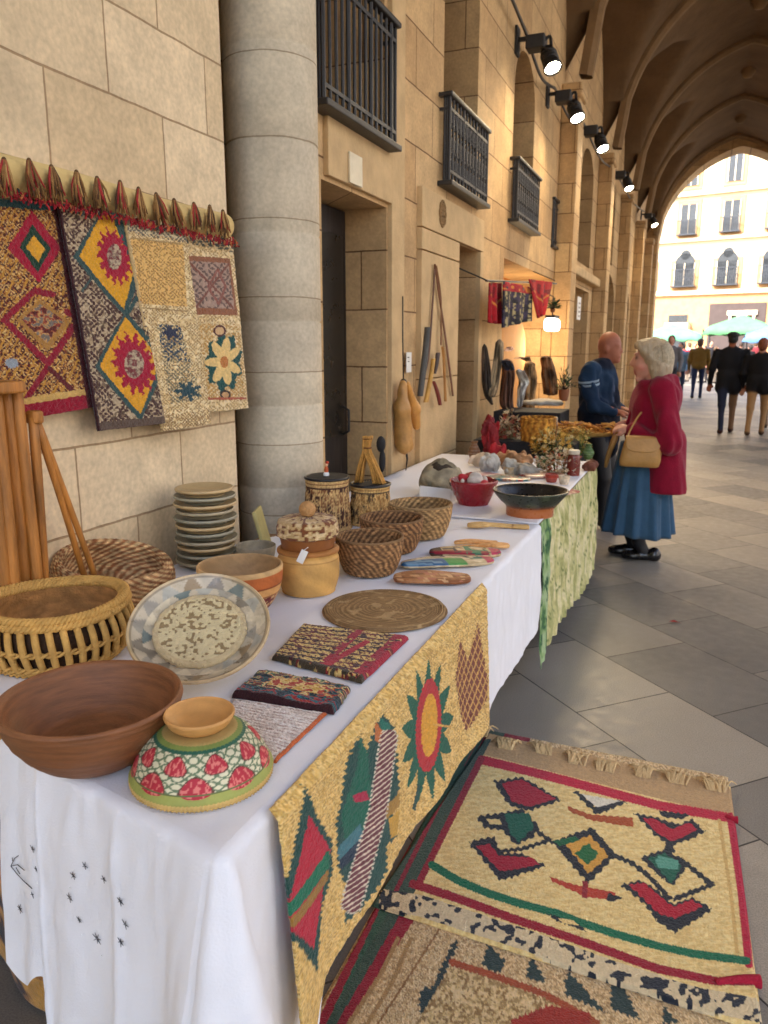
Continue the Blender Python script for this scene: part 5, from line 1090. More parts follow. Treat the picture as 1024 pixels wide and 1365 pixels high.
# round mat, folded textiles, pouch, white cloth
c = base(513, 814); r_ = 80 * mpp(c)
def matcol(T, Sx, Rr, Z):
    x, y = Rr * np.cos(T), Rr * np.sin(T); n = .5 + .5 * np.sin(Rr * 900 + 9 * fbm(x, y, .06, 4)); n2 = vnoise(x, y, .02, 6); C = np.asarray((166, 134, 92)) * n[..., None] + np.asarray((124, 96, 62)) * (1 - n[..., None]); C[(n2 > .8)] = (176, 146, 104); return lin(C)
b = turned('round_mat', [(0, 0), (r_ * .95, 0), (r_, .004), (r_ * .985, .010), (r_ * .93, .011), (r_ * .88, .009), (r_ * .4, .009), (0, .009)], M['reed'], loc=tuple(c), seg=160, sub=16, colf=matcol, disp=lambda T, Sx, Rr, Z: .0007 * np.sin(Rr * 900), wob=.01); tag(b, 'flat round woven mat lying on the cloth beside the table edge', 'mat')
def flat_textile(name, quad, th, painter, lb, cat, nu=150, nv=110, seed=1, lump=.002, fringe=None):
    q = [np.array(at_z(a, b_, T0)[:2]) for a, b_ in quad]; u, v = np.meshgrid(np.linspace(0, 1, nu), np.linspace(0, 1, nv), indexing='ij'); u_, v_ = u[..., None], v[..., None]
    G = (q[0] * (1 - u_) + q[1] * u_) * (1 - v_) + (q[3] * (1 - u_) + q[2] * u_) * v_; e_ = np.minimum(np.minimum(u, 1 - u) * nu / 4, np.minimum(v, 1 - v) * nv / 4); k = np.sqrt(np.clip(e_, 0, 1))
    G = G + (.003 * (vnoise(u * 9, v * 9, 1, seed) - .5))[..., None]
    z = T0 + k * (th + lump * (fbm(u * 10, v * 8, 2, seed) - .5) * 2 + .0022 * (vnoise(u * nu / 2.2, v * nv / 2.2, 1, seed) - .5)); p = Paint(u * 100, v * 100, (120, 80, 60)); painter(p); p.fleck(.2, 1.5)
    return tag(sheet(name, np.concatenate([G, z[..., None]], -1), M['textile'], cols=p.c), lb, cat)
def fA(p):
    p.mottle(np.ones(p.x.size, bool), [(58, 26, 28), (84, 32, 32), (112, 40, 38)], 9, 3); n = vnoise(p.x + p.y * .25, p.y * 1.0, 4.2, 8); r = (np.sin((p.y + p.x * .1) * .62) > -.5); p.strokes(r, (206, 170, 96), 5.5, 8, .9, .24, .48, 1.2); p.strokes(r, (226, 196, 120), 7, 12, .5, .22); m = (p.x > 52) & (p.x < 60) | (p.x > 88); p.set(m & (n > .3), (160, 26, 48)); p.line([(72, 30), (58, 100)], (176, 30, 50), 7); p.set((p.y > 93) & (n > .4), (70, 58, 40))
flat_textile('folded_textile', [(403, 836), (546, 852), (482, 912), (362, 880)], .014, fA, 'dark red and gold folded textile square lying in front of the round mat', 'textile', seed=3)
def fB(p):
    al = np.ones(p.x.size, bool); p.mottle(al, [(30, 44, 48), (24, 92, 92), (176, 52, 40), (206, 166, 92), (222, 196, 140), (46, 110, 76), (120, 50, 40)], 9, 5, 1, 1); p.mottle(p.y > 68, [(34, 50, 60), (20, 106, 116), (150, 26, 46), (176, 60, 40), (40, 90, 96)], 9, 6); p.set((p.y > 93), (60, 30, 34)); p.mottle((p.y > 25) & (p.y < 60) & (p.x > 25) & (p.x < 80), [(204, 160, 70), (230, 200, 130), (180, 70, 50)], 8, 9)
flat_textile('beaded_pouch', [(345, 898), (468, 920), (446, 953), (310, 930)], .015, fB, 'flat beaded pouch in teal, red and gold lying on the white woven napkin', 'pouch', seed=7, lump=.007)
def fC(p):
    p.mottle(np.ones(p.x.size, bool), [(224, 210, 200), (234, 222, 212), (240, 232, 226)], 5, 3, .5, 2); p.set((np.sin(p.y * 1.1) > .55) & (vnoise(p.x, p.y, 3, 4) > .4), (190, 164, 150)); p.set(p.x > 96.5, (196, 96, 44))
flat_textile('woven_napkin', [(312, 932), (436, 952), (368, 1018), (286, 992)], .006, fC, 'white woven napkin with an orange edge, under the beaded pouch', 'napkin', seed=9)

# painted boards and spoons
def board(name, P0, P1, wid, th, painter, lb, cat, n=64, k=28, bend=0, shape=None, mat='terracotta', group=None):
    a, b_ = np.array(base(*P0)), np.array(base(*P1)); L = np.linalg.norm(b_ - a); d = (b_ - a) / L; s = np.array([-d[1], d[0], 0]); t = np.linspace(0, 1, n); f = shape(t) if shape is not None else np.sqrt(np.clip(1 - (2 * t - 1) ** 2, 0, 1)) ** .8
    th_ = np.linspace(0, 2 * PI, k, endpoint=False); Tt, A = np.meshgrid(t, th_, indexing='ij'); w = f[:, None] * wid / 2; hh = th / 2 * np.clip(f[:, None] * 2.2, 0, 1)
    ca, sa = np.cos(A), np.sin(A); ca = np.sign(ca) * np.abs(ca) ** .7; sa = np.sign(sa) * np.abs(sa) ** .6
    P = a + d * (Tt * L)[..., None] + s * (ca * w + bend * np.sin(Tt * PI))[..., None]; P[..., 2] = T0 + th / 2 + sa * hh + .004 * np.sin(Tt * 5)
    p = Paint(Tt * 100, ca * 50, (160, 110, 70)); painter(p, (sa > .2).ravel()); p.fleck(.15, 4)
    P = np.concatenate([P, P[:, :1]], 1); c_ = p.c.reshape(n, k, 3); c_ = np.concatenate([c_, c_[:, :1]], 1)
    return tag(sheet(name, P, M[mat], cols=c_.reshape(-1, 3)), lb, cat, group)
def pa(p, up): p.mottle(np.ones(p.x.size, bool), [(132, 80, 46), (158, 102, 62), (178, 124, 82)], 12, 3, .4, 2); m = (vnoise(p.x, p.y, 12, 4) > .55) & up & (p.x > 30); p.set(m, (176, 110, 86)); p.set((vnoise(p.x, p.y, 8, 9) > .7) & up, (206, 160, 116))
def pb(p, up):
    p.mottle(np.ones(p.x.size, bool), [(190, 168, 130), (214, 198, 164)], 10, 3); p.set(up & (p.x < 52) & (p.y < 14), (36, 92, 136)); p.set(up & (p.x < 40) & (vnoise(p.x, p.y, 9, 3) > .52) & (p.y < 14), (110, 150, 176)); p.set(up & (p.x > 46) & (p.x < 66) & (p.y < 8), (60, 140, 70)); p.set(up & (vnoise(p.x, p.y, 6, 8) > .68) & (p.y > 4), (70, 60, 74)); p.ell(82, 5, 7, 15, (34, 104, 96), 2, 5)
    p.set(up & (p.x > 88), (176, 60, 86))
def pc(p, up):
    p.mottle(np.ones(p.x.size, bool), [(180, 150, 110), (206, 182, 140)], 10, 5); p.set((p.x < 16), (84, 66, 54)); p.set(up & (p.y < -18) & (p.x < 80), (140, 30, 50)); p.set(up & (p.x > 48) & (p.x < 80) & (vnoise(p.x, p.y, 9, 6) > .45), (40, 112, 82)); p.set(up & (p.x > 84), (184, 56, 86)); p.set(up & (vnoise(p.x, p.y, 5, 2) > .72), (60, 52, 60))
def pd(p, up): p.mottle(np.ones(p.x.size, bool), [(190, 126, 66), (214, 154, 92), (226, 174, 112)], 14, 5, .3, 2)
def pe(p, up): p.mottle(np.ones(p.x.size, bool), [(200, 160, 100), (214, 178, 116)], 16, 6, .3, 2); p.line([(72, -50), (74, 50)], (150, 106, 60), 2)
board('wooden_board', (524, 775), (628, 773), .125, .02, pa, 'oval wooden board with faded red paint, nearest of the painted ware', 'board')
board('painted_dish', (534, 757), (658, 748), .115, .018, pb, 'long painted dish with a blue end and green spot', 'dish')
board('painted_dish', (572, 741), (668, 739), .11, .022, pc, 'long painted dish with green leaves and a pink tip, behind the blue one', 'dish')
spoonf = lambda t: np.clip(np.where(t < .36, np.sqrt(np.clip(1 - ((t - .18) / .185) ** 2, 0, 1)), .42 + .18 * np.clip((t - .7) / .2, 0, 1)), 0, 1) * np.clip((1 - t) / .02, 0, 1) ** .5 * .98 + .02
board('wooden_spatula', (605, 726), (664, 724), .045, .014, pd, 'orange wooden spatula lying behind the spoon with the round end', 'spatula')
board('wooden_spoon', (679, 730), (606, 732), .05, .016, pd, 'orange brown wooden spoon with a rounded end', 'spoon', shape=spoonf)
board('wooden_spoon', (623, 703), (706, 704), .065, .018, pe, 'pale wooden spoon lying alone in front of the green dish', 'spoon', shape=spoonf)

# red lobed pot, green dish
c = base(631, 672); m_ = mpp(c); r_ = 31 * m_; h = at_y(631, 640, c[1])[2] - T0
b = turned('red_pot', [(0, 0), (r_ * .58, 0), (r_ * .66, .008), (r_ * .86, h * .5), (r_ * 1.02, h * .92), (r_ * 1.04, h), (r_ * .98, h * 1.01), (r_ * .8, h * .6), (r_ * .5, h * .2), (0, h * .16)], material('red glaze', rgb(140, 20, 30), .28, .25, 10, .05, spec=.6), loc=tuple(c), seg=96, disp=lambda T, Sx, Rr, Z: -.012 * np.exp(-((((T + .9) % PI) - PI / 2) / .25) ** 2) * (Z / h)); tag(b, 'glossy dark red lobed pot holding scraps, beside the green dish', 'pot')
e = empty('paper_scraps', tuple(c + np.array([0, 0, h * .8])), 'white and red paper scraps stuffed into the red pot', 'paper')
for k, (x, y, z, s, col) in enumerate([(.01, -.02, .035, .045, (206, 196, 184)), (-.05, 0, .03, .03, (176, 34, 44)), (.05, .01, .025, .034, (196, 186, 176)), (-.02, .04, .03, .04, (150, 60, 50)), (.06, -.03, .015, .02, (190, 50, 60)), (-.045, -.04, .02, .022, (214, 206, 196))]):
    blob('scrap', [ellip((x, y, z), (s * .8, s * .5, s * .6), k)], material('scrap paper', rgb(*col), .8, .2, 30, .2), e, h=.005, warp=.02, wscale=.02)
c = base(706, 686); m_ = mpp(c); r_ = 50 * m_; h = at_y(706, 652, c[1])[2] - T0
def dishcol(T, Sx, Rr, Z):
    C = np.zeros(T.shape + (3,)); C[:] = (48, 54, 42); C[(Z < h * .42) & (Sx < .5)] = (168, 96, 50); C[(np.abs(Z - h * .42) < .004) & (Sx < .5)] = (110, 66, 40); n = tnoise(T, Z, 14, .05, 4); C[(n > .6) & (Z > h * .45)] = (66, 76, 54); C[Sx > .56] = (34, 30, 26); return lin(C)
b = turned('glazed_dish', [(0, 0), (r_ * .56, 0), (r_ * .62, .006), (r_ * .64, h * .36), (r_ * .8, h * .6), (r_ * .97, h * .9), (r_, h * .97), (r_ * .97, h), (r_ * .9, h * .93), (r_ * .6, h * .5), (0, h * .42)], M['glazed'], loc=tuple(c), seg=80, sub=8, colf=dishcol); tag(b, 'wide dark green glazed dish with an orange foot', 'dish')
cr = material('clear crumpled plastic', rgb(196, 196, 190), .25, .3, 14, .3, 40, spec=.6)
c = base(578, 664); b = turned('felt_bag', [(0, 0), (.07, 0), (.095, .02), (.10, .07), (.085, .12), (.075, .15), (.07, .152), (.08, .11), (.09, .05), (0, .02)], M['reed'], loc=tuple(c + np.array([-.02, .06, .02])), seg=90, sub=8, tilt=rotm(R(-38), R(20), 0), disp=lambda T, Sx, Rr, Z: .016 * (tnoise(T, Z, 11, .05, 4) - .5) + .008 * (tnoise(T, Z, 26, .03, 7) - .5), colf=lambda T, Sx, Rr, Z: lin(np.where((Sx > .6)[..., None], (60, 50, 40), (150, 138, 112)) * (1 + .4 * (tnoise(T, Z, 20, .03, 2) - .5))[..., None])); tag(b, 'crumpled grey wrapped bundle against the wall behind the far wicker bowl', 'bundle')
b = MB().box((0, 0, .035), (.15, .10, .004), rot=rotm(R(28), R(6), R(20))).box((.02, .02, .03), (.14, .1, .003), rot=rotm(R(24), R(10), R(30))).build('white_sheet', M['paper'], loc=tuple(base(580, 668))); tag(b, 'stiff white paper sheets propped between the bundle and the red pot', 'paper')

# ------------------------------------------------------------------ mixed goods on the second table
def crumple(name, px, py, w, hgt, col, lb, cat, seed=1, el=(1, .7), rough=.7, n=16):
    """a lump of folded or crinkled material: many small overlapping bulges"""
    rs = np.random.default_rng(seed); c = base(px, py); m_ = mpp(c); r_ = w / 2 * m_; hh = hgt * m_; k = np.array(col, float); pr = [(ellip((0, 0, hh * .42), (r_ * .8, r_ * el[1] * .8, hh * .45)), col)]
    for i in range(n):
        a = rs.uniform(0, 2 * PI); z = rs.uniform(.15, .8); q = math.sqrt(max(.05, 1 - (2 * z - .9) ** 2)) * .75; s_ = rs.uniform(.2, .42); pr.append((ellip((r_ * q * math.cos(a), r_ * el[1] * q * math.sin(a), hh * z), (r_ * s_ * 1.5, r_ * s_ * .55, hh * s_ * .75), rs.uniform(0, 3), rs.uniform(-.8, .8)), tuple(np.clip(k * rs.uniform(.72, 1.2), 8, 245))))
    o = blob(name, pr, M['paint_matte'], h=max(.005, r_ / 18), k=.008, warp=r_ * .12, wscale=r_ * .18, loc=tuple(c), zmin=0, colored=True)
    return tag(o, lb, cat)
crumple('foil_ball', 653, 628, 26, 24, (200, 196, 186), 'crinkled silver white wrapped ball at the back of the second table', 'ball', 2, el=(1, 1), n=26)
crumple('cloth_bundle', 688, 622, 50, 20, (176, 130, 90), 'tan cloth bundle lying beside the silver ball', 'bundle', 3)
crumple('grey_pouch', 692, 634, 42, 20, (150, 146, 136), 'crumpled grey patterned pouch in front of the tan bundle', 'pouch', 4)
crumple('red_felt_bundle', 655, 606, 24, 50, (130, 26, 32), 'dark red felt bundle standing among the goods by the wall', 'bundle', 5, n=20)
crumple('red_cloth', 664, 614, 22, 24, (156, 26, 34), 'small folded bright red cloth below the dark red felt bundle', 'cloth', 7)
def pl(p, up): p.mottle(np.ones(p.x.size, bool), [(34, 84, 92), (50, 120, 124), (150, 60, 50), (176, 160, 130)], 14, 5)
def pr(p, up): p.mottle(np.ones(p.x.size, bool), [(150, 40, 44), (120, 34, 40), (190, 160, 140)], 14, 8)
def pw(p, up): p.mottle(np.ones(p.x.size, bool), [(206, 186, 178), (226, 212, 206), (200, 150, 150)], 20, 8)
board('painted_plate', (648, 640), (708, 640), .16, .02, pl, 'teal painted plate lying behind the red pot', 'plate', mat='glazed')
board('painted_plate', (694, 638), (750, 634), .18, .022, pr, 'dark red painted plate behind the green dish', 'plate', mat='glazed')
board('patterned_paper', (626, 636), (668, 630), .2, .006, pw, 'pink and white patterned paper lying at the back of the table', 'paper')
board('patterned_paper', (735, 662), (765, 652), .14, .005, pr, 'red and white patterned leaflet at the table edge right of the green dish', 'paper')
board('white_card', (680, 606), (712, 598), .16, .008, pw, 'blank white card lying in front of the straw basket', 'card', shape=lambda t: np.ones_like(t))
c = base(716, 605); r_ = 23 * mpp(c); h = at_y(716, 556, c[1])[2] - T0
b = woven('straw_basket', [(0, 0), (r_ * .7, 0), (r_ * .92, h * .3), (r_, h * .9), (r_ * .97, h), (r_ * .9, h * .95), (r_ * .8, h * .4), (0, h * .3)], tuple(c), (206, 150, 60), (140, 88, 30), seg=120, sub=10, row=.009, st=30, amp=.004, seed=4); tag(b, 'tall golden straw basket at the far end of the second table', 'basket')
def jar(px, py, w, top, col, lid, lb):
    c = base(px, py); m_ = mpp(c); r_ = w / 2 * m_; h = at_y(px, top, c[1])[2] - T0; b = turned('preserve_jar', [(0, 0), (r_ * .9, 0), (r_, .01), (r_, h * .72), (r_ * .8, h * .82), (r_ * .8, h * .86), (0, h * .86)], material('jar contents', rgb(*col), .2, .3, 20, .05, spec=.6), loc=tuple(c), seg=32)
    turned('lid', [(r_ * .84, h * .84), (r_ * .86, h), (0, h * 1.01)], material('jar lid', rgb(*lid), .4, .1, 20, 0), b, seg=32); return tag(b, lb, 'jar', 'preserve jars')
jar(764, 634, 17, 600, (110, 40, 30), (190, 180, 160), 'brown red jar with a pale lid at the right of the dried flowers')
jar(735, 600, 15, 556, (150, 110, 70), (196, 176, 150), 'brown glass jar standing beside the golden straw basket')
def bouquet(name, px, py, w, h, cols, leaf, lb, n=240, seed=1):
    rs = np.random.default_rng(seed); c = base(px, py); m_ = mpp(c); e = empty(name, tuple(c), lb, 'dried flowers'); f = MB(); g = MB()
    for k in range(n):
        a = rs.uniform(0, 2 * PI); q = rs.random() ** .5; u = rs.random(); P = np.array([w / 2 * m_ * q * math.cos(a), w / 3 * m_ * q * math.sin(a), h * m_ * (.12 + .88 * u) * (1 - .35 * q * q)])
        s = m_ * rs.uniform(1.8, 3.6); rot = rotm(rs.uniform(-.9, .9), rs.uniform(-.9, .9), a)
        if k % 3: 
            col = cols[rs.integers(len(cols))]
            for j in range(6): b_ = j * PI / 3; d = rot @ np.array([math.cos(b_), math.sin(b_), .25]); n2 = rot @ np.array([-math.sin(b_), math.cos(b_), 0]); f.add([P, P + d * s * .6 + n2 * s * .35, P + d * s * 1.3, P + d * s * .6 - n2 * s * .35], [(0, 1, 2, 3)], col)
            f.ball(P, s * .3, (150, 110, 50), 5, 4)
        else:
            d = rot @ np.array([math.cos(a), math.sin(a), .6]); n2 = np.cross(d, [0, 0, 1]); g.add([P, P + d * s + n2 * s * .4, P + d * s * 2.6, P + d * s - n2 * s * .4], [(0, 1, 2, 3)], leaf[rs.integers(len(leaf))])
        if k % 5 == 0: g.tube([(P[0] * .3, P[1] * .3, 0), P * .7, P], m_ * .25, 4, True, leaf[0])
    f.build('flower_heads', M['paint_matte'], e, colored=True); g.build('stems_and_leaves', M['paint_matte'], e, colored=True)
bouquet('dried_flowers', 742, 632, 62, 34, [(206, 186, 150), (190, 160, 120), (160, 70, 50), (222, 206, 180)], [(66, 80, 44), (84, 96, 56)], 'low white and russet dried flowers at the front of the far end', 300, 1)
bouquet('dried_flowers', 735, 612, 56, 44, [(206, 170, 84), (196, 150, 60), (216, 196, 140)], [(52, 74, 40), (80, 100, 50), (60, 84, 50)], 'taller yellow dried flowers with green leaves behind the white ones', 260, 2)
bouquet('dried_flowers', 772, 606, 34, 40, [(206, 186, 110), (190, 160, 80)], [(90, 116, 50), (70, 90, 44)], 'small green and yellow bunch nearest the far right table corner', 120, 3)

bouquet('ruffled_bunch', 678, 602, 34, 58, [(206, 190, 156), (190, 170, 134), (222, 210, 184), (150, 60, 50)], [(150, 130, 90), (110, 104, 70)], 'ruffled cream bunch standing right of the dark red felt bundle', 320, 9)
crumple('seed_pods', 786, 628, 18, 16, (120, 70, 52), 'small heap of brown seed pods right of the jar', 'pods', 11)
crumple('lace_cloth', 642, 622, 30, 18, (196, 176, 150), 'cream lace cloth heaped at the wall behind the silver ball', 'cloth', 12)
for i_, (px, py, w, top, col, sh, lb) in enumerate([
    (668, 596, 15, 574, (150, 34, 36), 0, 'small red painted vase at the wall side of the second table'), (700, 590, 16, 570, (176, 130, 80), 1, 'small tan clay cup just left of the golden straw basket'),
    (722, 624, 16, 610, (66, 96, 58), 1, 'small green glazed cup in front of the golden straw basket'), (756, 598, 14, 572, (190, 150, 96), 0, 'slim pale clay vase among the dried flowers'),
    (680, 634, 18, 622, (196, 170, 130), 1, 'small cream clay cup in front of the grey pouch'), (735, 643, 17, 632, (164, 60, 44), 1, 'small terracotta red cup right of the painted plates'),
    (632, 612, 16, 588, (120, 84, 54), 0, 'small brown clay vase standing against the wall by the lace cloth'), (784, 612, 15, 592, (84, 110, 60), 0, 'small green vase at the far right corner of the second table'),
    (645, 598, 14, 574, (206, 190, 150), 0, 'small cream vase beside the red painted one'), (752, 646, 15, 634, (210, 190, 160), 1, 'small cream cup near the table edge, beyond the green dish')]):
    c = base(px, py); m_ = mpp(c); r_ = w / 2 * m_; h = at_y(px, top, c[1])[2] - T0
    pf_ = [(0, 0), (r_ * .55, 0), (r_ * .9, h * .25), (r_, h * .45), (r_ * .6, h * .75), (r_ * .45, h * .86), (r_ * .62, h), (r_ * .5, h * .97), (r_ * .35, h * .8), (0, h * .5)] if sh == 0 else [(0, 0), (r_ * .6, 0), (r_ * .85, h * .3), (r_, h * .9), (r_ * .98, h), (r_ * .88, h * .97), (r_ * .7, h * .4), (0, h * .2)]
    tag(turned('clay_vase' if sh == 0 else 'clay_cup', pf_, M['terracotta'], loc=tuple(c), seg=48, sub=6, colf=lambda T, Sx, Rr, Z: lin(np.where(((Z / h * 6) % 1 < .3)[..., None] & (Z > h * .2)[..., None], np.array(col) * .62 + 60, np.array(col)) * (1 + .3 * (tnoise(T, Z, 20, .01, i_) - .5))[..., None])), lb, 'vase' if sh == 0 else 'cup')
# stall beyond the table : black draped stand with a straw tray, tall black counter
blk = material('black drape', rgb(28, 26, 28), .85, .2, 8, .3, 30)
def draped(name, x0, x1, y0, y1, h, lb):
    e = empty(name, ((x0 + x1) / 2, (y0 + y1) / 2, 0), lb, 'table'); o = (-(x0 + x1) / 2, -(y0 + y1) / 2, 0); pts = []
    per = [(x0, y0), (x1, y0), (x1, y1), (x0, y1), (x0, y0)]; P = []
    for (ax, ay), (bx_, by) in zip(per[:-1], per[1:]):
        for t in np.linspace(0, 1, 40)[:-1]: P.append((ax + (bx_ - ax) * t, ay + (by - ay) * t))
    P = np.array(P); k = np.linspace(0, 1, 12); cen = np.array([(x0 + x1) / 2, (y0 + y1) / 2]); dv = (P - cen) / np.linalg.norm(P - cen, axis=1)[:, None]; s = np.arange(len(P))
    G = np.stack([np.concatenate([P + dv * (.02 * kk + .012 * kk * np.sin(s * .9))[:, None], np.full((len(P), 1), h - (h - .02) * kk)], 1) for kk in k], 1); sheet('drape', G, blk, e, wrap=True, loc=o)
    MB().box(((x0 + x1) / 2, (y0 + y1) / 2, h - .012), (x1 - x0 + .004, y1 - y0 + .004, .028), bev=.008).build('top', blk, e, loc=o)
draped('draped_stand', -1.45, -.74, 5.28, 5.80, .86, 'low black draped stand just beyond the second table')
draped('black_counter', -1.5, -.98, 6.05, 6.5, 1.0, 'taller black draped counter by the wall, in front of the bald man')
c = at_z(768, 580, .864); e = empty('straw_tray', tuple(c), 'tray heaped with golden straw pieces on the black draped stand', 'tray'); rs = np.random.default_rng(5); m = MB()
for k in range(170):
    P = np.array([rs.normal(0, .13), rs.normal(0, .07), .03 + .05 * rs.random()]); d = rotm(0, rs.uniform(-.5, .5), rs.uniform(0, 6.3)) @ np.array([.05, 0, 0]); m.tube([P - d, P + d * .2 + np.array([0, 0, .008]), P + d], .006, 5, True, [(206, 150, 62), (190, 128, 54), (222, 176, 96), (150, 96, 44)][k % 4])
m.build('straw_pieces', M['paint_matte'], e, True, colored=True)
turned('tray', [(0, 0), (.2, 0), (.26, .03), (.255, .035), (.2, .012), (0, .01)], M['rush'], e, ell=(1.1, .6))
c = at_z(722, 540, 1.002); b = blob('white_scarf', [ellip((0, 0, .02), (.16, .1, .03)), ellip((.1, 0, .02), (.1, .08, .025))], material('white knit', rgb(196, 190, 178), .9, .2, 20, .4, 90), h=.012, warp=.03, wscale=.05, loc=tuple(c), zmin=0); tag(b, 'rumpled white scarf lying on the tall black counter', 'scarf')

# ------------------------------------------------------------------ things hanging on the wall
def wl(px, py, X=-1.60): return at_x(px, py, X)
lea = material('tan leather', rgb(176, 128, 66), .5, .35, 14, .2, 60)
c = wl(543, 520); e = empty('leather_pouch', tuple(c), 'pair of pale tan leather pouches hanging on a cord beside the doorway', 'pouch'); m_ = mpp(c)
q = lambda px, py, dx=0: wl(px, py) - c + np.array([dx, 0, 0])
blob('pouch_bag', [rcone(q(537, 512), q(536, 545), 5 * m_, 10 * m_), rcone(q(536, 545), q(539, 590), 11 * m_, 12.5 * m_), ellip(q(539, 592), (10 * m_, 13 * m_, 13 * m_))], lea, e, h=.007, k=.03, warp=.008, wscale=.03)
blob('pouch_bag', [rcone(q(541, 512, .01), q(550, 545, .01), 4 * m_, 8 * m_), rcone(q(550, 545, .01), q(554, 568, .01), 8.5 * m_, 5.5 * m_)], material('golden leather', rgb(190, 134, 62), .5, .3, 14, .2, 60), e, h=.007, k=.03, warp=.006, wscale=.03)
MB().tube([q(537, 395), q(537, 450), q(538, 512)], .004, 6).tube([q(541, 596), q(543, 612), q(541, 628)], [.008, .006, .002], 6).ball(q(538, 509), .02).build('cord', M['darkwood'], e, True)
pp_ = wl(545, 483, -1.658); b = MB().box((0, 0, 0), (.004, .085, .12)).build('paper_notice', M['paper'], loc=tuple(pp_))
k = MB().box((.003, -.015, .03), (.002, .03, .006)).box((.003, -.012, .005), (.002, .025, .005)); k.build('printed_mark', M['iron'], b); tag(b, 'small white paper notice taped to the wall above the leather pouches', 'notice')
def strap(name, pts, w, th, col, lb, cat, X=-1.625, rough=.6):
    P = smooth_path([wl(a, b_, X) for a, b_ in pts], 24); o = np.array(P[0]); m_ = mpp(o); T_, A = np.meshgrid(np.arange(24), np.linspace(0, 2 * PI, 13)[:-1], indexing='ij')
    ww = np.interp(np.linspace(0, 1, 24), np.linspace(0, 1, len(w)), w)[:, None] * m_ / 2; G = P[:, None, :] - o + np.stack([np.cos(A) * th, np.sin(A) * ww, 0 * A], -1); G = np.concatenate([G, G[:, :1]], 1)
    return tag(sheet(name, G, material(lb[:30], rgb(*col), rough, .3, 16, .25, 60), loc=tuple(o)), lb, cat)
strap('leather_belt', [(580, 352), (585, 390), (594, 450), (604, 528)], [3, 4, 6, 9, 6], .006, (110, 66, 38), 'long brown leather belt hanging in a slant right of the grey umbrella', 'belt')
strap('leather_belt', [(580, 352), (577, 400), (572, 470), (566, 500)], [3, 4, 5, 5], .006, (98, 62, 40), 'dark leather belt hanging straight left of its neighbours', 'belt', -1.63)
strap('leather_strap', [(582, 354), (588, 400), (588, 460)], [2.5, 3.5, 4], .005, (128, 84, 46), 'short tan strap hanging between the two long belts', 'strap', -1.62)
strap('grey_umbrella', [(570, 436), (566, 480), (560, 528)], [5, 10, 7], .02, (74, 72, 66), 'folded grey umbrella hanging below the belts', 'umbrella', -1.60)
strap('hand_broom', [(578, 478), (574, 505), (568, 536)], [5, 9, 13], .014, (190, 142, 62), 'yellow straw hand broom hanging beside the grey umbrella', 'broom', -1.59)
strap('red_strap', [(578, 508), (583, 522), (587, 540)], [5, 11, 8], .012, (110, 40, 32), 'short dark red strap end below the broom', 'strap', -1.59)
strap('wooden_tool', [(590, 462), (592, 480), (594, 535)], [6, 5, 5], .01, (170, 120, 60), 'slim yellow wooden tool hanging on the right beside the brown belt', 'tool', -1.61)
strap('dark_gloves', [(584, 470), (582, 485), (579, 498)], [9, 8, 6], .014, (70, 54, 46), 'small dark gloves bunched in the middle of the hanging belts', 'gloves', -1.6)
# red flags and patterned hanging cloth in front of the shop
def banner(name, quad, X, bgc, painter, lb, nu=50, nv=70):
    q = [np.array(v, float) for v in quad]; u, v = np.meshgrid(np.linspace(0, 1, nu), np.linspace(0, 1, nv), indexing='ij'); u_, v_ = u[..., None], v[..., None]; pp = (q[0] * (1 - u_) + q[1] * u_) * (1 - v_) + (q[3] * (1 - u_) + q[2] * u_) * v_
    P = at_x(pp[..., 0], pp[..., 1], X); P[..., 0] += .015 * np.sin(u * 14) * (.3 + v); p = Paint(u * 100, v * 100, bgc); painter(p, u.ravel(), v.ravel()); p.fleck(.15, 5); return tag(sheet(name, P, M['textile_fine'], cols=p.c, thick=.006), lb, 'banner')
def pf(p, u, v): p.set(vnoise(p.x, p.y, 14, 5) > .72, (120, 20, 26)); p.line([(10, 30), (60, 60), (95, 40)], (196, 120, 50), 5)
def pg(p, u, v):
    p.mottle(np.ones(p.x.size, bool), [(26, 24, 30), (40, 36, 46), (56, 46, 70)], 14, 3); p.set((np.abs((p.x % 17) - 8.5) < 3.4) & (vnoise(p.x, p.y, 4.5, 8) > .5), (176, 160, 110)); p.set((v < .2) & (vnoise(p.x, p.y, 12, 4) > .3), (170, 26, 36)); p.set((v < .16) & (vnoise(p.x, p.y, 9, 9) > .68), (214, 130, 50))
banner('red_banner', [(652, 377), (668, 377), (666, 432), (650, 430)], -1.50, (160, 20, 30), pf, 'narrow red cloth banner hanging left of the dark patterned one')
banner('patterned_banner', [(671, 375), (709, 383), (706, 428), (669, 437)], -1.45, (30, 28, 34), pg, 'dark speckled banner with a red and gold top hanging before the shop')
banner('red_pennant', [(705, 372), (736, 376), (724, 420), (716, 424)], -1.42, (176, 26, 32), pf, 'red pennant tapering downwards, right of the dark speckled banner')
rl = MB().tube([wl(648, 374, -1.47), wl(742, 378, -1.44)], .008, 8)
for px, X in ((650, -1.68), (740, -1.68)): rl.tube([wl(px, 374, -1.46), np.array([-1.69, wl(px, 374, -1.46)[1], wl(px, 374, -1.46)[2] + .1])], .006, 6)
tag(rl.build('banner_rail', M['iron']), 'thin dark rail on the wall from which the red banners hang', 'rail')
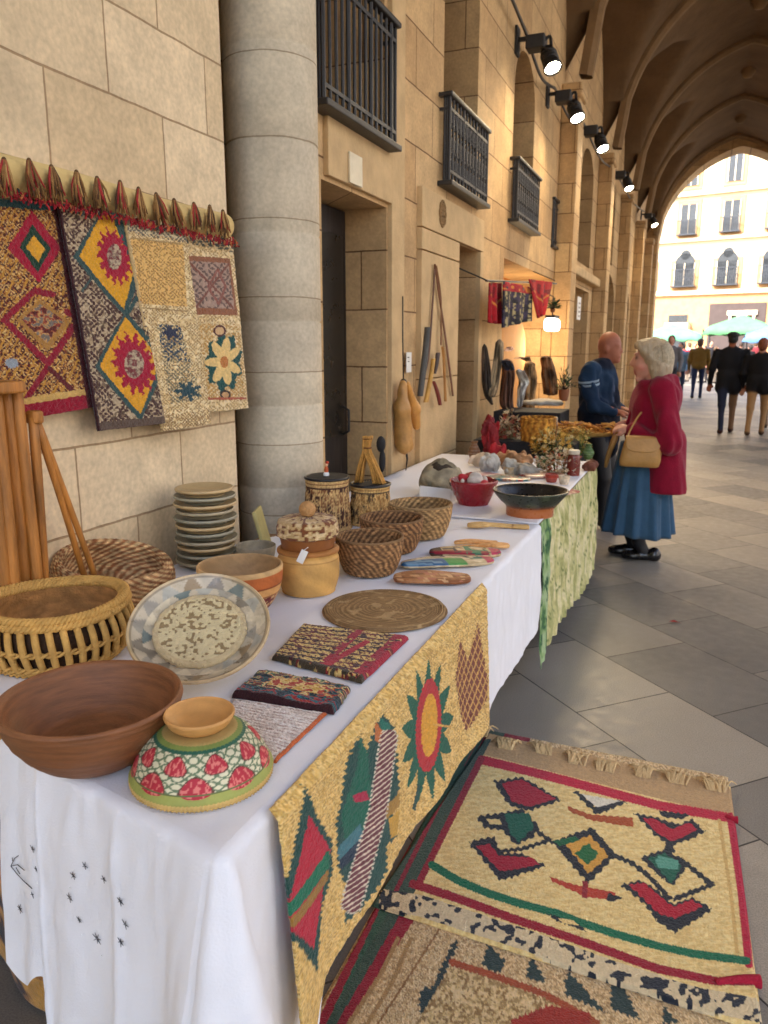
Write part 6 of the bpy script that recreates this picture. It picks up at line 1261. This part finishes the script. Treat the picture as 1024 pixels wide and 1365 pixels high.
def hang(name, pts, col, lb, cat, X=-1.55, rough=.7, warp=.02, seed=1):
    """a cloth thing gathered at the top and falling in pleats"""
    q = smooth_path([(a, b_, r_) for a, b_, r_ in pts], 40); c = wl(q[0, 0], q[0, 1], X); m_ = mpp(c); n = 72; T_ = np.linspace(0, 2 * PI, n, endpoint=False); sd = abs(hash_name(name)) % 17
    ctr = wl(q[:, 0], q[:, 1], X) - c; t = np.linspace(0, 1, 40)[:, None]; cap = np.minimum(1, np.minimum(t * 12 + .15, (1 - t) * 14 + .3))
    rr = q[:, 2:3] * m_ * 1.3 * cap * (1 + (.16 * np.sin(T_ * 5 + sd + 2 * t) + .12 * np.sin(T_ * 9 + sd * 2 - 3 * t) + .06 * np.sin(T_ * 17 + 5 * t)) * np.minimum(1, .3 + t * 1.4)) * (1 + .18 * (tnoise(T_[None, :] + 0 * t, t + 0 * T_[None, :], 5, .16, sd) - .5))
    G = ctr[:, None, :] + np.stack([rr * np.cos(T_) * .7, rr * np.sin(T_), .012 * np.sin(T_ * 4 + sd) * t ** 3 + 0 * rr], -1)
    G = np.concatenate([ctr[:1, None, :] + np.zeros((1, n, 3)), G, ctr[-1:, None, :] + np.zeros((1, n, 3)) + np.array([0, 0, .01])], 0)
    G = np.transpose(G, (1, 0, 2)); u, v = np.meshgrid(T_ * 10, np.linspace(0, 1, 42) * 60, indexing='ij'); p = Paint(u, v, col); k = np.array(col, float)
    p.mottle(np.ones(p.x.size, bool), [tuple(np.clip(k * f_, 8, 245)) for f_ in (.6, .9, 1.05, 1.4)], 7, sd, 1, .5)
    return tag(sheet(name, G, M['textile_fine'], cols=p.c, wrap=True, loc=tuple(c)), lb, cat)
def hash_name(s_): return sum(ord(ch) * (i + 3) for i, ch in enumerate(s_))
hang('dark_umbrella', [(646, 458, 3), (648, 490, 6), (650, 522, 5), (656, 538, 2)], (74, 62, 52), 'folded dark umbrella hanging left of the speckled scarf', 'umbrella', -1.5)
hang('speckled_scarf', [(666, 452, 5), (664, 480, 6), (658, 515, 6), (655, 528, 4)], (120, 104, 80), 'speckled grey brown scarf hanging beside the dark umbrella', 'scarf', -1.46)
hang('black_bag', [(676, 478, 7), (678, 500, 9), (676, 540, 8), (688, 552, 4)], (96, 66, 50), 'dark brown cloth bag hanging among the scarves before the shop', 'bag', -1.45)
hang('navy_bag', [(674, 480, 6), (680, 492, 7)], (36, 40, 60), 'small navy bag with a red top, hung above the dark brown bag', 'bag', -1.38)
hang('white_jug', [(692, 492, 6), (699, 508, 7), (696, 520, 5), (692, 542, 3)], (190, 182, 168), 'white hanging jug shaped bag in the middle of the hung goods', 'bag', -1.38, .4)
hang('fur_hat', [(690, 478, 6), (698, 476, 7), (704, 480, 5)], (140, 112, 84), 'brown fur hat hung above the white bag', 'hat', -1.38)
hang('brown_coat', [(707, 482, 7), (706, 510, 9), (704, 545, 8)], (126, 100, 68), 'hanging brown garment right of the white bag', 'garment', -1.48)
hang('dark_garment', [(728, 474, 7), (732, 500, 10), (734, 526, 9)], (100, 74, 52), 'dark tan garment hanging before the lit shop doorway', 'garment', -1.5)
hang('pink_hat', [(676, 468, 6), (680, 464, 5)], (196, 150, 130), 'small pink hat hung above the navy bag', 'hat', -1.42)
# plants by the shop
def plant(name, px, py, X, w, h, cols, lb, n=90, seed=1):
    rs = np.random.default_rng(seed); c = wl(px, py, X); m_ = mpp(c); e = empty(name, tuple(c), lb, 'plant'); m = MB(); sm = MB()
    for k in range(n):
        a = rs.uniform(0, 2 * PI); el = rs.uniform(.1, 1.4); L = h * m_ * rs.uniform(.4, 1); d = np.array([math.cos(a) * math.cos(el) * w / h, math.sin(a) * math.cos(el) * w / h, math.sin(el)]); P = d * L * rs.uniform(.3, .9); s = m_ * rs.uniform(2, 5); n2 = np.cross(d, [.3, .2, 1]); n2 /= np.linalg.norm(n2)
        m.add([P, P + d * s + n2 * s * .35, P + d * s * 2.4 - np.array([0, 0, s * .6]), P + d * s - n2 * s * .35], [(0, 1, 2, 3)], cols[rs.integers(len(cols))])
        if k % 6 == 0: sm.tube([(0, 0, 0), P], .004, 4)
    m.build('leaves', M['paint_matte'], e, colored=True); sm.build('stem', M['darkwood'], e)
    turned('pot', [(0, -.3 * h * m_), (w * m_ * .2, -.3 * h * m_), (w * m_ * .28, 0), (w * m_ * .25, .0), (0, -.02)], material('clay pot', rgb(120, 76, 50), .8, .2, 10, .1), e, seg=24)
plant('potted_plant', 752, 520, -1.35, 26, 44, [(46, 66, 36), (66, 88, 46), (36, 54, 32)], 'dark green potted plant by the pilaster left of the bald man', 110, 3)
plant('hanging_plant', 737, 412, -1.45, 12, 14, [(38, 62, 40), (50, 78, 46)], 'small hanging green plant above the bright shop lamp', 70, 4)
c = wl(774, 411, -1.42); b = MB().box((0, 0, 0), (.01, .26, .27), bev=.003).build('wall_poster', M['paper'], loc=tuple(c + np.array([-.02, 0, 0])))
pk = MB()
for k_ in range(4): pk.box((.007, .0, .06 - .05 * k_), (.002, .14 - .02 * (k_ % 2), .02))
pk.build('faded_print', material('faded print', rgb(160, 150, 140), .8, .2, 20, 0), b); tag(b, 'faded white poster hanging on the first tall pilaster', 'poster')


# ------------------------------------------------------------------ people
SK1, SK2 = (200, 146, 124), (150, 92, 68)
def clothmat(n, c, sc=20, rough=.85): return material(n, rgb(*c), rough, .14, sc, .35, 140, spec=.15, sheen=.15)
M['skin'] = material('skin', vcol=True, rough=.55, var=.08, scale=30, bump=.05, spec=.35)
M['figure'] = material('clothing and skin', vcol=True, rough=.8, var=.12, scale=14, bump=.15, bscale=60, spec=.2)
def hand(c, d, up, col, L=.17, curl=.5, side=1):
    c, d, up = (np.array(v, float) for v in (c, d, up)); d /= np.linalg.norm(d); up -= d * (up @ d); up /= np.linalg.norm(up); s = np.cross(d, up) * side; k = L / .18
    P = [(rcone(c, c + d * .045 * k, .024 * k, .026 * k), col), (rcone(c + d * .04 * k - s * .022 * k, c + d * .07 * k - s * .028 * k, .017 * k, .015 * k), col), (rcone(c + d * .04 * k + s * .022 * k, c + d * .07 * k + s * .028 * k, .017 * k, .015 * k), col)]
    for i, (o, l) in enumerate(((-.033, .07), (-.011, .082), (.011, .076), (.032, .058))):
        a = c + d * .075 * k + s * o * k; b = a + (d * math.cos(curl * .6) - up * math.sin(curl * .6)) * l * .55 * k; e = b + (d * math.cos(curl * 1.8) - up * math.sin(curl * 1.8)) * l * .5 * k
        P += [(rcone(a, b, .0095 * k, .009 * k), col), (rcone(b, e, .009 * k, .007 * k), col)]
    a = c + d * .02 * k - s * .03 * k; b = a + (d * .6 - s * .6 - up * .35) * .045 * k; e = b + (d * .9 - s * .1 - up * .3) * .035 * k; P += [(rcone(a, b, .012 * k, .011 * k), col), (rcone(b, e, .0105 * k, .008 * k), col)]
    return P

# ---- the woman in the red coat, seen from her left side
WY = 5.75; WO = at_z(856, 738, 0); WO[1] = WY; WO[2] = 0
def w_(px, py, dy=0): v = at_y(px, py, WY) - WO; v[1] += dy; return v
WM = empty('person', tuple(WO), 'woman in a crimson coat and blue skirt standing in profile, hands together', 'person')
hd = [(ellip(w_(869, 477), (.100, .080, .118)), SK1), (ellip(w_(859, 490), (.066, .056, .078)), SK1), (ellip(w_(856, 484), (.062, .062, .06)), SK1), (rcone(w_(846.5, 476), w_(842.5, 484.5), .010, .016), SK1), (ellip(w_(844.5, 486, -.013), (.011, .009, .008)), SK1), (ellip(w_(844.5, 486, .013), (.011, .009, .008)), SK1), (ellip(w_(848, 494.5), (.014, .026, .0065)), (170, 84, 84)), (ellip(w_(848.5, 498), (.013, .022, .006)), (178, 92, 90)), (ellip(w_(852, 505), (.026, .028, .024)), SK1),
      (ellip(w_(848.5, 471.5, -.034), (.016, .026, .008)), SK1), (ellip(w_(848.5, 471.5, .034), (.016, .026, .008)), SK1), (ellip(w_(850.3, 477, -.034), (.011, .014, .007)), (60, 40, 36)), (ellip(w_(850.3, 477, .034), (.011, .014, .007)), (60, 40, 36)), (ellip(w_(857, 489, -.045), (.034, .02, .026)), (212, 140, 122)), (ellip(w_(873, 481, -.078), (.018, .012, .03)), SK1),
      (rcone(w_(872, 500), w_(876, 520), .056, .062), SK1), (rcone(w_(876, 535), w_(872, 600), .13, .13), (40, 36, 40)), (rcone(w_(858, 612, -.06), w_(852, 720, -.05), .085, .044), (26, 24, 28)), (rcone(w_(862, 612, .07), w_(840, 715, .07), .085, .044), (26, 24, 28)), (rcone(w_(852, 720, -.05), w_(860, 735, -.05), .044, .04), (26, 24, 28)), (rcone(w_(840, 715, .07), w_(842, 728, .07), .044, .04), (26, 24, 28)),
      (rcone(w_(884, 520, -.19), w_(896, 586, -.22), .05, .04), (40, 36, 40)), (rcone(w_(896, 586, -.22), w_(846, 571, -.15), .04, .028), SK1), (rcone(w_(878, 520, .18), w_(884, 588, .2), .05, .04), (40, 36, 40)), (rcone(w_(884, 588, .2), w_(842, 566, .05), .04, .028), SK1)]
hd += hand(w_(842, 570, -.14), (-1, .25, .12), (0, -.5, .9), SK1, .165, .8, 1) + hand(w_(842, 564, .045), (-1, -.3, -.02), (0, .3, .95), SK1, .165, .7, -1)
blob('body', hd, M['skin'], WM, h=.008, k=.016, colored=True)
hair = [ellip(w_(874, 473), (.104, .098, .116)), ellip(w_(863, 460), (.088, .08, .045)), ellip(w_(884, 489), (.066, .092, .092)), ellip(w_(877, 492, -.06), (.05, .035, .085)), ellip(w_(877, 492, .06), (.05, .035, .085)), rcone(w_(855, 462, -.05), w_(868, 476, -.082), .026, .03), rcone(w_(855, 462, .05), w_(868, 476, .082), .026, .03)]
blob('hair', hair, material('ash blonde hair', rgb(176, 158, 130), .55, .3, 30, .5, 90, stretch=(1, 1, .25), spec=.4), WM, h=.008, k=.03, warp=.012, wscale=.02)
hs_ = MB(); rs_ = np.random.default_rng(4)
for k in range(260):
    a0 = rs_.uniform(-2.0, 2.0); z0 = rs_.uniform(.3, 1); cx, cz = 874, 474
    P_ = []
    for t in np.linspace(0, 1, 7):
        el = (1 - t) * R(75) * z0 + t * R(-38); P_.append(w_(cx, cz) + np.array([.105 * math.cos(el) * math.cos(a0) + .004 + .018 * t, .0985 * math.cos(el) * math.sin(a0), .1175 * math.sin(el) - .045 * t * t]) * rs_.uniform(.99, 1.025))
    if P_[-1][0] < w_(858, 0)[0]: continue
    hs_.tube(smooth_path(P_, 9), [.0025, .003, .003, .003, .003, .003, .0028, .002, .001], 4)
hs_.build('hair_strands', material('grey blonde strands', rgb(186, 170, 142), .5, .4, 60, .1, spec=.4), WM, True)
coatm = clothmat('crimson wool coat', (134, 14, 44))
coat = [ellip(w_(872, 542), (.165, .175, .2)), ellip(w_(884, 530), (.125, .17, .14)), ellip(w_(869, 575), (.17, .17, .19)), rcone(w_(878, 590), w_(884, 690), .165, .155), rcone(w_(886, 590, -.05), w_(890, 690, -.06), .15, .13), rcone(w_(862, 600, .1), w_(870, 690, .12), .12, .1), rcone(w_(884, 517, -.17), w_(895, 585, -.23), .082, .07), rcone(w_(894, 587, -.23), w_(848, 572, -.15), .066, .048), rcone(w_(878, 517, .17), w_(886, 588, .215), .09, .075), rcone(w_(886, 588, .215), w_(848, 567, .07), .07, .05), rcone(w_(892, 506), w_(862, 515, -.05), .05, .04), rcone(w_(892, 506), w_(860, 515, .05), .05, .04), rcone(w_(886, 512, -.09), w_(886, 512, .09), .066, .066)]
blob('coat', coat, coatm, WM, h=.010, k=.026, warp=.034, wscale=.06, wz=.22, zmin=w_(880, 653)[2])
cf = MB().tube(smooth_path([w_(852, 528, -.06), w_(838, 560, -.03), w_(836, 585, -.03), w_(851, 625, -.10), w_(858, 652, -.14)], 12), .012, 8); cf.build('coat_edge', coatm, WM, True)
n, k = 120, 22; A, K = np.meshgrid(np.linspace(0, 2 * PI, n + 1)[:-1], np.linspace(0, 1, k), indexing='ij'); top, bot = w_(858, 590), w_(849, 709)
fold = 1 + (.10 * np.sin(A * 11 + .6 * np.sin(A * 3)) + .03 * np.sin(A * 23)) * K ** .8; ra = .155 + (.235 - .155) * K ** .9
Pk = np.stack([top[0] + (bot[0] - top[0]) * K + ra * fold * np.cos(A), .92 * ra * fold * np.sin(A), top[2] + (bot[2] - top[2]) * K + .01 * np.sin(A * 2) * K], -1)
sheet('skirt', Pk, clothmat('blue skirt cloth', (56, 86, 112)), WM, wrap=True, thick=.006)
for (px, py, dy) in ((838, 731, .07), (858, 741, -.05)):
    c = w_(px, py, dy); c[2] = .0
    blob('shoe', [rcone(c + np.array([.075, 0, .038]), c + np.array([-.02, 0, .034]), .042, .04), rcone(c + np.array([-.02, 0, .034]), c + np.array([-.12, -.005, .026]), .042, .03), ellip(c + np.array([.075, 0, .048]), (.042, .042, .052)), ellip(c + np.array([-.075, 0, .024]), (.065, .046, .03))], material('black polished leather', rgb(24, 22, 24), .25, .2, 20, .05, spec=.6), WM, h=.007, k=.02, zmin=.003)
c = w_(859, 596, -.24); HB = empty('handbag', tuple(WO + c), 'small tan leather handbag hanging under the arm of the woman in the crimson coat', 'handbag')
tan = material('tan handbag leather', rgb(184, 138, 78), .45, .2, 12, .15, 50, spec=.4)
th_ = np.linspace(0, 2 * PI, 48, endpoint=False); rows = []
for z, wx, wy, ox in ((-.105, .0, .0, -.01), (-.105, .118, .036, -.012), (-.10, .128, .046, -.012), (-.06, .134, .052, -.008), (.02, .128, .046, .002), (.08, .120, .032, .008), (.10, .116, .022, .01), (.10, .0, .0, .01)):
    ca, sa = np.cos(th_), np.sin(th_); rows.append(np.stack([ox + wx * np.sign(ca) * np.abs(ca) ** .35, wy * np.sign(sa) * np.abs(sa) ** .6 + 0 * th_, z + .006 * np.sin(th_ * 3) * (z > 0)], -1))
sheet('bag_body', np.transpose(np.array(rows), (1, 0, 2)), tan, HB, wrap=True)
uu, vv_ = np.meshgrid(np.linspace(-1, 1, 24), np.linspace(0, 1, 14), indexing='ij'); sheet('flap', np.stack([.008 + uu * .116 * (1 - .12 * vv_ ** 3), -.026 - .026 * vv_ ** .6 - .004 * np.cos(uu * 2), .103 - .105 * vv_ * (1 - .25 * np.abs(uu) ** 4)], -1), tan, HB, thick=.005)
MB().tube(smooth_path([(-.10, 0, .09), (-.08, .02, .15), (-.02, .08, .26), (.06, .1, .26), (.11, .03, .15), (.12, 0, .09)], 20), .007, 6).build('strap', tan, HB, True)
b = MB().tube(smooth_path([w_(824, 574, -.05), w_(819, 588, -.06), w_(812, 606, -.05), w_(808, 622, -.03)], 10), [.012, .02, .022, .022, .02, .018, .018, .016, .014, .01], 8).build('tan_scarf', tan, None, True, loc=tuple(WO)); tag(b, 'narrow tan scarf dangling from the hands of the woman', 'scarf')

# ---- the bald stallholder in blue, turned to her
MY = 6.7; MO = at_z(805, 697, 0); MO[1] = MY; MO[2] = 0
def m_(px, py, dy=0): v = at_y(px, py, MY) - MO; v[1] += dy; return v
MN = empty('person', tuple(MO), 'bald man in a blue jacket with pale sleeve stripes, leaning on the stall', 'person')
NV = (30, 52, 84)
bd = [(ellip(m_(812.5, 460), (.094, .08, .108)), SK2), (ellip(m_(817, 471), (.064, .06, .075)), SK2), (rcone(m_(825, 463), m_(828, 468.5), .010, .016), SK2), (ellip(m_(825, 476), (.016, .026, .006)), (120, 66, 56)), (ellip(m_(822, 481), (.03, .032, .022)), SK2), (ellip(m_(823.6, 459.5, -.033), (.018, .026, .008)), SK2), (ellip(m_(823.6, 459.5, .033), (.018, .026, .008)), SK2), (ellip(m_(823, 463, -.033), (.011, .013, .007)), (50, 34, 28)), (ellip(m_(823, 463, .033), (.011, .013, .007)), (50, 34, 28)), (ellip(m_(810, 466, -.08), (.017, .012, .03)), SK2), (ellip(m_(810, 466, .08), (.017, .012, .03)), SK2),
      (rcone(m_(809, 475), m_(803, 492), .062, .066), SK2), (rcone(m_(799, 505), m_(799, 570), .14, .13), NV), (rcone(m_(797, 575, -.08), m_(806, 635, -.1), .1, .07), (22, 22, 26)), (rcone(m_(806, 635, -.1), m_(804, 688, -.1), .065, .045), (22, 22, 26)), (rcone(m_(800, 575, .08), m_(812, 635, .1), .1, .07), (22, 22, 26)), (rcone(m_(812, 635, .1), m_(812, 688, .1), .065, .045), (22, 22, 26)),
      (rcone(m_(804, 692, -.1), m_(820, 694, -.1), .045, .035), (30, 28, 28)), (rcone(m_(812, 692, .1), m_(828, 694, .1), .045, .035), (30, 28, 28)), (rcone(m_(800, 538, -.24), m_(824, 547, -.2), .04, .03), SK2), (rcone(m_(804, 538, .24), m_(826, 547, .1), .04, .03), SK2)]
bd += hand(m_(825, 547, -.19), (1, .2, -.15), (.1, 0, 1), SK2, .18, .4, -1) + hand(m_(827, 547, .1), (1, -.3, -.15), (.1, 0, 1), SK2, .18, .4, 1)
blob('body', bd, M['skin'], MN, h=.009, k=.018, colored=True)
jk = [(ellip(m_(797, 508), (.15, .19, .17)), (24, 46, 70)), (ellip(m_(796, 535), (.148, .18, .2)), (20, 38, 60)), (rcone(m_(798, 550), m_(800, 590), .165, .15), (18, 24, 38)), (rcone(m_(792, 492, -.2), m_(789, 504, -.215), .072, .07), (28, 52, 78)), (rcone(m_(789, 510, -.226), m_(790, 513, -.215), .069, .069), (28, 52, 78)), (rcone(m_(790, 519, -.23), m_(796, 537, -.235), .066, .056), (24, 46, 72)), (rcone(m_(796, 538, -.235), m_(822, 546, -.205), .054, .042), (24, 46, 70)),
      (rcone(m_(796, 494, .2), m_(800, 538, .25), .082, .066), (24, 46, 70)), (rcone(m_(800, 538, .25), m_(824, 546, .11), .064, .048), (24, 46, 70)), (rcone(m_(803, 489, -.05), m_(803, 489, .05), .085, .085), (18, 24, 40)), (rcone(m_(812, 492), m_(816, 540), .05, .06), (18, 24, 40))]
blob('jacket', jk, M['figure'], MN, h=.010, k=.026, warp=.028, wscale=.05, wz=.9, colored=True)

for a_, b_, r_ in (((787, 505.5), (792, 507.5), .0785), ((788, 510), (793, 512), .0765)):
    c = (m_(*a_, -.216) + m_(*b_, -.216)) / 2; s = MB(); Tq = rotm(R(8), R(-6), 0); s.lathe([(r_, -.009), (r_ + .003, -.009), (r_ + .003, .009), (r_, .009), (r_, -.009)], 28, c, axis=Tq); s.build('sleeve_stripe', material('pale grey stripe', rgb(128, 150, 166), .8, .1, 20, .05), MN, True)

# ---- passers-by
def walker(px, feet, height, hair, top, low, shoe, lb, rz=0, stride=.22, coat=None, hem=.5, wide=1.0, hat=None, skin=SK1, legs2=None, skirt=False, long_hair=False, armsw=.12, seed=0):
    P0 = at_z(px, feet, 0); k = height / 1.75
    e = empty('person', tuple(P0), lb, 'person', rz=rz); t2 = coat or top; L2 = legs2 or low
    J = lambda x, y, z: np.array([x * k * wide if abs(z) > .7 else x * k, y * k, z * k])
    pr = [(rcone(J(-.09, 0, .92), J(-.10, -stride * .5, .5), .095 * k, .065 * k), low), (rcone(J(-.10, -stride * .5, .5), J(-.10, -stride, .09), .06 * k, .042 * k), low), (rcone(J(.09, 0, .92), J(.10, stride * .45, .5), .095 * k, .065 * k), L2), (rcone(J(.10, stride * .45, .5), J(.10, stride * .25, .09), .06 * k, .042 * k), L2),
          (rcone(J(-.10, -stride, .05), J(-.10, -stride + .15, .035), .045 * k, .035 * k), shoe), (rcone(J(.10, stride * .25, .05), J(.10, stride * .25 + .15, .035), .045 * k, .035 * k), shoe),
          (ellip(J(0, 0, 1.22), (.2 * k * wide, .13 * k, .3 * k)), t2), (ellip(J(0, 0, 1.36), (.22 * k * wide, .115 * k, .13 * k)), t2), (ellip(J(0, 0, 1.0), (.185 * k * wide, .135 * k, .16 * k)), t2),
          (rcone(J(-.21, 0, 1.40), J(-.26, -armsw * .3, 1.12), .07 * k, .058 * k), t2), (rcone(J(-.26, -armsw * .3, 1.12), J(-.27, armsw, .88), .055 * k, .045 * k), t2), (rcone(J(.21, 0, 1.40), J(.26, armsw * .3, 1.12), .07 * k, .058 * k), t2), (rcone(J(.26, armsw * .3, 1.12), J(.27, -armsw * .5, .88), .055 * k, .045 * k), t2),
          (rcone(J(0, 0, 1.45), J(0, .01, 1.56), .06 * k, .055 * k), skin), (ellip(J(0, .015, 1.635), (.078 * k, .095 * k, .115 * k)), skin), (rcone(J(0, .105, 1.63), J(0, .118, 1.615), .012 * k, .014 * k), skin)]
    for s in (-1, 1): pr += [(q, skin) for q, _ in hand(J(s * .27, armsw if s < 0 else -armsw * .5, .86), (s * .05, .12, -1), (0, 1, .1), skin, .17 * k, .4, s)]
    if coat: pr += [(rcone(J(-.06, 0, 1.0), J(-.085, 0, hem + .08), .15 * k, .13 * k), coat), (rcone(J(.06, 0, 1.0), J(.085, 0, hem + .08), .15 * k, .13 * k), coat)]
    if skirt: pr += [(rcone(J(0, 0, .95), J(0, 0, .5), .16 * k, .2 * k), low)]
    blob('body', pr, M['figure'], e, h=.018 if height > 1.5 else .02, k=.03, colored=True, warp=.01, wscale=.12)
    hp = [ellip(J(0, -.012, 1.665), (.088 * k, .098 * k, .098 * k)), ellip(J(0, -.04, 1.61), (.082 * k, .07 * k, .09 * k))]
    if long_hair: hp += [ellip(J(0, -.07, 1.48), (.10 * k, .06 * k, .16 * k))]
    if hat: hp = [ellip(J(0, 0, 1.70), (.10 * k, .12 * k, .055 * k)), ellip(J(0, .06, 1.685), (.09 * k, .11 * k, .02 * k)), ellip(J(0, -.03, 1.62), (.084 * k, .075 * k, .07 * k))]
    blob('flat_cap' if hat else 'hair', hp, material('hair %d' % seed, rgb(*(hat or hair)), .7, .25, 20, .3), e, h=.016, k=.03)
    return e
walker(966, 577, 1.75, (40, 30, 28), (26, 26, 30), (34, 40, 60), (60, 36, 30), 'man in a black coat and flat cap walking away, seen from behind', R(4), .26, (24, 24, 28), .72, 1.12, (22, 22, 24), SK2, (128, 98, 72), seed=1)
walker(928, 531, 1.72, (84, 58, 40), (84, 66, 40), (36, 44, 72), (40, 34, 34), 'woman in an olive brown jacket and dark trousers walking away in the distance', R(-6), .14, (110, 84, 36), .95, 1.05, seed=2)
walker(1006, 580, 1.64, (120, 64, 36), (22, 22, 26), (150, 116, 78), (74, 54, 40), 'person in a black jacket and tan trousers at the right edge of the arcade', R(-12), .2, (22, 22, 26), .78, 1.1, seed=3)
walker(1024, 570, 1.66, (136, 72, 40), (60, 44, 36), (120, 100, 76), (60, 50, 40), 'person with long auburn hair, cut by the right edge of the picture', R(10), .16, (58, 44, 38), .8, 1.05, long_hair=True, seed=4)
walker(903, 528, 1.62, (60, 46, 40), (104, 132, 158), (40, 48, 70), (50, 46, 46), 'person in a pale blue jacket behind the shoulder of the woman in crimson', R(160), .1, (104, 134, 160), .85, 1.1, seed=5)
walker(889, 540, 1.78, (28, 24, 24), (110, 110, 116), (60, 62, 70), (40, 36, 36), 'tall dark haired person in grey, half hidden behind the grey haired woman', R(170), .1, seed=6)
crowd = [(908, 512, (150, 40, 50), 'red top'), (915, 509, (190, 186, 190), 'white top'), (936, 510, (40, 40, 46), 'black top, left of the man in the cap'), (944, 507, (48, 46, 50), 'dark grey top in the middle distance'), (951, 511, (170, 70, 44), 'orange top'), (984, 508, (70, 56, 50), 'brown top'), (996, 512, (36, 34, 38), 'black top, right of the man in the cap'), (1012, 509, (120, 96, 80), 'beige brown top'), (923, 505, (60, 76, 104), 'slate blue top'), (975, 505, (150, 150, 160), 'pale grey top'), (1004, 505, (110, 40, 46), 'maroon top'), (897, 507, (90, 110, 90), 'sage green top')]
for i, (px, ft, col, w__) in enumerate(crowd):
    walker(px, ft, 1.62 + .12 * math.sin(i * 2.7), ((40, 32, 28), (90, 66, 44), (60, 44, 36))[i % 3], col, ((36, 42, 60), (60, 56, 56), (110, 100, 90))[(i * 2) % 3], (40, 36, 36), 'distant plaza walker in a %s' % w__, R((i * 67) % 360), .12, seed=20 + i)['group'] = 'crowd in the sunlit plaza'

# a scrap on the paving
c = at_z(898, 829, .004); b = MB().add([(-.025, 0, 0), (0, -.012, .004), (.028, .002, .001), (.002, .014, .007)], [(0, 1, 2, 3)]).add([(.01, -.01, 0), (.03, -.018, .006), (.042, -.006, .001)], [(0, 1, 2)]).build('fallen_petals', material('dry red petal', rgb(150, 40, 36), .7, .2, 40, .1), loc=tuple(c)); tag(b, 'tiny dry red petals lying on the paving right of the green cloth', 'petals')
